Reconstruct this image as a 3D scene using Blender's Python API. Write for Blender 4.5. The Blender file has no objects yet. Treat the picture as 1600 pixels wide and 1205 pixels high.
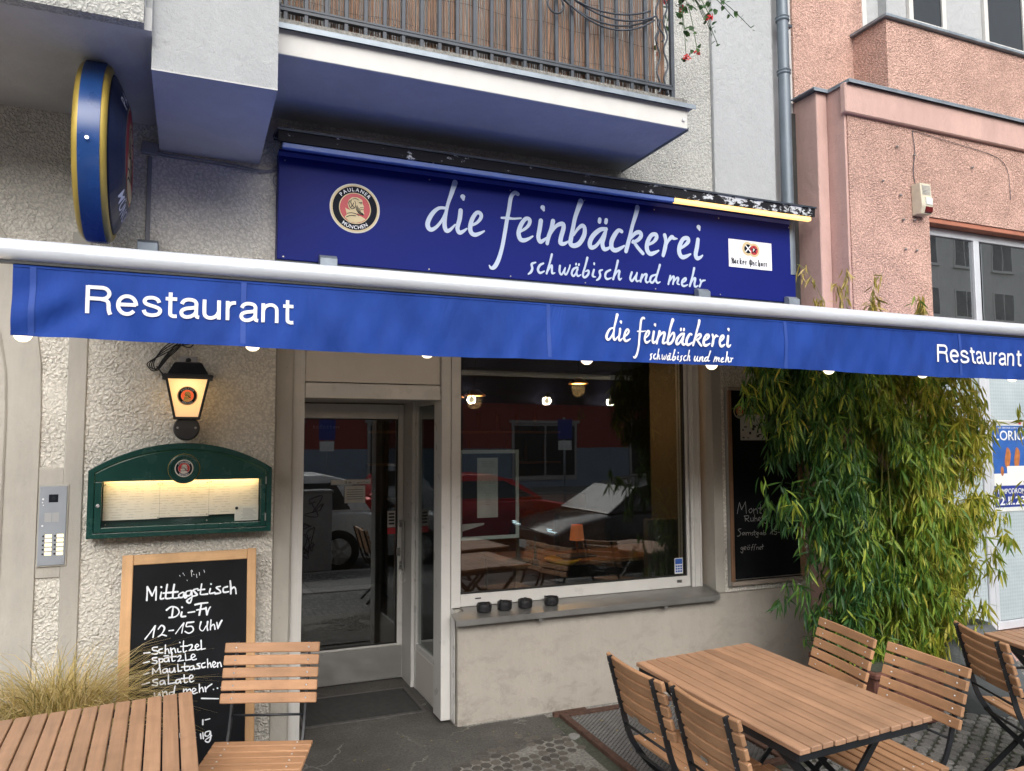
import bpy, bmesh, math, random
from mathutils import Vector, Matrix
import mathutils.noise as mnoise
random.seed(11)
R = math.radians
S = bpy.context.scene
COL = S.collection

# ------------------------------------------------------------------ camera, sky, sun, exposure
cam_d = bpy.data.cameras.new('camera'); cam = bpy.data.objects.new('camera', cam_d); COL.objects.link(cam)
S.camera = cam
cam_d.sensor_width = 36.0; cam_d.lens = 36.0 * 1197.0 / 1600.0
cam_d.clip_start = 0.05; cam_d.clip_end = 500
yaw, pit, rol = R(22.725), R(4.14), R(-.171)
fw = Vector((math.sin(yaw) * math.cos(pit), math.cos(yaw) * math.cos(pit), math.sin(pit)))
rt = fw.cross(Vector((0, 0, 1))).normalized(); up = rt.cross(fw)
r2 = math.cos(rol) * rt + math.sin(rol) * up; u2 = -math.sin(rol) * rt + math.cos(rol) * up
cam.matrix_world = Matrix(((r2.x, u2.x, -fw.x, 0), (r2.y, u2.y, -fw.y, 0), (r2.z, u2.z, -fw.z, 1.75), (0, 0, 0, 1)))

SUN_EL, SUN_AZ = 34.0, 190.0
world = bpy.data.worlds.new('World'); S.world = world; world.use_nodes = True
wn = world.node_tree.nodes; wl = world.node_tree.links
bg = wn['Background']
sky = wn.new('ShaderNodeTexSky'); sky.sky_type = 'NISHITA'; sky.sun_disc = False
sky.sun_elevation = R(SUN_EL); sky.sun_rotation = R(SUN_AZ)
sky.air_density = 1.0; sky.dust_density = 4.0; sky.ozone_density = 1.0
hs = wn.new('ShaderNodeHueSaturation'); hs.inputs['Saturation'].default_value = .30
wl.new(sky.outputs[0], hs.inputs['Color']); wl.new(hs.outputs[0], bg.inputs['Color'])
bg.inputs['Strength'].default_value = 0.15
sun_d = bpy.data.lights.new('sun', 'SUN'); sun_d.energy = 0.9; sun_d.angle = R(70); sun_d.color = (1.0, .98, .95)
sun = bpy.data.objects.new('sun', sun_d); COL.objects.link(sun)
# light comes from the street side, high up
sd = Vector((math.sin(R(SUN_AZ)) * math.cos(R(SUN_EL)), math.cos(R(SUN_AZ)) * math.cos(R(SUN_EL)), math.sin(R(SUN_EL))))
sun.rotation_euler = sd.to_track_quat('Z', 'Y').to_euler(); sun.location = (-3, -6, 12)
S.view_settings.view_transform = 'Standard'; S.view_settings.look = 'None'
S.view_settings.exposure = 0.68; S.view_settings.gamma = 1.0
S.render.engine = 'CYCLES'
S.cycles.use_denoising = True
S.cycles.max_bounces = 10; S.cycles.diffuse_bounces = 5; S.cycles.glossy_bounces = 4
S.cycles.transparent_max_bounces = 24; S.cycles.transmission_bounces = 6
S.cycles.sample_clamp_indirect = 6.0
S.cycles.caustics_reflective = False; S.cycles.caustics_refractive = False

# ------------------------------------------------------------------ materials
class NT:
    def __init__(s, m):
        s.t = m.node_tree; s.n = s.t.nodes; s.l = s.t.links; s.b = s.n.get('Principled BSDF')
    def new(s, k, **kw):
        n = s.n.new(k)
        for a, v in kw.items():
            if a.startswith('i_'):
                key = a[2:]; key = int(key) if key.isdigit() else key.replace('_', ' ')
                n.inputs[key].default_value = v
            else: setattr(n, a, v)
        return n
    def link(s, a, b): s.l.new(a, b)
    def co(s, scale=(1, 1, 1), world=False, rot=(0, 0, 0)):
        m = s.new('ShaderNodeMapping'); m.inputs['Scale'].default_value = scale; m.inputs['Rotation'].default_value = rot
        if world:
            g = s.new('ShaderNodeNewGeometry'); s.link(g.outputs['Position'], m.inputs['Vector'])
        else:
            c = s.new('ShaderNodeTexCoord'); s.link(c.outputs['Object'], m.inputs['Vector'])
        return m.outputs['Vector']
    def noise(s, vec, scale, detail=4, rough=.55, dist=0):
        n = s.new('ShaderNodeTexNoise'); n.inputs['Scale'].default_value = scale; n.inputs['Detail'].default_value = detail
        n.inputs['Roughness'].default_value = rough; n.inputs['Distortion'].default_value = dist
        s.link(vec, n.inputs['Vector']); return n
    def ramp(s, fac, stops, interp='LINEAR'):
        r = s.new('ShaderNodeValToRGB'); e = r.color_ramp; e.interpolation = interp
        while len(e.elements) < len(stops): e.elements.new(.5)
        for el, (p, c) in zip(e.elements, stops):
            el.position = p; el.color = (c[0], c[1], c[2], 1) if not isinstance(c, (int, float)) else (c, c, c, 1)
        s.link(fac, r.inputs[0]); return r.outputs[0]
    def mix(s, fac, a, b, mode='MIX'):
        m = s.new('ShaderNodeMix', data_type='RGBA', blend_type=mode)
        for sock, v in ((m.inputs[0], fac), (m.inputs[6], a), (m.inputs[7], b)):
            if hasattr(v, 'is_output'): s.link(v, sock)
            elif isinstance(v, (int, float)): sock.default_value = v
            else: sock.default_value = (*v[:3], 1)
        return m.outputs[2]
    def math(s, op, a, b=0.0, clamp=False):
        m = s.new('ShaderNodeMath', operation=op); m.use_clamp = clamp
        for sock, v in ((m.inputs[0], a), (m.inputs[1], b)):
            if hasattr(v, 'is_output'): s.link(v, sock)
            else: sock.default_value = v
        return m.outputs[0]
    def bump(s, h, dist, strength=1.0):
        b = s.new('ShaderNodeBump'); b.inputs['Distance'].default_value = dist; b.inputs['Strength'].default_value = strength
        s.link(h, b.inputs['Height']); s.link(b.outputs[0], s.b.inputs['Normal']); return b
    def base(s, c):
        if hasattr(c, 'is_output'): s.link(c, s.b.inputs['Base Color'])
        else: s.b.inputs['Base Color'].default_value = (*c, 1)
    def set(s, **kw):
        for k, v in kw.items():
            sock = s.b.inputs[k.replace('_', ' ')]
            if hasattr(v, 'is_output'): s.link(v, sock)
            else: sock.default_value = v

def newmat(name):
    m = bpy.data.materials.new(name); m.use_nodes = True; return m, NT(m)

def plain(name, col, rough=.5, metal=0.0, var=.12, vscale=9.0, bump=0.0, bscale=60.0, spec=.5):
    m, t = newmat(name); v = t.co()
    n = t.noise(v, vscale, 5)
    lo = [c * (1 - var) for c in col]; hi = [min(1, c * (1 + var)) for c in col]
    t.base(t.ramp(n.outputs[0], [(.3, lo), (.7, hi)]))
    rr = t.ramp(n.outputs[0], [(.25, max(.02, rough - .08)), (.75, min(1, rough + .08))])
    t.set(Roughness=rr, Metallic=metal, Specular_IOR_Level=spec)
    if bump:
        b = t.noise(v, bscale, 3); t.bump(b.outputs[0], bump)
    return m

def emit(name, col, strength):
    m, t = newmat(name); t.set(Emission_Strength=strength); t.b.inputs['Emission Color'].default_value = (*col, 1)
    t.base(col); return m

def stucco(name, col, dist=.010, scale=62.0, dirt=.25, stretch=(1, 1, 1)):
    m, t = newmat(name); v = t.co(stretch)
    w = t.noise(v, 30, 2, .5)
    off = t.new('ShaderNodeVectorMath', operation='MULTIPLY_ADD')
    t.link(w.outputs['Color'], off.inputs[0]); off.inputs[1].default_value = (.035, .035, .035); t.link(v, off.inputs[2])
    vo = t.new('ShaderNodeTexVoronoi', feature='SMOOTH_F1'); vo.inputs['Scale'].default_value = scale
    vo.inputs['Smoothness'].default_value = .35
    t.link(off.outputs[0], vo.inputs['Vector'])
    n1 = t.noise(off.outputs[0], scale * .8, 3, .6)
    cov = t.noise(v, 4.5, 3, .5)
    h = t.math('ADD', t.math('MULTIPLY', t.math('SUBTRACT', 1.0, vo.outputs['Distance']), .75), t.math('MULTIPLY', n1.outputs[0], .55))
    amp = t.ramp(cov.outputs[0], [(.32, .45), (.62, 1.0)])
    hh = t.math('MULTIPLY', h, amp)
    t.bump(hh, dist)
    crev = t.ramp(t.math('ADD', vo.outputs['Distance'], t.math('MULTIPLY', n1.outputs[0], .35)), [(.52, 1.0), (.78, 1.0 - dirt)])
    big = t.noise(v, 1.3, 6, .65)
    c0 = t.ramp(big.outputs[0], [(.3, [c * .86 for c in col]), (.7, [min(1, c * 1.07) for c in col])])
    t.base(t.mix(1.0, c0, crev, 'MULTIPLY'))
    t.set(Roughness=.95, Specular_IOR_Level=.08)
    return m

def plaster(name, col, var=.12, dist=.002, streak=.15, spots=True, rough=.75):
    """smooth painted render: brush grain, faint runs of dirt, small chips"""
    m, t = newmat(name); v = t.co()
    big = t.noise(v, 1.7, 6, .65)
    c0 = t.ramp(big.outputs[0], [(.3, [c * (1 - var) for c in col]), (.72, [min(1, c * (1 + var * .5)) for c in col])])
    vs = t.co((2.2, 2.2, .45)); st = t.noise(vs, 3.0, 6, .7)
    sc_ = t.ramp(st.outputs[0], [(.42, 1 - streak), (.62, 1.0)])
    c1 = t.mix(.7, c0, t.mix(1.0, c0, sc_, 'MULTIPLY'))
    if spots:
        sp = t.noise(v, 15.0, 4, .7)
        sr = t.ramp(sp.outputs[0], [(.70, 1.0), (.76, .62)])
        c1 = t.mix(1.0, c1, sr, 'MULTIPLY')
    t.base(c1)
    n = t.noise(t.co((1, 1, .8)), 17, 7, .7); t.bump(n.outputs[0], dist * 3.5)
    t.set(Roughness=rough, Specular_IOR_Level=.3)
    return m

def add_splash(m, zlo=-.02, zhi=.45):
    """scuffs and splash dirt that get denser near the pavement"""
    t = NT(m); b = t.b.inputs['Base Color']; src = b.links[0].from_socket
    sp = t.new('ShaderNodeSeparateXYZ'); t.link(t.co(world=True), sp.inputs[0])
    h = t.ramp(t.math('DIVIDE', t.math('SUBTRACT', sp.outputs[2], zlo), zhi - zlo), [(0, 1.0), (.25, .45), (1, .22)])
    n = t.noise(t.co((1, 1, 1.6), world=True), 5.5, 8, .72, .4); n2 = t.noise(t.co((3, 3, 9), world=True), 3, 4, .6)
    f = t.math('MULTIPLY', t.math('MULTIPLY', h, t.ramp(n.outputs[0], [(.50, 0.0), (.62, 1.0)])), .60)
    c1 = t.mix(f, src, (.13, .115, .095))
    f2 = t.math('MULTIPLY', t.ramp(n2.outputs[0], [(.62, 0.0), (.68, 1.0)]), t.math('MULTIPLY', h, .25))
    t.base(t.mix(f2, c1, (.30, .28, .25)))
def wood(name, col, axis=0, var=.22, rough=.55, grain=42.0, gl=.06):
    m, t = newmat(name)
    s = [1, 1, 1]; s[axis] = gl
    oi = t.new('ShaderNodeObjectInfo')
    add = t.new('ShaderNodeVectorMath', operation='ADD'); t.link(t.co(tuple(s)), add.inputs[0])
    cmb = t.new('ShaderNodeCombineXYZ'); sc_ = t.math('MULTIPLY', oi.outputs['Random'], 37.0)
    for i in range(3): t.link(sc_, cmb.inputs[i])
    t.link(cmb.outputs[0], add.inputs[1])
    n = t.noise(add.outputs[0], grain, 5, .6, .3)
    c0 = t.ramp(n.outputs[0], [(.28, [c * (1 - var) for c in col]), (.72, [min(1, c * (1 + var * .6)) for c in col])])
    k = t.math('ADD', t.math('MULTIPLY', oi.outputs['Random'], .22), .89)
    stn = t.noise(add.outputs[0], 9, 6, .72)
    stw = t.noise(t.co((1, 1, 1), world=True), 4.5, 5, .68)
    k2 = t.math('MULTIPLY', t.math('MULTIPLY', k, t.ramp(stn.outputs[0], [(.3, .86), (.55, 1.03)])), t.ramp(stw.outputs[0], [(.34, .87), (.56, 1.06)]))
    kc = t.new('ShaderNodeCombineColor')
    for i in range(3): t.link(k2, kc.inputs[i])
    t.base(t.mix(1.0, c0, kc.outputs[0], 'MULTIPLY'))
    t.bump(n.outputs[0], .0012); t.set(Roughness=rough, Specular_IOR_Level=.4)
    return m

def glass(name, tint=(.9, .95, .94), f0=.05, rough=0.0, dirt=.0):
    m, t = newmat(name); t.n.remove(t.b)
    out = t.n['Material Output']
    lw = t.new('ShaderNodeLayerWeight'); lw.inputs[0].default_value = .5
    f = t.math('MULTIPLY', t.math('POWER', lw.outputs['Facing'], 5.0), .9)
    f = t.math('ADD', f, f0, True)
    tr = t.new('ShaderNodeBsdfTransparent'); tr.inputs[0].default_value = (*tint, 1)
    gl = t.new('ShaderNodeBsdfGlossy'); gl.inputs['Roughness'].default_value = rough
    nz = t.noise(t.co(), 1.2, 2); bp = t.new('ShaderNodeBump'); bp.inputs['Distance'].default_value = .0012; bp.inputs['Strength'].default_value = .5
    t.link(nz.outputs[0], bp.inputs['Height']); t.link(bp.outputs[0], gl.inputs['Normal'])
    mx = t.new('ShaderNodeMixShader'); t.link(f, mx.inputs[0]); t.link(tr.outputs[0], mx.inputs[1]); t.link(gl.outputs[0], mx.inputs[2])
    if dirt:
        df = t.new('ShaderNodeBsdfDiffuse'); df.inputs[0].default_value = (.55, .56, .55, 1)
        dn = t.noise(t.co(), 6, 5, .7); dr = t.ramp(dn.outputs[0], [(.35, dirt * .4), (.8, dirt)])
        m2 = t.new('ShaderNodeMixShader'); t.link(dr, m2.inputs[0]); t.link(mx.outputs[0], m2.inputs[1]); t.link(df.outputs[0], m2.inputs[2]); mx = m2
    t.link(mx.outputs[0], out.inputs[0]); return m

M = {}
M['fascia_paint'] = plain('balcony fascia paint', (.64, .63, .60), .6, var=.05)
M['intercom_plate'] = plain('brushed intercom plate', (.33, .36, .40), .45, .3, var=.06)
M['stucco'] = stucco('cream stucco', (.79, .755, .68), dist=.018, scale=66, dirt=.22)
M['stucco_grey'] = stucco('pale grey stucco', (.54, .54, .51), dist=.014, scale=75)
M['stucco_pink'] = stucco('pink roughcast', (.72, .465, .385), dist=.018, scale=82, dirt=.34)
M['cream'] = plaster('smooth cream render', (.50, .475, .425))
M['canopy_shade'] = plain('awning cloth with shade painted in', (.010, .016, .055), .85)  # same awning cloth, coloured dark to imitate the shade beneath it
M['base_wall'] = plaster('painted plinth render', (.43, .395, .345), var=.05, streak=.08)
add_splash(M['base_wall'])
M['white_wall'] = plaster('white wall paint', (.44, .455, .465), var=.05, streak=.05, dist=.004)
M['soffit'] = plaster('pale soffit paint', (.58, .58, .58), var=.13, streak=.06, spots=False)
M['pink_smooth'] = plaster('smooth pink render', (.60, .40, .35), var=.10, streak=.12)
M['red_trim'] = plain('rust red trim paint', (.42, .16, .10), .7)
M['white_paint'] = plain('white frame paint', (.62, .61, .585), .32, var=.04, bump=.0004)
M['white_panel'] = plain('white panel', (.64, .61, .56), .4, var=.03)
M['alu'] = plain('brushed aluminium', (.50, .49, .47), .38, .85, var=.05)
M['alu_frame'] = plain('light aluminium frame', (.72, .75, .80), .35, .25, var=.04)
M['steel_dull'] = plain('dull zinc sheet', (.34, .335, .32), .42, .75, var=.14, vscale=5)
M['zinc'] = plain('weathered zinc', (.26, .30, .34), .5, .55, var=.22, vscale=12)
M['zinc_dark'] = plain('dark zinc flashing', (.055, .065, .08), .5, .1, var=.3, vscale=14)
M['pipe'] = plain('grey painted downpipe', (.14, .17, .20), .42, .2, var=.12)
M['black_steel'] = plain('black powder coated steel', (.018, .020, .024), .42, .2, var=.25, bump=.0003, bscale=300)
M['black_plastic'] = plain('black plastic', (.016, .016, .018), .38, var=.2)
M['rubber'] = plain('black rubber', (.02, .02, .02), .8)
M['green'] = plain('dark green enamel', (.005, .048, .038), .25, var=.12)
M['green_in'] = plain('green enamel inner', (.010, .055, .045), .4)
M['blue_sign'] = plain('blue sign sheet', (.009, .016, .150), .45, var=.07, vscale=1.5, spec=.10)
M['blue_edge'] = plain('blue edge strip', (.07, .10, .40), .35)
M['letter'] = plain('white letter film', (.48, .56, .68), .45, var=.03)
M['letter_cloth'] = plain('white printed letters', (.84, .85, .88), .6, var=.03)
M['chalk_ink'] = plain('white chalk marker', (.80, .84, .90), .7, var=.10, vscale=90)
M['chalk_thin'] = plain('thin chalk line', (.42, .42, .42), .8, var=.25, vscale=120)
M['gold'] = plain('gold rim', (.50, .36, .07), .42, .2, var=.10)
M['blue_rim'] = plain('deep blue enamel rim', (.016, .065, .23), .3, var=.18, vscale=5)
M['logo_cream'] = plain('logo cream', (.62, .50, .28), .5, var=.03)
M['logo_silver'] = plain('logo silver', (.60, .58, .52), .4, var=.03)
M['logo_navy'] = plain('emblem navy', (.014, .022, .055), .35, spec=.4)
M['logo_black'] = plain('logo black', (.010, .012, .020), .6, spec=.1)
M['logo_red'] = plain('logo red', (.46, .03, .04), .4, var=.05)
M['logo_white'] = plain('logo white', (.78, .80, .82), .5, var=.02)
M['board_black'] = plain('blackboard', (.008, .009, .011), .6, var=.4, vscale=4, spec=.12)
M['frame_wood'] = wood('pine frame upright', (.60, .36, .18), 2, var=.14, grain=30)
M['frame_wood_x'] = wood('pine frame rail', (.62, .38, .19), 0, var=.14, grain=30)
M['old_wood'] = wood('weathered brown frame', (.30, .17, .10), 2, var=.5, grain=22)
M['old_wood_x'] = wood('weathered grey frame', (.36, .30, .25), 0, var=.4, grain=22)
M['slat_x'] = wood('brown composite slat', (.45, .25, .135), 0, var=.14, gl=.12)
M['slat_y'] = wood('brown table slat', (.40, .235, .145), 1, var=.22, gl=.05, rough=.45)
M['screw'] = plain('bright screw heads', (.75, .75, .75), .3, .8)
M['rust'] = plain('rusty iron', (.10, .055, .04), .85, .2, var=.4, vscale=30, bump=.002)
M['iron'] = plain('grey worn iron mesh', (.11, .105, .10), .6, .4, var=.3, vscale=20)
M['mat_dark'] = plain('dark ribbed mat', (.035, .035, .033), .9, var=.3, vscale=20)
M['paper'] = plain('white paper', (.80, .79, .76), .8, var=.02)
M['sticker_white'] = plain('sticker white', (.70, .72, .70), .6)
M['sticker_blue'] = plain('sticker blue', (.03, .10, .40), .5)
M['ink'] = plain('print ink', (.03, .03, .035), .7)
M['ink_grey'] = plain('faint print', (.50, .49, .47), .8)
M['grey_box'] = plain('grey junction box', (.30, .30, .31), .6)
M['cable'] = plain('grey cable', (.24, .24, .26), .6)
M['terracotta'] = plain('terracotta planter', (.15, .062, .045), .8, var=.25)
M['stone_dark'] = plain('dark grey planter stone', (.09, .10, .105), .7, var=.3, vscale=4, bump=.01, bscale=12)
M['culm'] = plain('bamboo culm', (.22, .24, .06), .5, var=.2)
M['reed'] = None
M['flower'] = plain('red petals', (.65, .05, .05), .6, var=.2)
M['glass'] = glass('window glass', (.80, .84, .83), f0=.12, dirt=.006)
M['glass_door'] = glass('door glass', (.70, .76, .76), f0=.15, dirt=.005)
M['glass_front'] = glass('thin cover glass', (.95, .96, .95), f0=.02)
M['glass_pink'] = glass('neighbour glass', (.35, .42, .45), f0=.55, dirt=.06)
M['glass_bulb_off'] = plain('frosted tube off', (.10, .16, .42), .3)
M['bulb'] = emit('warm white bulb', (1.0, .86, .62), 1.35)
M['tube_on'] = emit('warm lit tube', (1.0, .60, .20), 1.1)
M['lamp_glass'] = emit('lit lantern glass', (1.0, .60, .20), .55)
M['case_lamp'] = emit('menu case lamp', (1.0, .66, .26), 16.0)
M['lit_red'] = emit('lit red emblem field', (.85, .10, .03), .45)
M['lit_cream'] = emit('lit cream emblem', (.30, .16, .04), .5)
M['tube_blue_reflection'] = plain('unlit tube with painted blue reflection', (.10, .17, .46), .4)  # blue reflection on the unlit tube, put into its colour
M['amber'] = emit('amber pendant light', (1.0, .50, .16), 3.0)
M['spot'] = emit('small spot lamp', (1.0, .80, .55), 4.0)
M['brass'] = plain('brass shade', (.45, .20, .06), .3, .8)
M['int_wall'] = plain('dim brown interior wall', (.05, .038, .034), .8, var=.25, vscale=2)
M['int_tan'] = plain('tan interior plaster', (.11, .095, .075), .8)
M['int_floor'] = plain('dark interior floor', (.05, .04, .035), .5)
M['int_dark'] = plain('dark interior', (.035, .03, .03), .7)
M['int_wood'] = wood('interior table wood', (.26, .12, .055), 0, var=.25)
M['bottle'] = plain('brown glass bottles', (.10, .05, .02), .15)
M['orange'] = plain('orange cloth', (.80, .28, .05), .7)
M['yellow'] = plain('yellow dish', (.85, .45, .03), .4)
M['plaid'] = plain('dark plaid cloth', (.05, .035, .035), .9, var=.5, vscale=20)

def blue_cloth():
    m, t = newmat('blue awning cloth'); v = t.co()
    n = t.noise(t.co((1, 1, 1)), 2.4, 5, .6)
    c = t.ramp(n.outputs[0], [(.3, (.013, .048, .26)), (.7, (.020, .068, .34))])
    d = t.noise(t.co((1, 1, .5)), 7, 4, .6); c = t.mix(1.0, c, t.ramp(d.outputs[0], [(.35, .80), (.60, 1.0)]), 'MULTIPLY')
    t.base(c)
    wv = t.noise(t.co((1, 1, .45)), 6, 4, .55, .8)
    t.bump(wv.outputs[0], .012); t.set(Roughness=.7, Specular_IOR_Level=.18); return m
M['blue_cloth'] = blue_cloth()
M['seam_cloth'] = plain('doubled cloth seam', (.018, .062, .31), .7, var=.1)

M['canopy_cloth'] = plain('bounce toned canopy cloth', (.05, .085, .30), .8, var=.1)  # canopy top, tone set for its blue bounce onto the soffits

def tube_white():
    m, t = newmat('white awning bar'); n = t.noise(t.co((.4, 3, 3)), 4, 5, .7)
    t.base(t.ramp(n.outputs[0], [(.35, (.55, .58, .62)), (.6, (.70, .74, .80))])); t.set(Roughness=.3, Metallic=.15); return m
M['awning_bar'] = tube_white()

def hood_mat():
    m, t = newmat('flaking black hood'); n = t.noise(t.co((1, 1, 2)), 9, 7, .72)
    g = t.new('ShaderNodeNewGeometry'); sx = t.new('ShaderNodeSeparateXYZ'); t.link(g.outputs['Position'], sx.inputs[0])
    edge = t.ramp(t.math('DIVIDE', sx.outputs[0], 4.3), [(.60, 0.0), (.82, .10), (1.0, .135)])
    f = t.math('ADD', n.outputs[0], edge)
    t.base(t.ramp(f, [(.615, (.012, .012, .015)), (.635, (.60, .62, .64))])); t.set(Roughness=.6, Specular_IOR_Level=.2); return m
M['hood'] = hood_mat()
def lantern_glass():
    m, t = newmat('lit lantern glass'); g = t.new('ShaderNodeTexGradient', gradient_type='SPHERICAL'); mp = t.new('ShaderNodeMapping'); mp.inputs['Location'].default_value = (0, 0, -.35); mp.inputs['Scale'].default_value = (5.5, 3.5, 5.5)
    c = t.new('ShaderNodeTexCoord'); t.link(c.outputs['Object'], mp.inputs['Vector']); t.link(mp.outputs[0], g.inputs[0])
    col = t.ramp(g.outputs[1], [(.0, (1.0, .60, .30)), (.5, (1.0, .66, .26)), (1.0, (1.0, .78, .36))]); t.base(col)
    t.link(col, t.b.inputs['Emission Color']); t.link(t.ramp(g.outputs[1], [(.0, .38), (.45, .55), (.9, 1.0)]), t.b.inputs['Emission Strength']); return m
M['lamp_glass'] = lantern_glass()

def reed_mat():
    m, t = newmat('dry reeds'); oi = t.new('ShaderNodeNewGeometry')
    n = t.noise(t.co((60, 60, 1.2)), 3.0, 4, .6)
    c = t.ramp(n.outputs[0], [(.28, (.035, .022, .018)), (.42, (.17, .095, .06)), (.52, (.33, .19, .12)), (.62, (.20, .15, .12)), (.74, (.55, .45, .37))])
    t.base(c); t.set(Roughness=.7); return m
M['reed'] = reed_mat()

def leaf_mat(name, a, b, c, rough=.45, trans=.25):
    m, t = newmat(name)
    g = t.new('ShaderNodeNewGeometry'); oi = t.new('ShaderNodeObjectInfo')
    n = t.noise(t.co((1, 1, 1)), 1.7, 3, .5)
    isl = t.math('FRACT', t.math('ADD', g.outputs['Random Per Island'], oi.outputs['Random']))
    f = t.math('ADD', t.math('MULTIPLY', isl, .5), t.math('MULTIPLY', n.outputs[0], .5))
    col = t.ramp(f, [(.22, a), (.5, b), (.78, c)])
    t.base(col); t.set(Roughness=rough, Specular_IOR_Level=.35)
    tb = t.new('ShaderNodeBsdfTranslucent'); t.link(col, tb.inputs[0])
    mx = t.new('ShaderNodeMixShader'); mx.inputs[0].default_value = trans
    t.link(t.b.outputs[0], mx.inputs[1]); t.link(tb.outputs[0], mx.inputs[2]); t.link(mx.outputs[0], t.n['Material Output'].inputs[0])
    return m
M['leaf'] = leaf_mat('bamboo leaves', (.040, .12, .018), (.145, .25, .03), (.34, .40, .05))
M['leaf_d'] = leaf_mat('deep green shade-toned bamboo leaves', (.014, .055, .016), (.035, .105, .026), (.09, .18, .03))  # deep green: part leaf colour, part shade put into the tone
M['leaf_y'] = leaf_mat('yellow bamboo leaves', (.16, .22, .02), (.34, .36, .04), (.50, .44, .08))
M['leaf_dry'] = leaf_mat('dry bamboo leaves', (.20, .18, .03), (.42, .32, .06), (.55, .42, .16))
M['grass_dry'] = leaf_mat('straw grass', (.22, .20, .06), (.58, .45, .17), (.80, .66, .40), .6, .3)
M['grass_green'] = leaf_mat('green grass', (.02, .06, .01), (.05, .11, .02), (.10, .16, .04))
M['geranium'] = leaf_mat('geranium leaves', (.02, .06, .02), (.04, .10, .03), (.08, .15, .04))

def menu_paper():
    m, t = newmat('printed menu sheet'); v = t.co()
    sx = t.new('ShaderNodeSeparateXYZ'); t.link(v, sx.inputs[0])
    ln = t.math('FRACT', t.math('MULTIPLY', sx.outputs[2], 74.0))
    line = t.math('LESS_THAN', ln, .34)
    wn_ = t.noise(t.co((26, 1, 74)), 1.0, 2, .5); w2 = t.math('GREATER_THAN', wn_.outputs[0], .50)
    mar = t.noise(t.co((7, 1, 0)), 1.3, 1, .5); m3 = t.math('GREATER_THAN', mar.outputs[0], .42)
    f = t.math('MULTIPLY', t.math('MULTIPLY', line, w2), m3)
    f = t.math('MULTIPLY', f, .28)
    t.base(t.mix(f, (.80, .77, .72), (.18, .17, .16))); t.set(Roughness=.6); return m
M['menu_paper'] = menu_paper()

def asphalt(name, col=(.055, .055, .053), scale=120):
    m, t = newmat(name); v = t.co(world=True)
    n = t.noise(v, scale, 4, .7); b = t.noise(v, 1.8, 6, .7); c = t.noise(v, .7, 3)
    c0 = t.ramp(n.outputs[0], [(.3, [k * .6 for k in col]), (.7, [k * 1.6 for k in col])])
    c1 = t.mix(1.0, c0, t.ramp(b.outputs[0], [(.3, .65), (.7, 1.35)]), 'MULTIPLY')
    t.base(c1); t.bump(n.outputs[0], .004); t.set(Roughness=.8); return m
M['asphalt'] = asphalt('road asphalt')
M['entry'] = asphalt('worn entrance asphalt', (.075, .071, .065), 90)
def add_cracks(m):
    t = NT(m); b = t.b.inputs['Base Color']; src = b.links[0].from_socket; v = t.co(world=True)
    w = t.noise(v, 3.5, 4, .6); off = t.new('ShaderNodeVectorMath', operation='MULTIPLY_ADD'); t.link(w.outputs['Color'], off.inputs[0]); off.inputs[1].default_value = (.30, .30, .30); t.link(v, off.inputs[2])
    vo = t.new('ShaderNodeTexVoronoi', feature='DISTANCE_TO_EDGE'); vo.inputs['Scale'].default_value = 1.7; t.link(off.outputs[0], vo.inputs['Vector'])
    g = t.noise(v, 2.0, 3, .5)
    f = t.math('MULTIPLY', t.ramp(vo.outputs['Distance'], [(.004, 1.0), (.012, 0.0)]), t.ramp(g.outputs[0], [(.44, 0.0), (.54, .75)]))
    c1 = t.mix(f, src, (.20, .195, .18))
    s = t.noise(v, 26, 2, .5); spot = t.ramp(s.outputs[0], [(.73, 0.0), (.76, .5)]); t.base(t.mix(spot, c1, (.02, .02, .02)))
add_cracks(M['entry'])
M['concrete'] = asphalt('concrete edge', (.20, .195, .18), 70)
M['joint'] = asphalt('mossy joint sand', (.055, .060, .045), 60)

def cobble_far():
    m, t = newmat('far cobble paving'); v = t.co(world=True)
    vo = t.new('ShaderNodeTexVoronoi', feature='DISTANCE_TO_EDGE'); vo.inputs['Scale'].default_value = 15; vo.inputs['Randomness'].default_value = .55; t.link(v, vo.inputs['Vector'])
    vc = t.new('ShaderNodeTexVoronoi'); vc.inputs['Scale'].default_value = 15; vc.inputs['Randomness'].default_value = .55; t.link(v, vc.inputs['Vector'])
    sep = t.new('ShaderNodeSeparateColor'); t.link(vc.outputs['Color'], sep.inputs[0])
    st = t.ramp(sep.outputs[0], [(0, (.13, .13, .13)), (1, (.28, .27, .26))])
    e = t.ramp(vo.outputs['Distance'], [(.04, 0.0), (.12, 1.0)])
    t.base(t.mix(e, (.05, .05, .045), st)); t.bump(e, .006); t.set(Roughness=.75); return m
M['cobble_far'] = cobble_far()

def stone_mat(name, a, b):
    m, t = newmat(name); oi = t.new('ShaderNodeObjectInfo'); g = t.new('ShaderNodeNewGeometry')
    f = t.math('FRACT', t.math('ADD', g.outputs['Random Per Island'], oi.outputs['Random']))
    n = t.noise(t.co(world=True), 90, 4, .7)
    c = t.mix(f, a, b); c = t.mix(1.0, c, t.ramp(n.outputs[0], [(.3, .7), (.7, 1.25)]), 'MULTIPLY')
    t.base(c); t.bump(n.outputs[0], .002); t.set(Roughness=.7); return m
M['stone'] = stone_mat('grey granite setts', (.13, .13, .125), (.25, .245, .235))
M['stone_tar'] = stone_mat('tar stained setts', (.055, .050, .044), (.12, .108, .092))
M['mortar'] = asphalt('pale crumbling mortar', (.17, .165, .15), 60)
M['granite'] = stone_mat('granite slabs', (.26, .25, .24), (.36, .34, .32))

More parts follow.
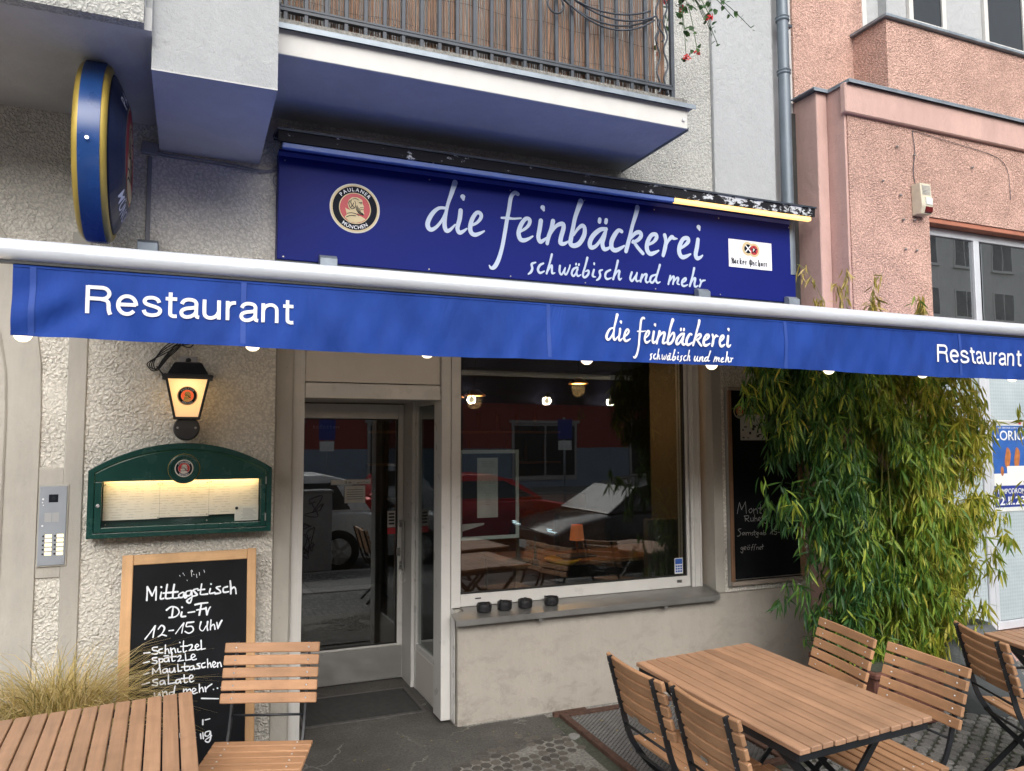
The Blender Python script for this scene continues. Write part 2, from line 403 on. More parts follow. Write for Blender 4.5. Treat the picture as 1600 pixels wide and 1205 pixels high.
def facade_mat(name, col):
    return plaster(name, col, var=.08, streak=.1, spots=False)
M['opp_red'] = facade_mat('dark red shop front', (.30, .07, .06))
M['opp_blue'] = facade_mat('blue grey base', (.24, .29, .36))
M['opp_beige'] = facade_mat('beige apartment render', (.70, .69, .66))
M['opp_dark'] = facade_mat('brown grey storey', (.40, .37, .36))
M['car_silver'] = plain('silver car paint', (.80, .81, .83), .3, .1, var=.03)
M['car_red'] = plain('red car paint', (.55, .03, .035), .2, .3, var=.03)
M['car_black'] = plain('black car paint', (.015, .017, .022), .15, .3, var=.05)
M['car_white'] = plain('white car paint', (.72, .73, .74), .22, .1, var=.02)
M['car_glass'] = plain('dark car glass', (.02, .025, .03), .18, .0, var=.1)
M['tyre'] = plain('tyre rubber', (.015, .015, .015), .8)
M['tail_red'] = plain('red tail light', (.55, .02, .02), .15)
M['headlamp'] = emit('daytime running light', (.75, .95, 1.0), 2.5)
M['pink_blind'] = plain('frosted film', (.50, .56, .58), .7, var=.08, vscale=3)
M['poster_blue'] = plain('poster blue', (.03, .12, .42), .5, var=.2, vscale=6)
M['poster_navy'] = plain('poster navy', (.02, .04, .26), .5)
M['poster_orange'] = plain('poster orange brown', (.45, .16, .05), .5, var=.3, vscale=30)

# ------------------------------------------------------------------ mesh helpers
class MB:
    def __init__(s): s.v = []; s.f = []
    def add(s, vs, fs):
        o = len(s.v); s.v += [tuple(p) for p in vs]; s.f += [tuple(i + o for i in f) for f in fs]; return s
    def box(s, x0, x1, y0, y1, z0, z1):
        return s.add([(x0, y0, z0), (x1, y0, z0), (x1, y1, z0), (x0, y1, z0), (x0, y0, z1), (x1, y0, z1), (x1, y1, z1), (x0, y1, z1)],
                     [(0, 3, 2, 1), (4, 5, 6, 7), (0, 1, 5, 4), (1, 2, 6, 5), (2, 3, 7, 6), (3, 0, 4, 7)])
    def prism(s, poly, axis, a, b):
        """poly of 2-D points extruded along axis 0/1/2 between a and b"""
        n = len(poly)
        def mk(p, k):
            q = [p[0], p[1]]; q.insert(axis, k); return tuple(q)
        vs = [mk(p, a) for p in poly] + [mk(p, b) for p in poly]
        fs = [tuple(range(n)), tuple(range(2 * n - 1, n - 1, -1))] + [(i, i + n, (i + 1) % n + n, (i + 1) % n) for i in range(n)]
        return s.add(vs, fs)
    def tube(s, pts, r, n=8, caps=True):
        pts = [Vector(p) for p in pts]; rs = r if isinstance(r, (list, tuple)) else [r] * len(pts)
        rings = []; t0 = None; u = None
        for i, p in enumerate(pts):
            t = ((pts[i + 1] - p) if i < len(pts) - 1 else (p - pts[i - 1]))
            if 0 < i < len(pts) - 1: t = (pts[i + 1] - p).normalized() + (p - pts[i - 1]).normalized()
            t.normalize()
            if u is None: u = t.orthogonal().normalized()
            else:
                u = (u - t * u.dot(t));
                if u.length < 1e-6: u = t.orthogonal()
                u.normalize()
            w = t.cross(u)
            rings.append([p + (u * math.cos(2 * math.pi * k / n) + w * math.sin(2 * math.pi * k / n)) * rs[i] for k in range(n)])
        vs = [q for rg in rings for q in rg]; fs = []
        for i in range(len(pts) - 1):
            for k in range(n):
                a = i * n + k; b = i * n + (k + 1) % n; fs.append((a, b, b + n, a + n))
        if caps: fs.append(tuple(range(n - 1, -1, -1))); fs.append(tuple(range(len(vs) - n, len(vs))))
        return s.add(vs, fs)
    def bar(s, pts, side, w, th):
        """flat bar along pts; side = direction of its width w; th its thickness"""
        pts = [Vector(p) for p in pts]; sd_ = Vector(side).normalized(); vs = []; fs = []
        for i, p in enumerate(pts):
            if 0 < i < len(pts) - 1: t = (pts[i + 1] - p).normalized() + (p - pts[i - 1]).normalized()
            elif i == 0: t = pts[1] - p
            else: t = p - pts[i - 1]
            n = t.cross(sd_).normalized()
            vs += [p + sd_ * w / 2 + n * th / 2, p - sd_ * w / 2 + n * th / 2, p - sd_ * w / 2 - n * th / 2, p + sd_ * w / 2 - n * th / 2]
        for i in range(len(pts) - 1):
            for k in range(4):
                a = 4 * i + k; b = 4 * i + (k + 1) % 4; fs.append((a, b, b + 4, a + 4))
        fs.append((3, 2, 1, 0)); L = len(vs); fs.append((L - 4, L - 3, L - 2, L - 1))
        return s.add(vs, fs)
    def lathe(s, prof, n=24, axis='Z', c=(0, 0, 0), cap=True):
        vs = []; fs = []; m = len(prof)
        for (r, h) in prof:
            for k in range(n):
                a = 2 * math.pi * k / n
                if axis == 'Z': q = (r * math.cos(a), r * math.sin(a), h)
                elif axis == 'Y': q = (r * math.cos(a), h, r * math.sin(a))
                else: q = (h, r * math.cos(a), r * math.sin(a))
                vs.append((q[0] + c[0], q[1] + c[1], q[2] + c[2]))
        for i in range(m - 1):
            for k in range(n):
                a = i * n + k; b = i * n + (k + 1) % n; fs.append((a, b, b + n, a + n))
        if cap: fs.append(tuple(range(n))); fs.append(tuple(range((m - 1) * n, m * n)))
        return s.add(vs, fs)
    def quad(s, a, b, c, d): return s.add([a, b, c, d], [(0, 1, 2, 3)])
    def grid(s, fn, nu, nv):
        vs = [fn(i / nu, j / nv) for j in range(nv + 1) for i in range(nu + 1)]
        fs = [(j * (nu + 1) + i, j * (nu + 1) + i + 1, (j + 1) * (nu + 1) + i + 1, (j + 1) * (nu + 1) + i) for j in range(nv) for i in range(nu)]
        return s.add(vs, fs)
    def mesh(s, name, bevel=0, smooth=False, fix=True, seg=1):
        me = bpy.data.meshes.new(name); me.from_pydata(s.v, [], s.f); me.validate()
        if fix or bevel:
            bm = bmesh.new(); bm.from_mesh(me)
            bmesh.ops.recalc_face_normals(bm, faces=bm.faces)
            if bevel:
                ed = [e for e in bm.edges if len(e.link_faces) == 2 and e.calc_face_angle(0) > .5]
                bmesh.ops.bevel(bm, geom=ed, offset=bevel, segments=seg, affect='EDGES', profile=.6)
            bm.to_mesh(me); bm.free()
        if smooth:
            for p in me.polygons: p.use_smooth = True
        return me
    def build(s, name, mat, parent=None, loc=None, rot=None, bevel=0, smooth=False, fix=True, kind=None, seg=1):
        me = s.mesh(name, bevel, smooth, fix, seg); me.materials.append(M[mat] if isinstance(mat, str) else mat)
        return link(name, me, parent, loc, rot, kind)

def link(name, me, parent=None, loc=None, rot=None, kind=None):
    o = bpy.data.objects.new(name, me); COL.objects.link(o)
    if loc is not None: o.location = loc
    if rot is not None: o.rotation_euler = rot
    if parent is not None: o.parent = parent
    if kind: o['kind'] = kind
    return o
def tag(o, label, cat, group=None):
    o['label'] = label; o['category'] = cat
    if group: o['group'] = group
    return o
def thing(name, label, cat, loc=(0, 0, 0), rot=None, group=None, parent=None):
    o = bpy.data.objects.new(name, None); COL.objects.link(o); o.location = loc; o.empty_display_size = .1
    if rot is not None: o.rotation_euler = rot
    return tag(o, label, cat, group)
def struct(o): o['kind'] = 'structure'; return o
def copy_tree(o, parent=None):
    c = o.copy(); COL.objects.link(c); c.parent = parent
    for ch in list(o.children): copy_tree(ch, c)
    return c
def smooth_by_angle(o, ang=40):
    me = o.data
    for p in me.polygons: p.use_smooth = True
    bm = bmesh.new(); bm.from_mesh(me)
    for e in bm.edges:
        if len(e.link_faces) == 2 and e.calc_face_angle(0) > R(ang): e.smooth = False
    bm.to_mesh(me); bm.free(); return o

def spline(pts, sub=5):
    out = []; n = len(pts)
    if n < 3: return [tuple(p) for p in pts]
    for i in range(n - 1):
        p0 = pts[max(i - 1, 0)]; p1 = pts[i]; p2 = pts[i + 1]; p3 = pts[min(i + 2, n - 1)]
        for k in range(sub):
            t = k / sub
            out.append(tuple(.5 * ((2 * b) + (c - a) * t + (2 * a - 5 * b + 4 * c - d) * t * t + (3 * b - a - 3 * c + d) * t ** 3) for a, b, c, d in zip(p0, p1, p2, p3)))
    out.append(tuple(pts[-1])); return out

LAYER = [0]
def ribbon(mb, pts, w=None, y=0.0, put=None, sub=5, step=.00003, butt=False):
    """pen stroke in the x-z plane; pts (x,z) or (x,z,width); put maps (x, z, lift) to 3-D"""
    p = [(q[0], q[1], q[2] if len(q) > 2 else w) for q in pts]
    p = spline(p, sub); n = len(p); LAYER[0] += 1
    base = (LAYER[0] % 7) * .00025
    put = put or (lambda a, b, l: (a, y - l, b))
    L = []; Rr = []
    for i in range(n):
        a = p[max(i - 1, 0)]; b = p[min(i + 1, n - 1)]
        dx, dz = b[0] - a[0], b[1] - a[1]; d = math.hypot(dx, dz) or 1e-9
        nx, nz = -dz / d, dx / d; h = p[i][2] / 2; lf = base + i * step
        L.append(put(p[i][0] + nx * h, p[i][1] + nz * h, lf)); Rr.append(put(p[i][0] - nx * h, p[i][1] - nz * h, lf))
    vs = []
    for a, b in zip(L, Rr): vs += [a, b]
    fs = [(2 * i, 2 * i + 1, 2 * i + 3, 2 * i + 2) for i in range(n - 1)]
    for end in (() if butt else (0, n - 1)):                 # round caps
        j = 1 if end == 0 else n - 2
        dx, dz = p[end][0] - p[j][0], p[end][1] - p[j][1]; an = math.atan2(dz, dx); h = p[end][2] / 2; lf = base + end * step
        o = len(vs); vs += [put(p[end][0] + h * math.cos(an + t), p[end][1] + h * math.sin(an + t), lf) for t in [math.pi / 2 - k * math.pi / 6 for k in range(7)]]
        fs.append(tuple(range(o, o + 7)))
    mb.add(vs, fs)

_glyph = {}
def glyph(ch, bold=0.0):
    key = (ch, bold)
    if key not in _glyph:
        cu = bpy.data.curves.new('glyph', 'FONT'); cu.body = ch; cu.size = 1.0; cu.resolution_u = 4; cu.offset = bold
        o = bpy.data.objects.new('glyph', cu); COL.objects.link(o)
        dg = bpy.context.evaluated_depsgraph_get(); dg.update()
        me = bpy.data.meshes.new_from_object(o.evaluated_get(dg))
        vs = [(v.co.x, v.co.y) for v in me.vertices]; fs = [tuple(p.vertices) for p in me.polygons]
        x = [v[0] for v in vs] or [0, .3]
        _glyph[key] = (vs, fs, min(x), max(x))
        bpy.data.objects.remove(o); bpy.data.curves.remove(cu); bpy.data.meshes.remove(me)
    return _glyph[key]
def text_width(s, sp=.08, bold=0): return sum((glyph(c, bold)[3] - glyph(c, bold)[2] + sp) if c != ' ' else .3 for c in s) - sp
def text_line(mb, s, x0, z0, h, width=None, put=None, y=0, sp=.08, bold=0.0):
    """letters standing in the x-z plane; h = cap height"""
    k = h / .73; W_ = text_width(s, sp, bold); kx = k if width is None else width / W_
    put = put or (lambda a, b, l: (a, y - l, b)); x = 0
    for c in s:
        if c == ' ': x += .3; continue
        vs, fs, a, b = glyph(c, bold)
        mb.add([put(x0 + (x + v[0] - a) * kx, z0 + v[1] * k, .0005) for v in vs], fs); x += b - a + sp
def text_arc(mb, s, r, h, mid, top=True, put=None, sp=.12, bold=.01, kx=1.0):
    """letters round a circle of radius r; mid = middle angle"""
    k = h / .73; W_ = text_width(s, sp, bold) * k * kx; x = -W_ / 2
    for c in s:
        if c == ' ': x += .3 * k * kx; continue
        vs, fs, a, b = glyph(c, bold); cw = (b - a) * k * kx; xm = x + cw / 2
        an = mid - xm / r if top else mid + xm / r
        out = []
        for v in vs:
            lx = (v[0] - a) * k * kx - cw / 2; ly = v[1] * k
            if top: rr = r + ly; ux, uz = math.sin(an), -math.cos(an); px_, pz = math.cos(an) * rr + lx * math.sin(an), math.sin(an) * rr - lx * math.cos(an)
            else: rr = r - ly; px_, pz = math.cos(an) * rr - lx * math.sin(an), math.sin(an) * rr + lx * math.cos(an)
            out.append(put(px_, pz, 0))
        mb.add(out, fs); x += cw + sp * k * kx
RINGS = [False]
def disc_ring(mb, r0, r1, put, l, n=48):
    vs = []; fs = []
    if r0 <= 0 and RINGS[0]:
        disc_ring(mb, r1 * .5, r1, put, l, n); r1 *= .5
    if r0 > 0 and RINGS[0] and r1 - r0 > .12:
        st = (r1 - r0) / 4
        for k in range(4): RINGS[0] = False; disc_ring(mb, r0 + k * st, r0 + (k + 1) * st, put, l, n); RINGS[0] = True
        return
    if r0 <= 0:
        vs = [put(r1 * math.cos(2 * math.pi * k / n), r1 * math.sin(2 * math.pi * k / n), l) for k in range(n)]; fs = [tuple(range(n))]
    else:
        for k in range(n):
            c, s_ = math.cos(2 * math.pi * k / n), math.sin(2 * math.pi * k / n)
            vs += [put(r0 * c, r0 * s_, l), put(r1 * c, r1 * s_, l)]
        fs = [(2 * k, 2 * k + 1, (2 * k + 3) % (2 * n), (2 * k + 2) % (2 * n)) for k in range(n)]
    mb.add(vs, fs)

# grotesque capitals/lower case for the valance, as centre lines on a unit cap height; each letter: strokes, advance
_c = lambda cx, cy, rx, ry, a0, a1, n=9: [(cx + rx * math.cos(math.radians(a0 + (a1 - a0) * k / n)), cy + ry * math.sin(math.radians(a0 + (a1 - a0) * k / n))) for k in range(n + 1)]
GROT = {
 'R': ([[(.06, 0), (.06, 1)], [(.06, .945), (.40, .945)] + _c(.44, .745, .20, .20, 80, -80) + [(.40, .545), (.06, .545)], [(.42, .54), (.56, .50), (.62, .40), (.635, .15), (.68, .0)]], .80),
 'e': ([[(.085, .385), (.585, .385)], [(.585, .36)] + _c(.335, .37, .25, .325, 10, 320, 16)], .72),
 's': ([[(.515, .52), (.47, .62), (.38, .68), (.27, .69), (.15, .65), (.10, .55), (.14, .46), (.27, .40), (.40, .36), (.52, .29), (.54, .19), (.48, .09), (.36, .05), (.24, .05), (.13, .10), (.08, .22)]], .66),
 't': ([[(.17, .93), (.17, .20), (.19, .09), (.26, .045), (.36, .05)], [(.03, .69), (.36, .69)]], .40),
 'a': ([[(.10, .52), (.15, .63), (.25, .69), (.36, .695), (.47, .66), (.52, .57), (.52, .45), (.52, .15), (.54, .07), (.61, .05)], [(.52, .43), (.40, .39), (.24, .36), (.12, .29), (.09, .18), (.14, .08), (.25, .04), (.38, .08), (.48, .17), (.52, .27)]], .68),
 'u': ([[(.08, .74), (.08, .25), (.12, .11), (.22, .045), (.34, .06), (.45, .15), (.50, .28)], [(.51, .74), (.51, 0)]], .68),
 'r': ([[(.09, 0), (.09, .74)], [(.09, .45), (.13, .58), (.22, .67), (.34, .69)]], .42),
 'n': ([[(.08, 0), (.08, .74)], [(.08, .46), (.14, .60), (.25, .68), (.37, .69), (.47, .62), (.51, .48), (.51, 0)]], .68)}
def grotesque(mb, s, x0, z0, h, width, put, w=.132):
    tot = sum(GROT[c][1] for c in s) - .08; kx = width / tot; x = 0; q = 0
    for c in s:
        strokes, adv = GROT[c]
        for st in strokes:
            q += 1
            ribbon(mb, [(x0 + (x + p[0]) * kx, z0 + p[1] * h, w * h) for p in st], put=lambda a, b, l, q=q: put(a, b, .0032 + (q % 3) * .0002), sub=3 if len(st) > 2 else 1, step=0, butt=True)
        x += adv
def brewery_logo(rad, put0, parent, n=48, base='logo_cream', red='logo_red', white='logo_white', step=.0012, disc='logo_silver', ring=True, dark='logo_black'):
    """round brewery emblem; put0(x, z, lift) -> 3-D, unit radius scaled by rad"""
    q = lambda lift: (lambda a, b, l: put0(a * rad, b * rad, lift * step))
    m = MB(); disc_ring(m, 0, 1.0, q(1), 0, n); o1 = m.build('emblem_disc', disc, parent, fix=False)
    m = MB(); disc_ring(m, .60, .955 if ring else .66, q(2), 0, n); m.build('emblem_gold_ring', base, parent, fix=False)
    m = MB(); disc_ring(m, .635, .885 if ring else .99, q(3), 0, n); m.build('emblem_black_ring', dark, parent, fix=False)
    m = MB(); disc_ring(m, 0, .60, q(3), 0, n); m.build('emblem_red_field', red, parent, fix=False)
    m = MB(); m.add([q(4)(a, b, 0) for a, b in HEAD], [tuple(range(len(HEAD)))])
    me = m.build('emblem_head', base, parent, fix=False)
    m = MB()
    for k, l in enumerate(HEAD_LINES): ribbon(m, [(a, b, .03 if k < 9 else .022) for a, b in l], put=q(5), step=0)
    m.build('emblem_lines', 'logo_black', parent, fix=False, kind='stuff')
    m = MB(); text_arc(m, 'PAULANER', .685, .15, math.pi / 2, True, q(4.5), bold=.012, sp=.20)
    text_arc(m, 'MÜNCHEN', .84, .15, -math.pi / 2, False, q(4.5), bold=.012, sp=.20)
    m.build('emblem_lettering', white, parent, fix=False, kind='stuff')

# pen strokes measured for the lettering (x, z in metres)
SIGN_MAIN=[[(1.427, 3.193, 0.0177), (1.382, 3.188, 0.0206), (1.341, 3.151, 0.0263), (1.312, 3.096, 0.0291), (1.312, 3.062, 0.0292), (1.332, 3.047, 0.0264), (1.365, 3.067, 0.0204), (1.4, 3.112, 0.0177), (1.424, 3.161, 0.0177)], [(1.486, 3.364, 0.0348), (1.462, 3.288, 0.0268), (1.438, 3.215, 0.0214), (1.424, 3.143, 0.0224), (1.418, 3.085, 0.0284), (1.43, 3.051, 0.0266), (1.454, 3.059, 0.0207), (1.487, 3.095, 0.0106)], [(1.523, 3.189, 0.0288), (1.517, 3.136, 0.0287), (1.502, 3.076, 0.0268), (1.514, 3.048, 0.0269), (1.538, 3.057, 0.0211), (1.564, 3.078, 0.0108)], [(1.537, 3.278, 0.0331), (1.541, 3.261, 0.0156)], [(1.593, 3.101, 0.0157), (1.63, 3.122, 0.0181), (1.658, 3.158, 0.0231), (1.655, 3.184, 0.0255), (1.63, 3.187, 0.0243), (1.601, 3.146, 0.0272), (1.586, 3.091, 0.029), (1.593, 3.055, 0.0289), (1.618, 3.044, 0.0266), (1.649, 3.056, 0.0206), (1.68, 3.074, 0.0109)], [(1.912, 3.343, 0.0265), (1.889, 3.348, 0.0264), (1.864, 3.314, 0.0264), (1.85, 3.234, 0.0263), (1.834, 3.153, 0.026), (1.818, 3.062, 0.0261), (1.799, 2.97, 0.0258), (1.773, 2.891, 0.0283), (1.748, 2.85, 0.0282), (1.726, 2.842, 0.0195), (1.714, 2.857, 0.0084)], [(1.799, 3.174, 0.0136), (1.844, 3.177, 0.0186), (1.882, 3.177, 0.0137), (1.934, 3.186, 0.0113)], [(1.927, 3.097, 0.0162), (1.966, 3.122, 0.0188), (1.992, 3.153, 0.0241), (1.995, 3.183, 0.0266), (1.969, 3.187, 0.0254), (1.937, 3.147, 0.0283), (1.917, 3.09, 0.0301), (1.927, 3.05, 0.0301), (1.952, 3.042, 0.0277), (1.985, 3.055, 0.0202), (2.016, 3.075, 0.0115)], [(2.076, 3.185, 0.0308), (2.067, 3.13, 0.0307), (2.057, 3.074, 0.0294), (2.07, 3.045, 0.0281), (2.093, 3.056, 0.0217), (2.117, 3.077, 0.0115)], [(2.09, 3.274, 0.0335), (2.097, 3.257, 0.0167)], [(2.164, 3.192, 0.0312), (2.151, 3.139, 0.0284), (2.13, 3.082, 0.0284), (2.12, 3.038, 0.0244)], [(2.133, 3.074, 0.014), (2.152, 3.116, 0.0175), (2.189, 3.163, 0.0239), (2.233, 3.181, 0.0312), (2.24, 3.152, 0.0312), (2.221, 3.089, 0.0317), (2.217, 3.052, 0.0317), (2.243, 3.048, 0.024), (2.276, 3.068, 0.0114)], [(2.372, 3.349, 0.0399), (2.349, 3.293, 0.0324), (2.326, 3.229, 0.0288), (2.31, 3.159, 0.0286), (2.295, 3.09, 0.0319), (2.291, 3.053, 0.0321), (2.317, 3.042, 0.0321), (2.358, 3.063, 0.0323), (2.393, 3.12, 0.0323), (2.397, 3.169, 0.029), (2.378, 3.184, 0.0275), (2.344, 3.156, 0.0201), (2.314, 3.112, 0.0142)], [(2.565, 3.181, 0.025), (2.519, 3.173, 0.0292), (2.465, 3.128, 0.0327), (2.437, 3.077, 0.0326), (2.445, 3.044, 0.0318), (2.479, 3.054, 0.0247), (2.518, 3.099, 0.0205), (2.553, 3.158, 0.0192)], [(2.565, 3.185, 0.0192), (2.549, 3.13, 0.0279), (2.533, 3.08, 0.0307), (2.544, 3.043, 0.0307), (2.571, 3.046, 0.0235), (2.596, 3.062, 0.0133)], [(2.515, 3.243, 0.0264), (2.512, 3.225, 0.0262)], [(2.565, 3.244, 0.0264), (2.561, 3.226, 0.0265)], [(2.684, 3.177, 0.0268), (2.659, 3.182, 0.0259), (2.627, 3.144, 0.0326), (2.603, 3.094, 0.0333), (2.606, 3.053, 0.0325), (2.633, 3.041, 0.0311), (2.673, 3.059, 0.0237), (2.703, 3.079, 0.0134)], [(2.813, 3.361, 0.035), (2.8, 3.31, 0.0318), (2.771, 3.229, 0.027), (2.749, 3.15, 0.0286), (2.729, 3.085, 0.0313), (2.716, 3.042, 0.0283)], [(2.745, 3.127, 0.018), (2.794, 3.176, 0.0272), (2.83, 3.185, 0.0304), (2.838, 3.159, 0.0288), (2.809, 3.128, 0.0264), (2.769, 3.11, 0.0195)], [(2.777, 3.118, 0.024), (2.816, 3.073, 0.0264), (2.852, 3.04, 0.0258)], [(2.893, 3.105, 0.0183), (2.935, 3.126, 0.0213), (2.964, 3.159, 0.0292), (2.96, 3.184, 0.0292), (2.923, 3.175, 0.0292), (2.89, 3.122, 0.032), (2.885, 3.072, 0.0335), (2.909, 3.043, 0.032), (2.945, 3.053, 0.0245), (2.98, 3.072, 0.0124)], [(3.033, 3.187, 0.0294), (3.042, 3.144, 0.0279), (3.033, 3.093, 0.0324), (3.017, 3.041, 0.0262)], [(3.037, 3.094, 0.0139), (3.059, 3.146, 0.0201), (3.091, 3.179, 0.0296), (3.109, 3.172, 0.0249), (3.137, 3.172, 0.0078)], [(3.154, 3.101, 0.0187), (3.197, 3.127, 0.022), (3.23, 3.161, 0.0301), (3.224, 3.185, 0.03), (3.185, 3.173, 0.03), (3.155, 3.119, 0.0329), (3.152, 3.072, 0.0344), (3.174, 3.044, 0.033), (3.212, 3.053, 0.0252), (3.247, 3.072, 0.0127)], [(3.314, 3.184, 0.0303), (3.304, 3.127, 0.0336), (3.291, 3.075, 0.0336), (3.302, 3.047, 0.0319), (3.331, 3.056, 0.0222), (3.351, 3.073, 0.0105)], [(3.322, 3.274, 0.036), (3.329, 3.255, 0.0143)]]
SIGN_SUB=[[(2.037, 2.905, 0.01), (2.009, 2.892, 0.0164), (2.013, 2.864, 0.0165), (2.003, 2.839, 0.0164), (1.985, 2.825, 0.01)], [(2.092, 2.904, 0.0128), (2.066, 2.888, 0.0165), (2.053, 2.858, 0.0165), (2.068, 2.839, 0.0164), (2.099, 2.853, 0.0089)], [(2.154, 2.969, 0.0154), (2.137, 2.908, 0.0139), (2.115, 2.839, 0.0153)], [(2.119, 2.846, 0.0084), (2.139, 2.882, 0.0126), (2.153, 2.895, 0.0153), (2.153, 2.863, 0.0153), (2.157, 2.843, 0.0152), (2.175, 2.848, 0.007)], [(2.212, 2.898, 0.0154), (2.209, 2.858, 0.0155), (2.224, 2.841, 0.0126), (2.249, 2.884, 0.0097)], [(2.251, 2.888, 0.0099), (2.243, 2.857, 0.0155), (2.258, 2.844, 0.0127), (2.28, 2.887, 0.0114), (2.286, 2.909, 0.0099)], [(2.338, 2.899, 0.0128), (2.31, 2.883, 0.0156), (2.298, 2.852, 0.0156), (2.315, 2.839, 0.0142), (2.345, 2.885, 0.0086)], [(2.346, 2.899, 0.0099), (2.335, 2.865, 0.0142), (2.344, 2.841, 0.0142), (2.367, 2.851, 0.0072)], [(2.333, 2.923, 0.0127), (2.331, 2.917, 0.0129)], [(2.354, 2.922, 0.0128), (2.352, 2.915, 0.0129)], [(2.417, 2.97, 0.0173), (2.402, 2.918, 0.0144), (2.382, 2.852, 0.0157), (2.397, 2.836, 0.0157), (2.422, 2.859, 0.0159), (2.424, 2.884, 0.0143), (2.401, 2.876, 0.0087)], [(2.466, 2.893, 0.0144), (2.455, 2.851, 0.0158), (2.477, 2.845, 0.0072)], [(2.468, 2.937, 0.0144), (2.468, 2.929, 0.0116)], [(2.531, 2.898, 0.0102), (2.508, 2.886, 0.0159), (2.513, 2.859, 0.016), (2.503, 2.836, 0.016), (2.484, 2.823, 0.0087)], [(2.593, 2.903, 0.0131), (2.561, 2.884, 0.0162), (2.552, 2.854, 0.016), (2.568, 2.838, 0.0161), (2.6, 2.849, 0.0072)], [(2.652, 2.971, 0.0178), (2.635, 2.91, 0.0147), (2.613, 2.841, 0.0162)], [(2.619, 2.853, 0.0074), (2.643, 2.894, 0.0133), (2.663, 2.901, 0.0163), (2.656, 2.864, 0.0163), (2.662, 2.842, 0.0162), (2.679, 2.852, 0.0074)], [(2.761, 2.9, 0.0164), (2.747, 2.858, 0.0165), (2.763, 2.841, 0.0164), (2.797, 2.889, 0.0104)], [(2.802, 2.9, 0.012), (2.792, 2.861, 0.0164), (2.801, 2.841, 0.015), (2.82, 2.849, 0.0075)], [(2.843, 2.89, 0.0166), (2.828, 2.842, 0.0166)], [(2.832, 2.85, 0.0075), (2.857, 2.889, 0.0136), (2.879, 2.895, 0.0166), (2.869, 2.857, 0.0166), (2.879, 2.839, 0.0151), (2.898, 2.849, 0.0076)], [(2.959, 2.901, 0.0122), (2.919, 2.885, 0.0167), (2.907, 2.851, 0.0166), (2.929, 2.843, 0.0153), (2.959, 2.887, 0.0091)], [(2.989, 2.972, 0.0168), (2.971, 2.918, 0.0154), (2.954, 2.867, 0.0167), (2.966, 2.843, 0.0153), (2.989, 2.852, 0.0076)], [(3.074, 2.901, 0.0154), (3.056, 2.841, 0.0154)], [(3.061, 2.853, 0.0078), (3.091, 2.894, 0.0139), (3.104, 2.895, 0.0156), (3.094, 2.844, 0.0139)], [(3.097, 2.856, 0.0078), (3.126, 2.89, 0.0139), (3.141, 2.888, 0.0156), (3.13, 2.853, 0.0156), (3.148, 2.845, 0.0078)], [(3.17, 2.856, 0.0094), (3.202, 2.88, 0.0141), (3.2, 2.896, 0.0141), (3.174, 2.876, 0.0156), (3.169, 2.847, 0.0172), (3.186, 2.837, 0.0156), (3.218, 2.849, 0.0078)], [(3.276, 2.972, 0.019), (3.26, 2.913, 0.0157), (3.235, 2.841, 0.0173)], [(3.242, 2.853, 0.0078), (3.268, 2.894, 0.0142), (3.285, 2.899, 0.0174), (3.276, 2.858, 0.0173), (3.284, 2.839, 0.0157), (3.307, 2.85, 0.0079)], [(3.327, 2.893, 0.0157), (3.332, 2.872, 0.0142), (3.32, 2.844, 0.0158)], [(3.327, 2.861, 0.0081), (3.345, 2.886, 0.0143), (3.37, 2.893, 0.0096)]]
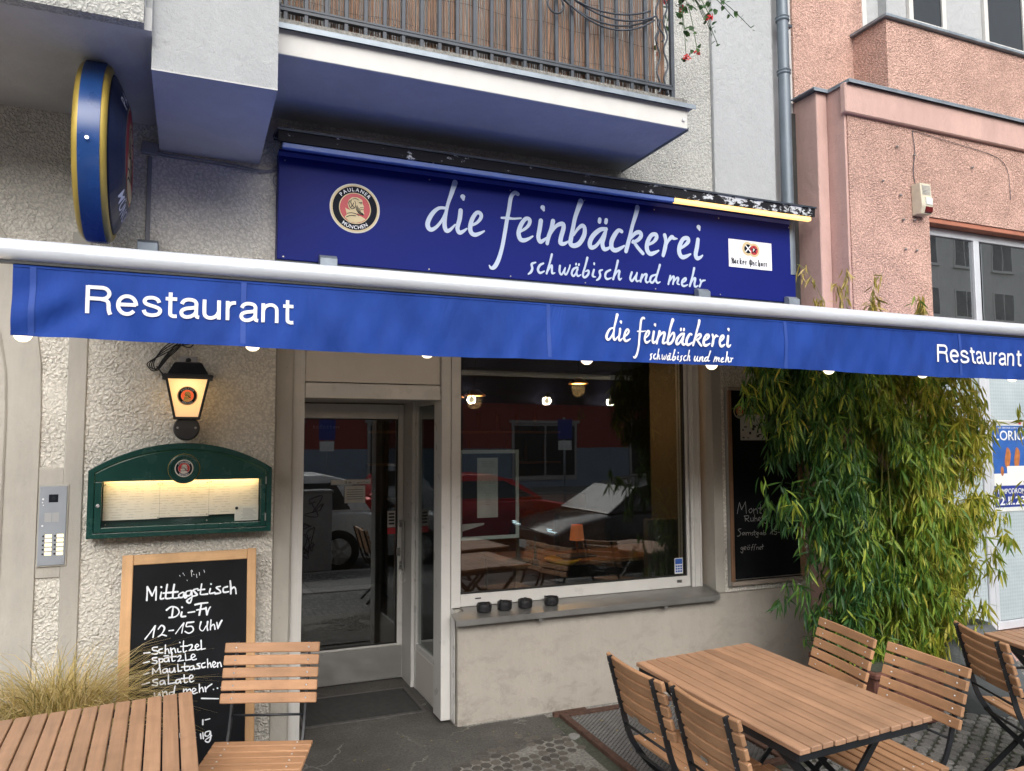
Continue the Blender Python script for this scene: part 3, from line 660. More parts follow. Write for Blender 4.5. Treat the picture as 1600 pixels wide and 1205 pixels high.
CHALK=[[(-0.1866, 0.9463), (-0.1863, 0.9841), (-0.1862, 1.0132)], [(-0.1862, 1.0132), (-0.1746, 0.9919), (-0.1629, 0.9677)], [(-0.1629, 0.9677), (-0.1543, 0.9874), (-0.1451, 1.0102)], [(-0.1451, 1.0102), (-0.1441, 0.9779), (-0.1441, 0.9446)], [(-0.1195, 0.9819), (-0.1229, 0.9499), (-0.1076, 0.9499)], [(-0.1209, 1.0084), (-0.1198, 1.0065)], [(-0.093, 1.0181), (-0.0974, 0.9772), (-0.096, 0.949), (-0.0661, 0.9495)], [(-0.1111, 0.9765), (-0.078, 0.9769), (-0.0418, 0.9777)], [(-0.0596, 1.0157), (-0.064, 0.9747), (-0.0616, 0.948), (-0.0327, 0.9487)], [(-0.0166, 0.974), (-0.0359, 0.9637), (-0.0327, 0.9487), (-0.0159, 0.9503), (-0.0109, 0.9706)], [(-0.0109, 0.9706), (-0.0074, 0.9467), (0.001, 0.9472)], [(0.0227, 0.9799), (0.0003, 0.9757), (-0.0021, 0.9569), (0.0177, 0.9553), (0.0256, 0.9767)], [(0.0256, 0.9767), (0.0276, 0.9439), (0.0186, 0.9168), (0.0032, 0.9281), (0.0236, 0.9442)], [(0.0549, 0.9864), (0.034, 0.982), (0.0428, 0.9677), (0.0528, 0.955), (0.0308, 0.9496)], [(0.0732, 1.009), (0.0689, 0.9704), (0.071, 0.9554), (0.103, 0.9559)], [(0.0556, 0.9786), (0.0881, 0.9809)], [(0.1168, 0.9818), (0.1138, 0.958), (0.1386, 0.9603)], [(0.1186, 1.0069), (0.1198, 1.005)], [(0.1658, 0.9902), (0.1456, 0.9856), (0.1621, 0.9706), (0.1676, 0.9569), (0.1421, 0.954)], [(0.2009, 0.9858), (0.1817, 0.9799), (0.1838, 0.9587), (0.2083, 0.9598)], [(0.215, 1.0151), (0.2185, 0.9833), (0.2191, 0.9481)], [(0.2187, 0.9681), (0.2332, 0.981), (0.2422, 0.9724), (0.2455, 0.9467)], [(-0.092, 0.8902), (-0.0703, 0.9047), (-0.0424, 0.8965), (-0.0322, 0.8723), (-0.0495, 0.8533), (-0.0787, 0.8518)], [(-0.0618, 0.8982), (-0.0639, 0.875), (-0.0661, 0.8548)], [(-0.0195, 0.8741), (-0.0211, 0.8526), (-0.001, 0.8508)], [(-0.0196, 0.8987), (-0.0184, 0.8969)], [(0.0114, 0.8685), (0.0423, 0.8705)], [(0.0443, 0.9058), (0.0697, 0.9097), (0.1051, 0.9109)], [(0.0743, 0.9075), (0.0694, 0.8753), (0.0654, 0.852)], [(0.0523, 0.878), (0.0931, 0.8822)], [(0.097, 0.886), (0.103, 0.8499)], [(0.103, 0.8499), (0.1104, 0.8748), (0.1188, 0.8878)], [(-0.1882, 0.7555), (-0.165, 0.7858), (-0.1432, 0.8154)], [(-0.1432, 0.8154), (-0.1479, 0.7899), (-0.1517, 0.7599)], [(-0.1286, 0.7985), (-0.1144, 0.8156), (-0.0992, 0.8015), (-0.1104, 0.7749), (-0.1274, 0.761)], [(-0.1274, 0.761), (-0.1102, 0.7691), (-0.0892, 0.7613)], [(-0.0779, 0.7862), (-0.057, 0.7865)], [(-0.0455, 0.7686), (-0.0284, 0.7931), (-0.0085, 0.8175)], [(-0.0085, 0.8175), (-0.0129, 0.7946), (-0.0167, 0.7688)], [(0.0391, 0.8191), (0.0071, 0.8179)], [(0.0071, 0.8179), (0.0037, 0.7989), (0.0301, 0.7976), (0.0379, 0.777), (0.018, 0.7643), (-0.0012, 0.7749)], [(0.0747, 0.8158), (0.0687, 0.7841), (0.0843, 0.7697), (0.0996, 0.793)], [(0.1072, 0.8141), (0.1048, 0.7895), (0.1081, 0.7704)], [(0.123, 0.8215), (0.1219, 0.7939), (0.1212, 0.7715)], [(0.1226, 0.7879), (0.1378, 0.7983), (0.144, 0.7729)], [(0.152, 0.8059), (0.1583, 0.7745)], [(0.1583, 0.7745), (0.1693, 0.8013), (0.1766, 0.8138)], [(-0.1912, 0.687), (-0.1634, 0.6875)], [(-0.1301, 0.7109), (-0.1517, 0.7091), (-0.1486, 0.6968), (-0.1284, 0.6907), (-0.1318, 0.6774), (-0.1546, 0.6809)], [(-0.1065, 0.6999), (-0.1215, 0.6957), (-0.1195, 0.6818), (-0.1032, 0.6807)], [(-0.0923, 0.7168), (-0.0921, 0.6744)], [(-0.0925, 0.6887), (-0.0808, 0.6972), (-0.0735, 0.6753)], [(-0.0671, 0.6987), (-0.0637, 0.6742)], [(-0.0641, 0.6886), (-0.0506, 0.697), (-0.0428, 0.6749)], [(-0.034, 0.6924), (-0.0313, 0.676), (-0.0186, 0.677)], [(-0.0254, 0.7239), (-0.0243, 0.722)], [(-0.0073, 0.7284), (-0.0064, 0.6757), (0.008, 0.6777)], [(-0.0204, 0.7026), (0.0129, 0.7021)], [(0.0184, 0.7044), (0.0334, 0.7058), (0.0327, 0.6914), (0.0207, 0.6781)], [(0.0207, 0.6781), (0.047, 0.6795)], [(0.0495, 0.6896), (0.0662, 0.6967), (0.0575, 0.7063), (0.0494, 0.6943), (0.0582, 0.6771), (0.0761, 0.6811)], [(0.0768, 0.723), (0.0796, 0.6773)], [(0.0796, 0.6773), (0.0987, 0.6799)], [(-0.1923, 0.6397), (-0.1646, 0.6435)], [(-0.1312, 0.6597), (-0.1501, 0.6589), (-0.147, 0.6484), (-0.1296, 0.6425), (-0.133, 0.6315), (-0.152, 0.6347)], [(-0.1202, 0.6528), (-0.1164, 0.6167)], [(-0.1201, 0.65), (-0.1028, 0.6498), (-0.1034, 0.6368), (-0.1169, 0.6354)], [(-0.0795, 0.6542), (-0.0957, 0.6502), (-0.0925, 0.6356), (-0.079, 0.637), (-0.0767, 0.6539)], [(-0.0767, 0.6539), (-0.0723, 0.6334)], [(-0.0972, 0.6635), (-0.077, 0.6625)], [(-0.061, 0.6763), (-0.0582, 0.6359), (-0.045, 0.6362)], [(-0.0713, 0.6562), (-0.0412, 0.6558)], [(-0.0356, 0.6512), (-0.0209, 0.6583), (-0.0189, 0.6477), (-0.0306, 0.6312)], [(-0.0306, 0.6312), (-0.0036, 0.6329)], [(0.0028, 0.6638), (0.0064, 0.6306)], [(0.0064, 0.6306), (0.0297, 0.6339)], [(0.0312, 0.6383), (0.0505, 0.6478), (0.0391, 0.6589), (0.031, 0.6464), (0.0398, 0.6299), (0.0559, 0.6322)], [(-0.1877, 0.5841), (-0.1654, 0.5883)], [(-0.1475, 0.5812), (-0.1473, 0.6076)], [(-0.1473, 0.6076), (-0.1327, 0.5891)], [(-0.1327, 0.5891), (-0.1162, 0.611)], [(-0.1162, 0.611), (-0.1098, 0.5797)], [(-0.0833, 0.6005), (-0.0995, 0.5966), (-0.0991, 0.5824), (-0.0855, 0.5837), (-0.0805, 0.5973)], [(-0.0805, 0.5973), (-0.0762, 0.5792)], [(-0.0697, 0.599), (-0.0675, 0.5817), (-0.0528, 0.5828), (-0.0478, 0.5994)], [(-0.0478, 0.5994), (-0.0429, 0.5789)], [(-0.0318, 0.6159), (-0.0281, 0.5806)], [(-0.0281, 0.5806), (-0.0133, 0.5824)], [(0.0012, 0.618), (0.0032, 0.5822), (0.0215, 0.583)], [(-0.0121, 0.6), (0.021, 0.6003)], [(0.0433, 0.6007), (0.0267, 0.5968), (0.027, 0.5836), (0.0409, 0.5837), (0.0445, 0.5977)], [(0.0445, 0.5977), (0.0493, 0.5816)], [(0.075, 0.6088), (0.0599, 0.6064), (0.0714, 0.5947), (0.0727, 0.5848), (0.0548, 0.585)], [(0.0974, 0.6092), (0.0835, 0.6049), (0.0856, 0.5874), (0.1007, 0.5886)], [(0.1101, 0.6264), (0.1127, 0.5832)], [(0.1124, 0.596), (0.1229, 0.6064), (0.1296, 0.5842)], [(0.1363, 0.5904), (0.1503, 0.6005), (0.1416, 0.6102), (0.1344, 0.5976), (0.1421, 0.5822), (0.1546, 0.5867)], [(0.1588, 0.6025), (0.1609, 0.5807)], [(0.1606, 0.5953), (0.1719, 0.604), (0.1786, 0.5817)], [(-0.194, 0.5356), (-0.1612, 0.5417)], [(-0.1241, 0.5542), (-0.1439, 0.5521), (-0.1409, 0.5416), (-0.1235, 0.5356), (-0.1269, 0.5236), (-0.148, 0.529)], [(-0.0952, 0.5452), (-0.1113, 0.5415), (-0.1092, 0.5272), (-0.0974, 0.5286), (-0.0924, 0.5421)], [(-0.0924, 0.5421), (-0.087, 0.5234)], [(-0.0742, 0.5694), (-0.0729, 0.5251)], [(-0.0729, 0.5251), (-0.042, 0.5271)], [(-0.0216, 0.5423), (-0.0368, 0.5384), (-0.0364, 0.5242), (-0.0239, 0.5255), (-0.0187, 0.5391)], [(-0.0187, 0.5391), (-0.0144, 0.5221)], [(-0.0001, 0.5609), (0.0031, 0.5235), (0.0185, 0.5251)], [(-0.0134, 0.5436), (0.0208, 0.543)], [(0.0255, 0.5357), (0.043, 0.5451), (0.0333, 0.5559), (0.0253, 0.5437), (0.0313, 0.5218), (0.0473, 0.5257)], [(-0.1365, 0.4884), (-0.1333, 0.4723), (-0.1199, 0.4724), (-0.1123, 0.4882)], [(-0.1123, 0.4882), (-0.1085, 0.4698)], [(-0.099, 0.4922), (-0.0956, 0.4682)], [(-0.096, 0.4834), (-0.0827, 0.4902), (-0.0761, 0.4686)], [(-0.05, 0.4834), (-0.0663, 0.4826), (-0.0642, 0.4683), (-0.0497, 0.4721)], [(-0.041, 0.5117), (-0.0447, 0.4884), (-0.0442, 0.4697), (-0.0338, 0.469)], [(-0.001, 0.4916), (-0.0004, 0.4677)], [(0.0009, 0.4828), (0.0128, 0.4899), (0.0161, 0.4685)], [(0.0169, 0.4809), (0.0294, 0.4879), (0.036, 0.4689)], [(0.0409, 0.4711), (0.0584, 0.4804), (0.0471, 0.4897), (0.0396, 0.4792), (0.0466, 0.463), (0.0643, 0.4665)], [(0.0734, 0.5066), (0.0754, 0.4669)], [(0.0751, 0.4812), (0.0878, 0.4894), (0.0944, 0.4674)], [(0.1018, 0.4889), (0.1056, 0.466)], [(0.1054, 0.4775), (0.1158, 0.4889), (0.1336, 0.4994)], [(0.1415, 0.4732), (0.1427, 0.4719)], [(0.1612, 0.4765), (0.1624, 0.4752)], [(0.1794, 0.4789), (0.1805, 0.4777)], [(0.0862, 0.4354), (0.1679, 0.4234)], [(0.0942, 0.3294), (0.0947, 0.3068)], [(0.1053, 0.3279), (0.1276, 0.3306)], [(0.0167, 0.3399), (0.0284, 0.3103)], [(0.0387, 0.3369), (0.0422, 0.3056)], [(0.0956, 0.2673), (0.099, 0.2388)], [(0.1288, 0.2711), (0.1094, 0.2682), (0.107, 0.2517), (0.1237, 0.2493), (0.1317, 0.2679)], [(0.1317, 0.2679), (0.134, 0.2394), (0.1244, 0.2184), (0.1075, 0.2292), (0.1377, 0.2473)], [(0.0846, 0.2633), (0.0879, 0.2404)], [(0.0595, 0.2724), (0.0431, 0.2691), (0.0464, 0.2464), (0.0628, 0.2496)], [(-0.0146, 0.2856), (-0.0111, 0.2574), (0.0079, 0.2574), (0.0127, 0.2818)], [(-0.0133, 1.0629), (-0.0115, 1.0586)], [(-0.0192, 1.0722), (-0.0168, 1.0661)], [(0.0202, 1.0816), (0.0243, 1.0513)], [(0.0229, 1.0844), (0.0277, 1.0751)], [(0.0463, 1.0618), (0.0495, 1.0436)], [(0.032, 1.0628), (0.0355, 1.0596)], [(0.0603, 1.0699), (0.0618, 1.0548)], [(0.083, 1.0804), (0.0862, 1.0682)], [(0.0015, 1.035), (0.0028, 1.0302)], [(-0.0357, 1.0614), (-0.0322, 1.0564)]]
RIGHT_CHALK=[[(3.683, 1.218), (3.692, 1.257), (3.705, 1.298)], [(3.705, 1.298), (3.722, 1.245)], [(3.722, 1.245), (3.759, 1.301)], [(3.759, 1.301), (3.766, 1.215)], [(3.811, 1.252), (3.789, 1.238), (3.8, 1.218), (3.82, 1.233), (3.811, 1.252)], [(3.831, 1.248), (3.833, 1.212)], [(3.834, 1.236), (3.86, 1.247), (3.867, 1.211)], [(3.897, 1.278), (3.891, 1.218), (3.905, 1.213)], [(3.874, 1.25), (3.916, 1.253)], [(3.95, 1.244), (3.924, 1.236), (3.929, 1.216), (3.951, 1.224), (3.95, 1.244)], [(3.95, 1.244), (3.954, 1.168), (3.918, 1.177)], [(3.75, 1.2), (3.755, 1.161)], [(3.744, 1.196), (3.78, 1.199), (3.783, 1.181), (3.756, 1.179)], [(3.756, 1.179), (3.788, 1.156)], [(3.803, 1.182), (3.804, 1.159), (3.822, 1.161)], [(3.825, 1.186), (3.828, 1.158)], [(3.839, 1.204), (3.84, 1.157)], [(3.84, 1.173), (3.858, 1.178), (3.863, 1.156)], [(3.874, 1.167), (3.894, 1.174), (3.882, 1.184), (3.871, 1.164), (3.893, 1.155)], [(3.912, 1.198), (3.909, 1.157), (3.921, 1.154)], [(3.898, 1.183), (3.926, 1.185)], [(3.948, 1.181), (3.928, 1.172), (3.937, 1.159), (3.948, 1.181)], [(3.948, 1.181), (3.944, 1.137), (3.921, 1.146)], [(3.983, 1.206), (3.978, 1.17)], [(3.975, 1.158), (3.977, 1.154)], [(3.714, 1.108), (3.687, 1.102), (3.71, 1.077), (3.697, 1.058), (3.678, 1.056)], [(3.737, 1.081), (3.721, 1.072), (3.732, 1.061), (3.745, 1.079), (3.748, 1.06)], [(3.756, 1.08), (3.76, 1.059)], [(3.76, 1.073), (3.776, 1.079), (3.779, 1.058)], [(3.78, 1.072), (3.796, 1.078), (3.799, 1.058)], [(3.819, 1.077), (3.807, 1.071), (3.821, 1.061), (3.809, 1.055)], [(3.835, 1.09), (3.832, 1.059), (3.842, 1.057)], [(3.823, 1.077), (3.851, 1.078)], [(3.867, 1.075), (3.85, 1.066), (3.866, 1.059), (3.87, 1.074)], [(3.867, 1.075), (3.863, 1.039), (3.846, 1.044)], [(3.898, 1.073), (3.882, 1.064), (3.898, 1.057), (3.902, 1.073), (3.906, 1.054)], [(3.919, 1.088), (3.916, 1.055), (3.938, 1.058), (3.934, 1.07), (3.918, 1.066)], [(3.978, 1.057), (4.003, 1.09)], [(4.003, 1.09), (3.998, 1.052)], [(4.046, 1.088), (4.023, 1.088)], [(4.023, 1.088), (4.019, 1.073), (4.043, 1.069), (4.034, 1.051), (4.014, 1.055)], [(4.055, 1.065), (4.067, 1.065)], [(4.076, 1.076), (4.088, 1.064)], [(3.718, 0.976), (3.706, 0.968), (3.718, 0.958), (3.728, 0.976)], [(3.728, 0.976), (3.721, 0.933), (3.705, 0.943)], [(3.737, 0.963), (3.757, 0.971), (3.745, 0.978), (3.735, 0.96), (3.752, 0.954)], [(3.773, 0.973), (3.764, 0.961), (3.78, 0.954), (3.788, 0.969), (3.773, 0.973)], [(3.771, 0.986), (3.773, 0.983)], [(3.787, 0.987), (3.789, 0.983)], [(3.803, 0.948), (3.816, 0.987), (3.824, 0.989)], [(3.8, 0.969), (3.82, 0.971)], [(3.825, 0.947), (3.836, 0.985), (3.846, 0.988)], [(3.851, 0.95), (3.851, 0.969)], [(3.851, 0.963), (3.867, 0.968), (3.87, 0.949)], [(3.878, 0.955), (3.895, 0.962), (3.885, 0.97), (3.876, 0.955), (3.89, 0.948)], [(3.907, 0.985), (3.904, 0.95)], [(3.895, 0.97), (3.917, 0.972)], [(3.907, 0.986), (3.903, 0.982)]]
HEAD=[(-0.411, -0.391), (-0.323, -0.29), (-0.391, -0.013), (-0.31, -0.061), (-0.168, -0.094), (-0.263, 0.0), (-0.296, 0.141), (-0.249, 0.323), (-0.128, 0.431), (0.088, 0.451), (0.229, 0.397), (0.296, 0.337), (0.29, 0.242), (0.357, 0.094), (0.337, 0.034), (0.337, -0.074), (0.37, -0.195), (0.303, -0.249), (0.162, -0.229), (0.094, -0.189), (0.074, -0.249), (0.269, -0.316), (0.431, -0.404), (0.269, -0.519), (0.027, -0.599), (-0.215, -0.566)]
HEAD_LINES=[[(-0.209, 0.29), (-0.256, 0.182), (-0.215, 0.04)], [(-0.155, 0.33), (-0.175, 0.209), (-0.128, 0.108), (-0.175, 0.013)], [(-0.067, 0.202), (-0.094, 0.074), (-0.034, 0.027)], [(-0.215, 0.04), (-0.135, -0.04), (-0.013, 0.013)], [(0.034, 0.074), (0.061, -0.067), (0.162, -0.168), (0.343, -0.222)], [(0.074, 0.114), (0.128, -0.094), (0.303, -0.182)], [(-0.31, -0.242), (-0.155, -0.202), (0.02, -0.222), (0.148, -0.283)], [(-0.343, -0.391), (-0.189, -0.316), (0.02, -0.303)], [(0.155, 0.236), (0.263, 0.263)], [(0.209, 0.202), (0.263, 0.215)], [(0.209, 0.047), (0.33, 0.061)], [(0.229, -0.034), (0.323, -0.02)], [(0.121, 0.047), (0.182, -0.141)], [(-0.02, 0.283), (0.02, 0.175), (-0.007, 0.047)], [(-0.108, 0.357), (0.013, 0.391), (0.155, 0.343)], [(0.175, 0.013), (0.229, -0.162)], [(0.094, -0.121), (0.195, -0.222), (0.337, -0.242)]]
GS = .035
def ground_z(y): return -GS * (4.55 - y) if y < 4.55 else 0.0
def ground_rot(th=0.0, extra=0.0):
    return (Matrix.Rotation(math.atan(GS), 3, 'X') @ Matrix.Rotation(-extra, 3, 'Y') @ Matrix.Rotation(th, 3, 'Z')).to_euler()
W = 4.58
# ================================================================== GROUND
def gslab(x0, x1, y0, y1, mat, name, dz=0.0, nx=1, ny=1, kind='structure', parent=None):
    m = MB(); m.grid(lambda u, v: (x0 + (x1 - x0) * u, y0 + (y1 - y0) * v, ground_z(y0 + (y1 - y0) * v) + dz), nx, ny)
    o = m.build(name, mat, parent, fix=False)
    if kind: o['kind'] = kind
    return o
base = MB(); base.box(-60, 70, -60, 60, -1.2, -.36); struct(base.build('ground', 'joint'))
pav = gslab(-12, 16, -.15, 4.55, 'cobble_far', 'pavement', 0, 2, 1)
gslab(.45, 1.60, 4.55, 5.72, 'entry', 'entrance_floor', .002)
def entry_slab():
    m = MB(); N = 26
    def fn(u, v):
        x = .10 + 2.02 * u; y = 4.58 - (.46 + .18 * math.sin(3 * u + 1) + .05 * math.sin(17 * u) + (.25 if u < .55 else .25 - .5 * (u - .55))) * (1 - v)
        return (x, y, ground_z(y) + .012 - .012 * (1 - v) ** 3)
    m.grid(fn, N, 6); o = m.build('asphalt_apron', 'entry', fix=False, smooth=True); struct(o)
entry_slab()
# road, kerb and granite slab strip on the street side
m = MB(); m.box(-60, 70, -9.2, -.30, -.35, ground_z(-.3) - .10); struct(m.build('road', 'asphalt'))
m = MB(); m.box(-60, 70, -60, -9.5, -.35, -.19); struct(m.build('far_pavement', 'concrete'))
kerb = MB(); kerb.box(-12, 16, -.30, -.15, -.36, ground_z(-.15) + .003); struct(kerb.build('kerb', 'granite', bevel=.012))
m = MB(); m.box(-12, 16, -9.5, -9.2, -.35, -.17); struct(m.build('far_kerb', 'granite', bevel=.012))
slab_me = MB().box(-.49, .49, -.49, .49, -.04, .0).mesh('granite_slab', bevel=.006); slab_me.materials.append(M['granite'])
for i in range(14):
    o = link('granite_slab', slab_me, pav, (-5 + i * .99 + random.uniform(-.003, .003), 1.2, ground_z(1.2) + .012), (math.atan(GS), 0, 0))

# cobble stones: geometry where the photograph lets them be told apart
def stone_mesh(sx, sy, seed, h=.03):
    r = random.Random(seed); m = MB(); n = 8
    top = []; mid = []; 
    for k in range(n):
        a = 2 * math.pi * (k + .5 + r.uniform(-.22, .22)) / n; q = abs(math.cos(a)) ** 14 + abs(math.sin(a)) ** 14
        rr = (1 / q) ** (1 / 14) if q > 0 else 1
        jx, jy = r.uniform(.86, 1.05), r.uniform(.86, 1.05)
        top.append((math.cos(a) * rr * sx / 2 * jx * .92, math.sin(a) * rr * sy / 2 * jy * .92, r.uniform(-.0012, .0012)))
        mid.append((math.cos(a) * rr * sx / 2 * jx, math.sin(a) * rr * sy / 2 * jy, -.005))
    bot = [(p[0], p[1], -h) for p in mid]
    m.add([(0, 0, .0018)] + top + mid + bot, [(0, 1 + k, 1 + (k + 1) % n) for k in range(n)] + [(1 + k, 1 + n + k, 1 + n + (k + 1) % n, 1 + (k + 1) % n) for k in range(n)] +
          [(1 + n + k, 1 + 2 * n + k, 1 + 2 * n + (k + 1) % n, 1 + n + (k + 1) % n) for k in range(n)])
    return m
def in_view(x, y):
    p = Vector((x, y, ground_z(y))) - Vector((0, 0, 1.75)); w_ = p.dot(fw)
    if w_ < .3: return False
    u = 800 + 1197 * p.dot(r2) / w_; v = 602 - 1197 * p.dot(u2) / w_
    return -40 < u < 1680 and -40 < v < 1290
def cobbles(x0, x1, y0, y1, parent, mat, pitch, skip, nmax, dz, ang, name='stone', seed=3):
    rr = random.Random(seed); meshes = []
    for k in range(9):
        me = stone_mesh(pitch * rr.uniform(.84, 1.0), pitch * rr.uniform(.84, .95), seed * 10 + k).mesh(name); me.materials.append(M[mat]); meshes.append(me)
    pts = []; c, s_ = math.cos(ang), math.sin(ang); cx, cy = (x0 + x1) / 2, (y0 + y1) / 2
    L = max(x1 - x0, y1 - y0); n = int(L / pitch)
    for j in range(-n, n + 1):
        off = (j % 2) * .5 + rr.uniform(-.2, .2)
        for i in range(-n, n + 1):
            u = (i + off) * pitch + rr.uniform(-.004, .004); v = j * pitch + rr.uniform(-.003, .003) + .03 * math.sin(u * 2.3)
            x = cx + u * c - v * s_; y = cy + u * s_ + v * c
            if x0 < x < x1 and y0 < y < y1 and in_view(x, y) and not skip(x, y): pts.append((x, y))
    pts.sort(key=lambda p: p[0] ** 2 + p[1] ** 2)
    ind, rest = pts[:nmax], pts[nmax:]
    for x, y in ind:
        link(name, rr.choice(meshes), parent, (x, y, ground_z(y) + dz + rr.uniform(-.002, .003)), (math.atan(GS) + rr.uniform(-.04, .04), rr.uniform(-.04, .04), ang + rr.uniform(-.07, .07)))
    big = MB()
    for x, y in rest:
        a = ang + rr.uniform(-.07, .07); ca, sa = math.cos(a), math.sin(a); z = ground_z(y) + dz + rr.uniform(-.002, .003)
        src = rr.choice(meshes); kx = rr.uniform(.92, 1.05)
        big.add([(x + (v.co.x * ca - v.co.y * sa) * kx, y + v.co.x * sa + v.co.y * ca, z + v.co.z + GS * (v.co.x * sa + v.co.y * ca)) for v in src.vertices], [tuple(p.vertices) for p in src.polygons])
    if rest: big.build(name + '_field', mat, parent, fix=False, kind='stuff')
bed = gslab(2.12, 7.2, 1.6, 4.56, 'joint', 'joint_bed', .004, kind=None, parent=pav)
GRATE = (2.20, 3.12, 3.45, 4.50)
cobbles(2.14, 7.0, 1.9, 4.55, pav, 'stone', .073, lambda x, y: GRATE[0] - .05 < x < GRATE[1] + .05 and y > GRATE[2] - .05, 240, .014, .45)
bed2 = gslab(.9, 2.12, 3.2, 4.22, 'mortar', 'mortar_bed', .006, kind=None, parent=pav)
cobbles(.95, 2.12, 3.3, 4.36, pav, 'stone_tar', .064, lambda x, y: y > 4.20 - .12 * math.sin(6 * x) or mnoise.noise(Vector((x * 5, y * 5, 3))) > .28, 60, .0098, .2, seed=8)

# entrance mat
t = thing('door_mat', 'dark recessed ribbed mat in front of the glass door', 'door mat', (1.07, 5.17, .004))
MB().box(-.38, .36, -.24, .25, 0, .006).build('mat_field', 'mat_dark', t)
mm = MB()
for i in range(22): mm.box(-.36, .34, -.225 + i * .0215, -.212 + i * .0215, .006, .011)
mm.build('rib', 'mat_dark', t)
mm = MB(); mm.box(-.40, .38, -.26, -.24, 0, .010); mm.box(-.40, .38, .25, .27, 0, .010); mm.box(-.40, -.38, -.24, .25, 0, .010); mm.box(.36, .38, -.24, .25, 0, .010)
mm.build('mat_frame', 'iron', t)

# light-well grating
x0, x1, y0, y1 = GRATE
t = thing('light_well_grating', 'expanded metal grating in a rusty frame set in the paving below the window', 'grating', (x0, y0, ground_z(y0)), (math.atan(GS), 0, 0))
w_, d_ = x1 - x0, y1 - y0
mm = MB(); mm.box(0, .045, 0, d_, 0, .028); mm.box(w_ - .045, w_, 0, d_, 0, .028); mm.box(.045, w_ - .045, 0, .045, 0, .028); mm.box(.045, w_ - .045, d_ - .045, d_, 0, .028)
mm.build('grating_frame', 'rust', t, bevel=.003)
MB().box(.045, w_ - .045, .045, d_ - .045, .001, .005).build('pit_shade_sheet', 'iron', t)  # flat dark sheet standing in for the shaded pit below the strands
mm = MB(); px_, py_ = .034, .015
nx_, ny_ = int((w_ - .09) / px_), int((d_ - .09) / py_)
for j in range(ny_):
    pts = [(.045 + i * px_ / 2, .045 + py_ * (j + .5) + (py_ * .36 if (i + j) % 2 else -py_ * .36), .018) for i in range(2 * nx_ + 1)]
    vs = []; fs = []
    for k, p in enumerate(pts): vs += [(p[0], p[1] - .0022, p[2] - .004), (p[0], p[1] + .0022, p[2] + .004)]
    fs = [(2 * k, 2 * k + 1, 2 * k + 3, 2 * k + 2) for k in range(len(pts) - 1)]; mm.add(vs, fs)
mm.build('mesh_strands', 'iron', t, fix=False, kind='stuff')
mm = MB(); mm.box(-.03, .20, d_ + .002, d_ + .03, 0, .03); mm.build('hinge_bracket', 'rust', t)
# plinth edge strip along the wall foot
m = MB(); m.prism([(4.47, -.01), (4.57, .016), (4.57, -.05), (4.47, -.05)], 0, 1.58, 4.34)
m.build('wall_foot_strip', 'concrete', pav)

# ================================================================== RESTAURANT BUILDING
B = thing('restaurant_building', 'cream stucco restaurant house front with glass door, shop window and balcony', 'building', (0, W, 0))
def P(o): o.parent = B; o.matrix_parent_inverse = Matrix.Translation((0, -W, 0)); return o
def part(mb, name, mat, **k): return P(mb.build(name, mat, **k))
# textured wall left of the door, up under the bay
part(MB().box(-3.2, .443, W, W + .3, -.3, 3.50), 'stucco_wall', 'stucco')
part(MB().box(.443, 1.50, W + .005, W + .3, 2.36, 3.62), 'stucco_wall_over_door', 'stucco')
part(MB().box(1.50, 3.50, W + .005, W + .3, 2.36, 3.62), 'stucco_wall_over_window', 'stucco')
part(MB().box(3.58, 4.36, W, W + .3, .66, 3.3), 'stucco_wall_right', 'stucco')
part(MB().box(3.50, 3.58, W + .004, W + .3, .66, 3.3), 'smooth_reveal_strip', 'cream')
part(MB().box(.32, .45, W + .003, W + .3, 3.49, 3.70), 'wall_core', 'cream')
part(MB().box(-.197, .33, W - .0, W + .3, 3.50, 5.2), 'wall_core', 'cream')
# smooth bands standing proud of the stucco
part(MB().box(-.60, -.512, W - .014, W + .01, -.2, 2.86), 'smooth_band', 'cream', bevel=.004)
bandp = [(-3.0, -.2), (-.712, -.2), (-.712, 1.9), (-.72, 2.15), (-.745, 2.35), (-.79, 2.55), (-.85, 2.72), (-.94, 2.88), (-1.08, 3.02), (-1.3, 3.14), (-3.0, 3.2)]
part(MB().prism(bandp, 1, W - .016, W + .01), 'smooth_door_surround', 'cream', bevel=.003)
inn = [(-3.0, -.2), (-.86, -.2), (-.86, 1.9), (-.868, 2.1), (-.90, 2.3), (-.95, 2.45), (-1.03, 2.6), (-1.15, 2.72), (-1.3, 2.80), (-3.0, 2.84)]
part(MB().prism(inn, 1, W - .030, W - .010), 'surround_roll', 'cream', bevel=.008)
part(MB().box(-.712, -.60, W - .010, W + .01, 1.06, 1.135), 'intercom_surround', 'cream', bevel=.003)
part(MB().box(-.712, -.60, W - .010, W + .01, 1.53, 1.62), 'intercom_surround', 'cream', bevel=.003)
# the reveal left of the door and grey sheltered panel over it
part(MB().box(.443, .552, W + .045, W + .3, -.02, 2.50), 'door_reveal', 'cream', bevel=.012)
part(MB().box(-.24, .425, W - .012, W, 2.62, 3.34), 'patched_panel', 'stucco')
# lower wall below the shop window
bw = MB(); bw.box(1.545, 4.36, W - .015, W + .3, -.2, .655); part(bw, 'plinth_wall', 'base_wall', bevel=.006)
# inner walls of the door recess
part(MB().box(.44, .60, 4.90, 5.72, -.02, 2.50), 'recess_wall', 'cream')
part(MB().box(.60, 1.56, 4.80, 5.72, 2.036, 2.10), 'recess_ceiling', 'white_panel')
for cx_ in (.72, 1.27):
    part(MB().lathe([(.0, 2.031), (.020, 2.031), (.020, 2.036)], 16, c=(cx_, 5.05, 0)), 'recess_spot', 'spot')

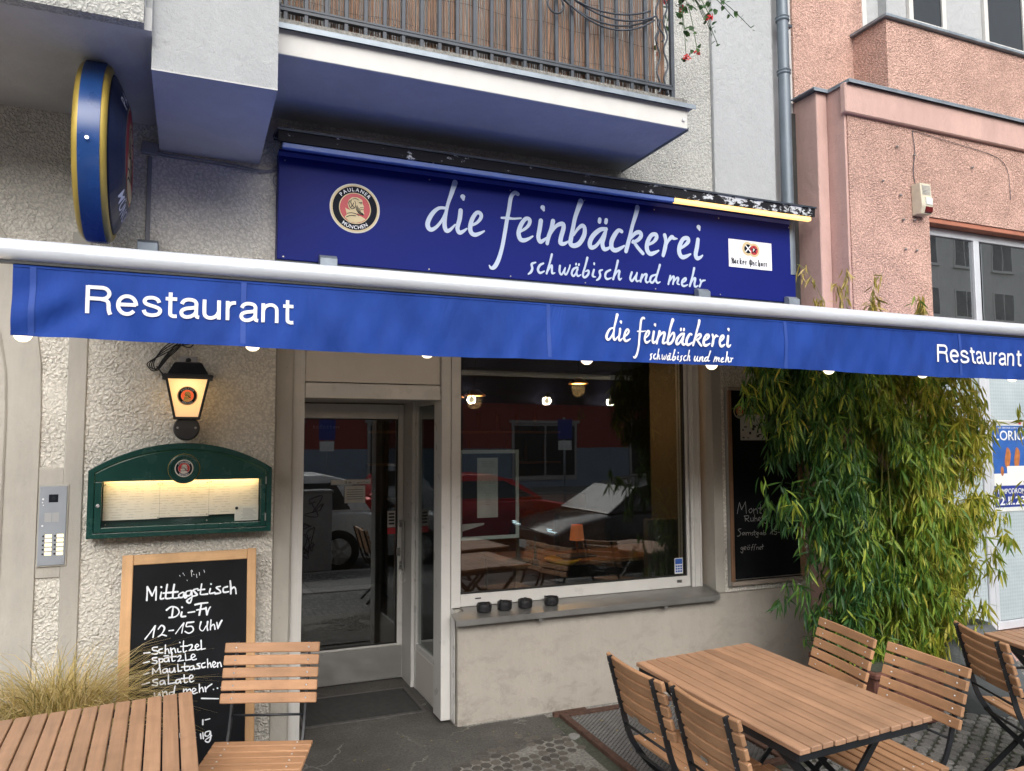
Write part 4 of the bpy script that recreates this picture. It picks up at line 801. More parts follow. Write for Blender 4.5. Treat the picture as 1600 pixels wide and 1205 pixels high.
# metal door and window framing
fr = MB()
fr.box(.552, .622, 4.68, 4.80, 0, 2.50); fr.box(.556, .600, 4.674, 4.68, 0, 2.50)
part(fr, 'door_jamb', 'white_paint', bevel=.002)
part(MB().box(.625, 1.470, 4.692, 4.80, 2.012, 2.104), 'door_lintel', 'white_paint', bevel=.003)
part(MB().box(.625, 1.470, 4.700, 4.80, 2.110, 2.50), 'lintel_panel', 'white_panel', bevel=.003)
pst = MB(); pst.box(1.473, 1.534, 4.676, 4.84, 0.02, 2.50); pst.box(1.538, 1.600, 4.672, 4.84, .70, 2.50); pst.box(1.536, 1.540, 4.60, 4.84, .02, .70)
part(pst, 'window_post', 'white_paint', bevel=.002)
# side light of the recess, running back from the post to the door
s_ = part(MB().box(1.512, 1.552, 4.84, 4.875, .0, 2.036).box(1.512, 1.552, 5.40, 5.44, .0, 2.036).box(1.515, 1.552, 4.875, 5.40, .0, .315).box(1.512, 1.552, 4.875, 5.40, 2.0, 2.036), 'side_light', 'white_paint', bevel=.003)
g = MB().box(1.528, 1.534, 4.875, 5.40, .315, 2.0).build('pane', 'glass_door', s_)
g = MB().box(1.508, 1.512, 4.90, 5.38, .02, .28).build('lower_panel', 'white_panel', s_, bevel=.002)
part(MB().box(1.49, 1.56, 5.445, 5.70, 0, 2.036), 'door_frame_post', 'white_paint', bevel=.003)
part(MB().box(.60, 1.49, 5.700, 5.75, 2.036, 2.10), 'door_frame_head', 'white_paint')
# door leaf
dr = MB(); Y0, Y1 = 5.670, 5.715
dr.box(.60, .690, Y0, Y1, .012, 2.026); dr.box(1.444, 1.486, Y0, Y1, .012, 2.026)
dr.box(1.400 + .044, 1.444 + .03, Y0 - .001, Y1, .012, 2.026)
dr.box(.690, 1.444, Y0, Y1, 1.918, 2.026); dr.box(.690, 1.444, Y0, Y1, .012, .26)
door = part(dr, 'door', 'white_paint', bevel=.003)
MB().box(.690, 1.444, 5.690, 5.697, .26, 1.918).build('pane', 'glass_door', door)
gsk = MB(); gsk.box(.690, .698, 5.684, 5.70, .26, 1.918); gsk.box(1.436, 1.444, 5.684, 5.70, .26, 1.918); gsk.box(.698, 1.436, 5.684, 5.70, .26, .268); gsk.box(.698, 1.436, 5.684, 5.70, 1.91, 1.918)
gsk.build('gasket', 'rubber', door)
kp = MB().box(.64, 1.480, 5.663, 5.669, .018, .250).build('kick_plate', 'alu', door, bevel=.002)
sc = MB()
for x_ in (.68, .9, 1.1, 1.3, 1.46):
    for z_ in (.035, .235): sc.lathe([(.004, 5.6605), (.004, 5.663)], 8, 'Y', (x_, 0, z_))
sc.build('kick_plate_screws', 'steel_dull', kp)
hd = MB(); hd.tube([(1.468, 5.60, .80), (1.468, 5.60, 1.165)], .010, 10); hd.tube([(1.468, 5.67, .83), (1.468, 5.60, .83)], .009, 8); hd.tube([(1.468, 5.67, 1.135), (1.468, 5.60, 1.135)], .009, 8)
hd.box(1.455, 1.483, 5.658, 5.67, .80, .86).box(1.455, 1.483, 5.658, 5.67, 1.11, 1.165)
hd.build('handle', 'steel_dull', door, bevel=.001)
lk = MB(); lk.lathe([(.0, 5.655), (.016, 5.655), (.018, 5.67)], 16, 'Y', (1.45, 0, .93)); lk.box(1.435, 1.465, 5.660, 5.67, .90, .96)
lk.build('lock', 'steel_dull', door, bevel=.002)
ring = MB(); ring.tube([(1.468 + .025 * math.sin(a), 5.61, .75 - .04 * math.cos(a)) for a in [k * math.pi / 8 for k in range(17)]], .002, 5); ring.build('key_ring_loop', 'screw', door)
# notices on the door glass
st = thing('door_notice', 'small paper notices with opening time taped inside the glass door', 'notice', (1.1, 5.68, 1.5))
MB().box(-.15, .14, 0, .001, -.065, -.03).build('strip', 'sticker_white', st); MB().box(-.05, .10, 0, .001, -.20, -.075).build('sheet', 'sticker_white', st)
lt = MB(); text_line(lt, '12 uh', -.05, -.058, .018, y=-.002, bold=.01); text_line(lt, 'geöffnet', .04, -.056, .012, width=.09, y=-.002)
for k in range(5): lt.box(-.035, .085, -.0012, -.0010, -.105 - k * .017, -.102 - k * .017)
lt.build('print', 'ink', st, fix=False)
st = thing('toilet_notice', 'brown toilet notice strip at the top of the glass door', 'notice', (.93, 5.72, 1.86))
MB().box(-.14, .10, 0, .001, -.03, .03).build('strip', 'int_wall', st); lt = MB(); text_line(lt, 'toiletten', -.11, -.015, .03, width=.19, y=-.003); lt.build('print', 'ink_grey', st, fix=False)
st = thing('card_sticker', 'small payment sticker with red foot low on the door glass edge', 'sticker', (1.40, 5.683, 1.13))
MB().box(-.03, .03, 0, .001, -.02, .10).build('sheet', 'ink_grey', st); MB().box(-.03, .03, 0, .001, -.07, -.025).build('red_field', 'logo_red', st)
lt = MB()
for k in range(4): lt.box(-.022, .022, -.0015, -.001, .0 + k * .024, .014 + k * .024)
lt.build('print', 'ink', st, fix=False)

# shop window
wx0, wx1, wz0, wz1 = 1.600, 3.455, .695, 2.50
wf = MB(); wf.box(3.362, 3.452, 4.672, 4.84, wz0 - .0, wz1); wf.box(3.384, 3.392, 4.664, 4.672, wz0 - .02, wz1); wf.box(3.43, 3.438, 4.664, 4.672, wz0 - .02, wz1)
win = part(wf, 'window', 'white_paint', bevel=.002)
sash = MB(); sash.box(1.602, 3.352, 4.680, 4.76, .702, .778); sash.box(3.328, 3.352, 4.680, 4.76, .778, wz1)
sash.build('sash', 'white_paint', win, bevel=.002)
gk = MB(); gk.box(3.318, 3.328, 4.690, 4.72, .786, wz1); gk.box(1.602, 3.328, 4.690, 4.72, .778, .786); gk.box(3.353, 3.361, 4.70, 4.80, .70, wz1); gk.box(1.602, 1.608, 4.690, 4.72, .786, wz1)
gk.build('gasket', 'rubber', win)
MB().box(1.608, 3.318, 4.700, 4.708, .786, wz1).build('pane', 'glass', win)
MB().box(3.235, 3.275, 4.676, 4.679, .735, .755).build('maker_plate', 'steel_dull', win); MB().box(1.70, 1.74, 4.677, 4.679, .745, .752).build('drain_slot', 'rubber', win)
part(MB().box(1.545, 3.50, 4.70, 4.84, .60, .690), 'under_window_fill', 'cream')  # filler added to block room light leaking out below the frame
# metal sill
sp = [(1.510, 4.50), (3.458, 4.50), (3.458, 4.68), (1.605, 4.68), (1.605, 4.62), (1.510, 4.60)]
sm = MB(); zf, zb = .662, .700
def sz(y): return zf + (zb - zf) * (y - 4.5) / .18
sm.add([(x, y, sz(y)) for x, y in sp] + [(x, y, sz(y) - .003) for x, y in sp], [(0, 1, 2, 3, 4, 5), (11, 10, 9, 8, 7, 6)])
sm.box(1.510, 3.458, 4.494, 4.500, zf - .034, zf + .003)
sm.add([(3.458, 4.494, zf - .034), (3.466, 4.494, zf - .034), (3.466, 4.68, zb - .02), (3.458, 4.68, zb - .02), (3.458, 4.494, zf + .016), (3.466, 4.494, zf + .016), (3.466, 4.68, zb + .016), (3.458, 4.68, zb + .016)],
       [(0, 3, 2, 1), (4, 5, 6, 7), (0, 1, 5, 4), (1, 2, 6, 5), (2, 3, 7, 6), (3, 0, 4, 7)])
sill = part(sm, 'window_sill', 'steel_dull')
sc = MB()
for x_ in (2.30, 2.52, 2.75, 2.98, 3.2): sc.lathe([(.005, 0), (.004, .004)], 8, c=(x_, 4.665, sz(4.665)))
for x_ in (2.08, 3.02): sc.lathe([(.014, 4.50), (.010, 4.512)], 12, 'Y', (x_, 0, zf - .045)); sc.box(x_ - .01, x_ + .01, 4.51, 4.58, zf - .055, zf - .035)
sc.build('sill_screws', 'steel_dull', sill)

# white pilaster and upper right wall
part(MB().box(2.70, 3.545, W, W + .3, 3.30, 6.4), 'stucco_wall_upper', 'stucco_grey')
part(MB().box(.33, 2.70, W, W + .3, 3.62, 6.4), 'wall_behind_balcony', 'stucco_grey')
part(MB().box(3.548, 4.122, W - .032, W + .3, 3.30, 6.4), 'white_pilaster', 'white_wall', bevel=.006)
part(MB().box(4.125, 4.36, W + .02, W + .3, 3.30, 6.4), 'grey_strip', 'soffit')
# bay over the left end: soffit, textured front, corner box
part(MB().box(-4.0, -.197, 3.50, W, 3.50, 3.60), 'bay_soffit', 'soffit')
part(MB().box(-4.0, -.225, 3.44, 3.50, 3.50, 5.2), 'bay_front', 'stucco_grey')
part(MB().box(-.225, -.197, 3.52, W, 3.60, 5.2), 'bay_cheek', 'white_wall')
cb = MB(); cb.box(-.197, .328, 3.56, W, 3.366, 5.2); part(cb, 'corner_box', 'white_wall')
part(MB().box(-.1975, .3285, 3.5595, W, 3.358, 3.3655), 'corner_box_soffit', 'soffit')

# balcony
bal = part(MB().box(.33, 2.752, 3.800, W, 3.650, 3.80), 'balcony', 'soffit')
MB().box(.33, 2.756, 3.786, 3.800, 3.648, 3.778).build('fascia', 'fascia_paint', bal, bevel=.003)
dp = MB(); dp.box(.33, 2.795, 3.752, 3.80, 3.780, 3.792); dp.box(.33, 2.795, 3.752, 3.756, 3.765, 3.780); dp.box(2.758, 2.795, 3.80, W, 3.780, 3.792); dp.box(2.762, 2.766, 3.79, W, 3.640, 3.66)
dp.build('drip_edge', 'zinc', bal)
MB().box(.33, 2.76, 3.795, W, 3.793, 3.836).build('screed_edge', 'concrete', bal)
MB().lathe([(.010, 3.774), (.012, 3.786)], 12, 'Y', (2.722, 0, 3.70)).build('bolt', 'screw', bal)
yb = 3.84
rl = MB(); rl.box(.345, 2.685, yb - .014, yb + .014, 3.897, 3.912); rl.box(.345, 2.685, yb - .012, yb + .012, 3.917, 3.928); rl.box(.345, 2.685, yb - .02, yb + .02, 4.72, 4.75)
rl.box(2.673, 2.697, yb - .012, yb + .012, 3.81, 4.75); rl.box(.345, .36, yb - .012, yb + .012, 3.81, 4.75); rl.box(2.675, 2.695, yb, W, 3.897, 3.925); rl.box(2.665, 2.705, yb, W, 4.72, 4.75)
rl.build('railing', 'zinc_dark', bal)
bme = MB().box(-.0105, .0105, -.008, .008, 0, .89).mesh('baluster', bevel=.002); bme.materials.append(M['zinc_dark'])
fitme = MB().box(-.014, .014, -.004, .004, -.016, .016).mesh('clamp', bevel=.002); fitme.materials.append(M['zinc_dark'])
for i in range(22):
    x_ = .385 + i * .1005
    if x_ < 2.64: link('baluster', bme, bal, (x_, yb - .001, 3.83))
for i in range(6): link('baluster', bme, bal, (2.685, yb + .1 + i * .11, 3.83))
for x_, ph in ((2.585, 0), (2.64, 1.6)):
    cw = MB(); cw.tube([(x_ + .014 * math.sin(z_ * 34 + ph), yb - .004, 3.87 + z_) for z_ in [k * .022 for k in range(38)]], .006, 6); cw.build('wavy_rod', 'zinc_dark', bal)
# reed screen tied inside the railing
t = thing('reed_screen', 'brown dried reed screen tied behind the balcony railing', 'screen', (.36, yb + .03, 3.86))
rr = random.Random(5); rm = MB(); x_ = 0.0
gaps = MB()
while x_ < 2.29:
    r_ = rr.uniform(.0026, .0052); h_ = rr.uniform(.80, .88); o_ = rr.uniform(-.006, .006); b_ = rr.uniform(-.018, .008)
    lean = rr.uniform(-.008, .008)
    rm.tube([(x_, o_, b_), (x_ + lean, o_ + .004, h_)], [r_, r_ * .8], 5, caps=False); x_ += r_ * 2 + (rr.uniform(.0, .004) if rr.random() < .72 else rr.uniform(.004, .012))
rm.build('reeds', 'reed', t, fix=False, smooth=True, kind='stuff')
ti = MB()
for z_ in (.12, .30, .48, .66):
    ti.tube([(k * .05, -.007 + .002 * math.sin(k), z_ + .008 * math.sin(k * .7)) for k in range(46)], .0011, 4)
ti.build('wire_ties', 'black_steel', t, fix=False)
# pale wall and clutter of the balcony behind the reeds
part(MB().box(.40, 2.62, yb + .10, yb + .11, 3.82, 4.60), 'balcony_inner_cloth', 'white_wall')
# cable garland hanging on the railing
t = thing('cable_garland', 'dark cable garland looped on the upper right balcony railing', 'cable', (2.2, yb - .03, 4.15))
gm = MB()
for k, (a, b, sag, dz_) in enumerate(((-.30, .33, .10, .02), (-.28, .34, .12, .01), (-.26, .35, .085, .035), (-.33, .30, .075, .05))):
    gm.tube([(a + (b - a) * u, -.008 * k, .14 + dz_ - 4 * sag * u * (1 - u)) for u in [i / 14 for i in range(15)]], .0055, 6)
gm.tube([(-.33 + .05 * math.cos(a), -.01, .10 + .055 * math.sin(a)) for a in [k * math.pi / 7 for k in range(15)]], .006, 6)
gm.tube([(.36 + .018 * math.sin(a * 2), -.012, .16 - .16 * a / 3) for a in [k * .2 for k in range(16)]], .006, 6)
gm.tube([(.38 - .022 * math.sin(a * 2), -.016, .16 - .14 * a / 3) for a in [k * .2 for k in range(16)]], .006, 6)
gm.build('cable_loops', 'zinc_dark', t, smooth=True)
# geraniums hanging over the balcony end
t = thing('geranium_plant', 'trailing green geranium with red flowers at the balcony end', 'plant', (2.80, 3.95, 4.55))
rr = random.Random(9); stem = MB(); lf = MB(); fl = MB()
def blob_leaf(mb, c, r, rr):
    n = Vector((rr.uniform(-1, 1), rr.uniform(-1.4, .1), rr.uniform(-.4, 1))).normalized(); u = n.orthogonal().normalized(); w = n.cross(u)
    k0 = rr.uniform(0, 6)
    vs = [tuple(c)] + [tuple(Vector(c) + (u * math.cos(a + k0) + w * math.sin(a + k0)) * r * (1 + .22 * math.sin(3 * a)) + n * r * .2) for a in [k * math.pi / 4 for k in range(8)]]
    mb.add(vs, [(0, 1 + k, 1 + (k + 1) % 8) for k in range(8)])
for k in range(24):
    ex = rr.uniform(-.10, .55); ez = rr.uniform(-.38, .15) + ex * .45; ey = rr.uniform(-.12, .12)
    pts = spline([(-.1, 0, .1), (ex * .5, ey * .5, ez * .3 + .12), (ex, ey, ez)], 5); stem.tube(pts, .0022, 4)
    for p in pts[2::2]:
        for _ in range(3): blob_leaf(lf, (p[0] + rr.uniform(-.03, .03), p[1] + rr.uniform(-.03, .03), p[2] + rr.uniform(-.02, .03)), rr.uniform(.010, .021), rr)
    if k % 3 == 0:
        for _ in range(26):
            d = Vector((rr.gauss(0, 1), rr.gauss(0, 1), rr.gauss(0, 1))).normalized() * rr.uniform(.008, .026); blob_leaf(fl, (ex + d.x, ey + d.y, ez + d.z - .01), .008, rr)
stem.build('stems', 'geranium', t, fix=False, kind='stuff'); lf.build('leaves', 'geranium', t, fix=False, kind='stuff'); fl.build('flowers', 'flower', t, fix=False, kind='stuff')

# downpipe
part(MB().box(4.235, 4.360, W - .003, W + .018, 2.7, 4.33), 'dark_mortar_gap', 'mat_dark')
t = thing('downpipe', 'grey painted rainwater downpipe between the cream and the pink house', 'downpipe', (4.185, 4.50, 0))
dpm = MB(); dpm.tube([(0, 0, 3.0), (0, 0, 4.62)], .046, 18); dpm.tube([(0, 0, 4.55), (0, 0, 6.5)], .044, 18); t_o = dpm.build('pipe', 'pipe', t, smooth=False); smooth_by_angle(t_o)
for z_ in (5.03, 4.60):
    c_ = MB(); c_.lathe([(.050, z_ - .02), (.054, z_ - .012), (.050, z_), (.055, z_ + .012), (.048, z_ + .02)], 18); smooth_by_angle(c_.build('collar', 'pipe', t))
br = MB(); br.box(.03, .09, -.01, .08, 4.98, 5.0); br.build('wall_bracket', 'zinc_dark', t)

# ================================================================== PINK BUILDING
PK = thing('pink_building', 'pink roughcast neighbour house with zinc ledge and shop window', 'building', (4.36, W, 0))
def P2(o): o.parent = PK; o.matrix_parent_inverse = Matrix.Translation((-4.36, -W, 0)); return o
def part2(mb, name, mat, **k): return P2(mb.build(name, mat, **k))
px0, y1_, xb, y2_ = 4.366, 4.36, 4.474, 4.187
part2(MB().box(px0, xb - .002, y1_, W + .4, -.2, 4.425), 'corner_pilaster', 'pink_smooth', bevel=.006)
part2(MB().box(xb, 5.0, y2_ + .012, W + .4, -.2, 4.425), 'step_pilaster', 'pink_smooth', bevel=.004)
# front wall with the window opening (5.315 .. , z 0.25 .. 3.46)
part2(MB().box(xb + .018, 5.315, y2_, y2_ + .35, -.2, 4.19), 'roughcast_wall', 'stucco_pink')
part2(MB().box(5.315, 9.0, y2_, y2_ + .35, 3.500, 4.19), 'roughcast_wall_over_window', 'stucco_pink')
part2(MB().box(5.315, 9.0, y2_, y2_ + .35, -.2, .20), 'window_plinth', 'pink_smooth')
part2(MB().box(5.315, 9.0, y2_ + .01, y2_ + .10, 3.46, 3.498), 'red_lintel_edge', 'red_trim', bevel=.004)
part2(MB().box(xb - .03, 9.0, y2_ - .035, y2_ + .02, 4.192, 4.424), 'ledge_band', 'pink_smooth', bevel=.008)
zc = [(px0 - .05, y1_ - .03), (xb - .02, y1_ - .03), (xb - .02, y2_ - .065), (9.0, y2_ - .065), (9.0, W), (px0 - .05, W)]
part2(MB().prism(zc, 2, 4.427, 4.440), 'ledge_flashing', 'zinc', bevel=.002)
part2(MB().prism([(px0 - .05, y1_ - .03), (xb - .02, y1_ - .03), (xb - .02, y2_ - .065), (9.0, y2_ - .065), (9.0, y2_ - .061), (xb - .016, y2_ - .061), (xb - .016, y1_ - .026), (px0 - .05, y1_ - .026)], 2, 4.412, 4.427), 'ledge_drip', 'zinc')
part2(MB().box(px0 - .004, 5.12, W, W + .4, 4.42, 6.5), 'upper_roughcast_wall', 'stucco_pink')
# bay parapet above the ledge
part2(MB().prism([(5.004, W), (5.004, 4.25), (9.0, 4.25), (9.0, 4.37), (5.12, 4.37), (5.12, W)], 2, 4.44, 5.085), 'bay_parapet', 'stucco_pink')
part2(MB().prism([(4.97, W - .003), (4.97, 4.215), (9.0, 4.215), (9.0, 4.42), (5.16, 4.42), (5.16, W - .003)], 2, 5.087, 5.112), 'parapet_cap', 'zinc', bevel=.003)
part2(MB().box(5.0, 9.0, W + .9, W + 1.0, 4.4, 7.0), 'loggia_back_wall', 'white_wall')
for (a, b, c_, d_) in ((5.55, 6.15, 5.2, 6.9), (6.75, 7.3, 5.2, 6.9), (7.9, 8.6, 5.2, 6.9)):
    wv = part2(MB().box(a, a + .06, W + .86, W + .90, c_, d_).box(b - .06, b, W + .86, W + .90, c_, d_).box(a + .06, b - .06, W + .86, W + .90, 6.02, 6.10).box(a + .06, b - .06, W + .86, W + .90, c_, c_ + .07), 'loggia_window', 'white_paint', bevel=.004)
    MB().box(a + .06, b - .06, W + .88, W + .885, c_ + .07, 6.02).box(a + .06, b - .06, W + .88, W + .885, 6.10, d_).build('pane', 'car_glass', wv)
part2(MB().box(6.35, 6.55, W + .80, W + .9, 4.4, 7.0), 'loggia_pier', 'white_wall')
# shop window of the pink house
yw = y2_ + .10
sw = MB(); sw.box(5.318, 9.0, yw, yw + .06, 3.395, 3.458); sw.box(5.318, 5.345, yw, yw + .06, .22, 3.395); sw.box(5.945, 6.012, yw - .003, yw + .06, .22, 3.395)
sw.box(5.346, 5.944, yw, yw + .06, .22, .285); sw.box(6.03, 9.0, yw, yw + .06, .22, .285); sw.box(6.012, 6.020, yw + .01, yw + .06, .30, 2.30)
sw.box(6.021, 6.065, yw + .002, yw + .06, .285, 2.25); sw.box(7.0, 7.07, yw, yw + .06, .22, 3.395)
w2 = part2(sw, 'shop_window', 'alu_frame', bevel=.003)
MB().box(5.346, 5.944, yw + .02, yw + .026, .286, 3.395).build('pane', 'glass_pink', w2)
MB().box(6.066, 6.999, yw + .02, yw + .026, .286, 3.395).build('pane', 'glass_pink', w2); MB().box(7.071, 8.9, yw + .02, yw + .026, .286, 3.395).build('pane', 'glass_pink', w2)
def film():
    m_, t_ = newmat('dotted frosted film'); v = t_.co((1, 0, 1)); vo = t_.new('ShaderNodeTexVoronoi'); vo.inputs['Scale'].default_value = 34; vo.inputs['Randomness'].default_value = .1; t_.link(v, vo.inputs['Vector'])
    n = t_.noise(t_.co(), 2.2, 5, .6); c = t_.ramp(n.outputs[0], [(.3, (.37, .44, .47)), (.7, (.50, .57, .60))])
    t_.base(t_.mix(1.0, c, t_.ramp(vo.outputs['Distance'], [(.25, .93), (.45, 1.05)]), 'MULTIPLY')); t_.set(Roughness=.6); return m_
FM = film()
MB().box(5.35, 5.94, yw + .012, yw + .016, .29, 2.27).build('frosted_film', FM, w2); MB().box(6.07, 6.99, yw + .012, yw + .016, .29, 2.27).build('frosted_film', FM, w2); MB().box(7.08, 8.9, yw + .012, yw + .016, .29, 2.27).build('frosted_film', FM, w2)
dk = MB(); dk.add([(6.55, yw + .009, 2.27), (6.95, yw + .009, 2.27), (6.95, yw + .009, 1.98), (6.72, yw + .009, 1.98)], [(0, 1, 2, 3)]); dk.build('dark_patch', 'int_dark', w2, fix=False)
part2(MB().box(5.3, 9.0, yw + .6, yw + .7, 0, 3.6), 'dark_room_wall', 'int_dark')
# the long thin cracks and fixings on the pink wall
t = thing('loose_wall_wire', 'thin dark wire and leftover screws on the pink wall left of the alarm box', 'wire', (5.1, y2_ - .006, 3.9))
wr = MB(); wr.tube(spline([(.06, 0, .27), (.075, -.004, .10), (.055, 0, -.05), (.07, -.003, -.18), (.11, 0, -.26), (.09, -.008, -.36)], 5), .003, 5)
wr.tube(spline([(.07, 0, .27), (.5, -.002, .24), (1.0, 0, .20), (1.15, -.004, .10), (1.18, 0, -.15)], 5), .0022, 5); wr.build('wire', 'zinc_dark', t)
for (a, b) in ((-.12, .11), (.065, .07), (-.28, -.18), (-.1, -.27), (.05, -.29), (-.08, -.46), (.04, -.45), (-.07, -.69), (.05, -.69), (.72, .06)):
    s2 = MB(); s2.lathe([(.011, -.004), (.008, -.014), (.003, -.020)], 8, 'Y', (a, 0, b)); s2.build('wall_plug', 'steel_dull', t)
# ================================================================== FASCIA SIGN AND ITS HOOD
SG = thing('fascia_sign', 'long blue shop sign with white handwriting lettering under the balcony', 'sign', (2.3, W, 3.1))
def PS(o, root): 
    o.parent = root; o.matrix_parent_inverse = Matrix.Translation(-root.location); return o
PS(MB().box(.426, 4.204, 4.462, W - .002, 2.784, 3.425).build('panel', 'blue_sign', bevel=.003), SG)
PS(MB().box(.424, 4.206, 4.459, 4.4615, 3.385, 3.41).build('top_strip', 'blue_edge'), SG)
m = MB(); m.box(.426, 4.20, 4.470, W - .004, 2.768, 2.783); PS(m.build('bottom_lip', 'zinc_dark'), SG)
m = MB()
for st in SIGN_MAIN + SIGN_SUB: ribbon(m, st, y=4.4605)
PS(m.build('lettering', 'letter', fix=False), SG)
m = MB()
for x_ in (.46, 1.32, 1.86, 2.4, 2.95, 3.5, 4.15):
    for z_ in (2.80, 3.36): m.lathe([(.005, 4.459), (.004, 4.462)], 8, 'Y', (x_, 0, z_))
PS(m.build('rivets', 'steel_dull', kind='stuff'), SG)
brewery_logo(.1485, lambda a, b, l: (.8635 + a, 4.4605 - l, 3.1255 + b), SG)
for o in list(SG.children):
    if o.name.startswith('emblem'): PS(o, SG)
# small white brewery plate
PS(MB().box(3.582, 3.977, 4.4585, 4.4600, 3.012, 3.2185).build('white_plate', 'letter_cloth'), SG)
m = MB(); pm = lambda cx, cz, l: (lambda a, b, q=0: (cx + a, 4.458 - l - q, cz + b))
disc_ring(m, 0, .052, pm(3.755, 3.158, .0002), 0, 32); disc_ring(m, 0, .052, pm(3.812, 3.152, .0005), 0, 32); PS(m.build('badge_gold', 'logo_cream', fix=False), SG)
m = MB(); disc_ring(m, 0, .034, pm(3.757, 3.158, .001), 0, 28); PS(m.build('badge_blue', 'logo_black', fix=False), SG)
m = MB(); disc_ring(m, 0, .036, pm(3.812, 3.152, .0011), 0, 28); PS(m.build('badge_red', 'logo_red', fix=False), SG)
m = MB(); m.add([(3.812 + (.033 if k % 2 == 0 else .014) * math.sin(k * math.pi / 5), 4.4565, 3.152 + (.033 if k % 2 == 0 else .014) * math.cos(k * math.pi / 5)) for k in range(10)], [tuple(range(10))]); PS(m.build('badge_star', 'logo_black', fix=False), SG)
m = MB(); ribbon(m, [(3.735, 3.180, .009), (3.779, 3.136, .009)], y=4.456); ribbon(m, [(3.779, 3.180, .009), (3.735, 3.136, .009)], y=4.456)
text_line(m, 'P', 3.801, 3.142, .022, y=4.455, bold=.03); text_line(m, 'H', 3.752, 3.152, .010, y=4.455, bold=.03)
PS(m.build('badge_letters', 'logo_white', fix=False), SG)
# broken-script name: upright nib strokes
def nib(mb, pts, y):
    for a, b in zip(pts[:-1], pts[1:]):
        v = abs(b[1] - a[1]) > abs(b[0] - a[0]); ribbon(mb, [(a[0], a[1], .0085 if v else .0036), (b[0], b[1], .0085 if v else .0036)], y=y, step=0)
m = MB(); bx, bz, e = 3.600, 3.040, .0183
def fl(k): return bx + k * e
LET = {'a': [[(0, .9), (.6, 1), (.6, 0), (.75, .0)], [(.55, .1), (.05, .15), (0, .5), (.5, .6)]], 'c': [[(.6, .95), (.1, .95), (.05, .1), (.6, .0)]],
       'k': [[(.1, 1.7), (.1, 0)], [(.1, .6), (.6, 1.0)], [(.2, .6), (.6, 0)]], 'e': [[(.05, .5), (.6, .65), (.5, .95), (.1, .9), (.05, .1), (.6, 0)]],
       'r': [[(.1, 1), (.1, 0)], [(.1, .8), (.6, .95)]], 's': [[(.6, .9), (.1, .85), (.55, .45), (.5, .05), (.05, .0)]], 'h': [[(.1, 1.7), (.1, 0)], [(.1, .85), (.6, .9), (.6, -.3)]],
       'o': [[(.1, .1), (.1, .9), (.6, .9), (.6, .1), (.1, .05)]], '-': [[(0, .5), (.5, .5)]],
       'H': [[(0, 1.3), (.5, 1.6), (.6, .1), (.1, -.2)], [(.6, .8), (1.2, 1.4), (1.2, 0)]], 'P': [[(0, 1.2), (.6, 1.6), (.6, -.5)], [(.6, 1.5), (1.3, 1.3), (1.3, .2), (.2, .1)], [(.1, 1.2), (.1, .3)]], 'f': [[(.3, 1.6), (.3, 0)]]}
kx_ = 0
for ch_ in 'Hacker-Pschorr':
    for st in LET[ch_]: nib(m, [(fl(kx_ + p[0]), bz + p[1] * .0235) for p in st], 4.4572)
    kx_ += {'H': 1.65, 'P': 1.75, 'r': 1.05, '-': .9}.get(ch_, 1.38)
PS(m.build('plate_lettering', 'ink', fix=False), SG)

HD = thing('sign_light_hood', 'black flaking metal hood with a tube lamp above the blue shop sign', 'light hood', (2.3, W, 3.45))
m = MB(); m.prism([(4.306, 3.412), (4.300, 3.478), (W - .003, 3.530), (W - .003, 3.515), (4.318, 3.466), (4.322, 3.412)], 0, .405, 4.262); PS(m.build('hood', 'hood', bevel=.002), HD)
m = MB(); m.prism([(4.292, 3.472), (4.290, 3.484), (W - .003, 3.545), (W - .003, 3.533)], 0, .40, 4.268); PS(m.build('hood_top_sheet', 'zinc_dark'), HD)
m = MB(); m.box(.43, 4.24, 4.33, 4.45, 3.452, 3.458); PS(m.build('hood_inner', 'black_steel'), HD)
PS(MB().box(.43, 3.02, 4.314, 4.350, 3.380, 3.411).build('unlit_tube', 'tube_blue_reflection', bevel=.004), HD)
PS(MB().box(3.025, 4.235, 4.314, 4.350, 3.382, 3.411).build('lit_tube', 'tube_on', bevel=.004), HD)

# ================================================================== AWNING
AW = thing('awning', 'extended blue fabric awning with white front bar and printed valance', 'awning', (2.1, 2.9, 2.38))
def wv(x, z):
    f = (2.345 - z) / .25
    return (.008 * math.sin(x * 5.1 + .6) + .006 * math.sin(x * 11.3 + z * 12) + .004 * math.sin(x * 29 + z * 17) + .003 * math.sin(x * 47 - z * 24)) * f + .012 * math.exp(-((x + .46) / .13) ** 2) * math.sin(z * 36 - x * 22) * min(1, f * 1.6)
def vput(x, z, l=0): return (x, 2.900 - wv(x, z) - l - .0015, z)
bar_m = MB(); bar_m.lathe([(.030, -1.3), (.0375, -1.298), (.0375, 5.2), (.030, 5.202)], 28, 'X', (0, 2.905, 2.377)); PS(smooth_by_angle(bar_m.build('front_bar', 'awning_bar')), AW)
m = MB(); m.box(-1.28, 5.18, 2.893, 2.912, 2.332, 2.345); PS(m.build('valance_rail', 'black_steel'), AW)
m = MB(); XL, XR, ZT, ZB = -.548, 5.1, 2.338, 2.094
def vfn(side):
    def fn(u, v):
        x = XL + (XR - XL) * u; z = ZB + (ZT - ZB) * v - (.006 * math.sin(x * 2.1) * (1 - v)); return (x, 2.900 - wv(x, z) + side, z)
    return fn
m.grid(vfn(0), 420, 14); mb_ = MB(); mb_.grid(vfn(.0014), 420, 14); PS(mb_.build('valance_back_shade', 'canopy_shade', smooth=True, fix=False), AW); PS(m.build('valance', 'blue_cloth', smooth=True, fix=False), AW)  # extra back sheet, dark colour painting the shade behind the valance
m = MB()
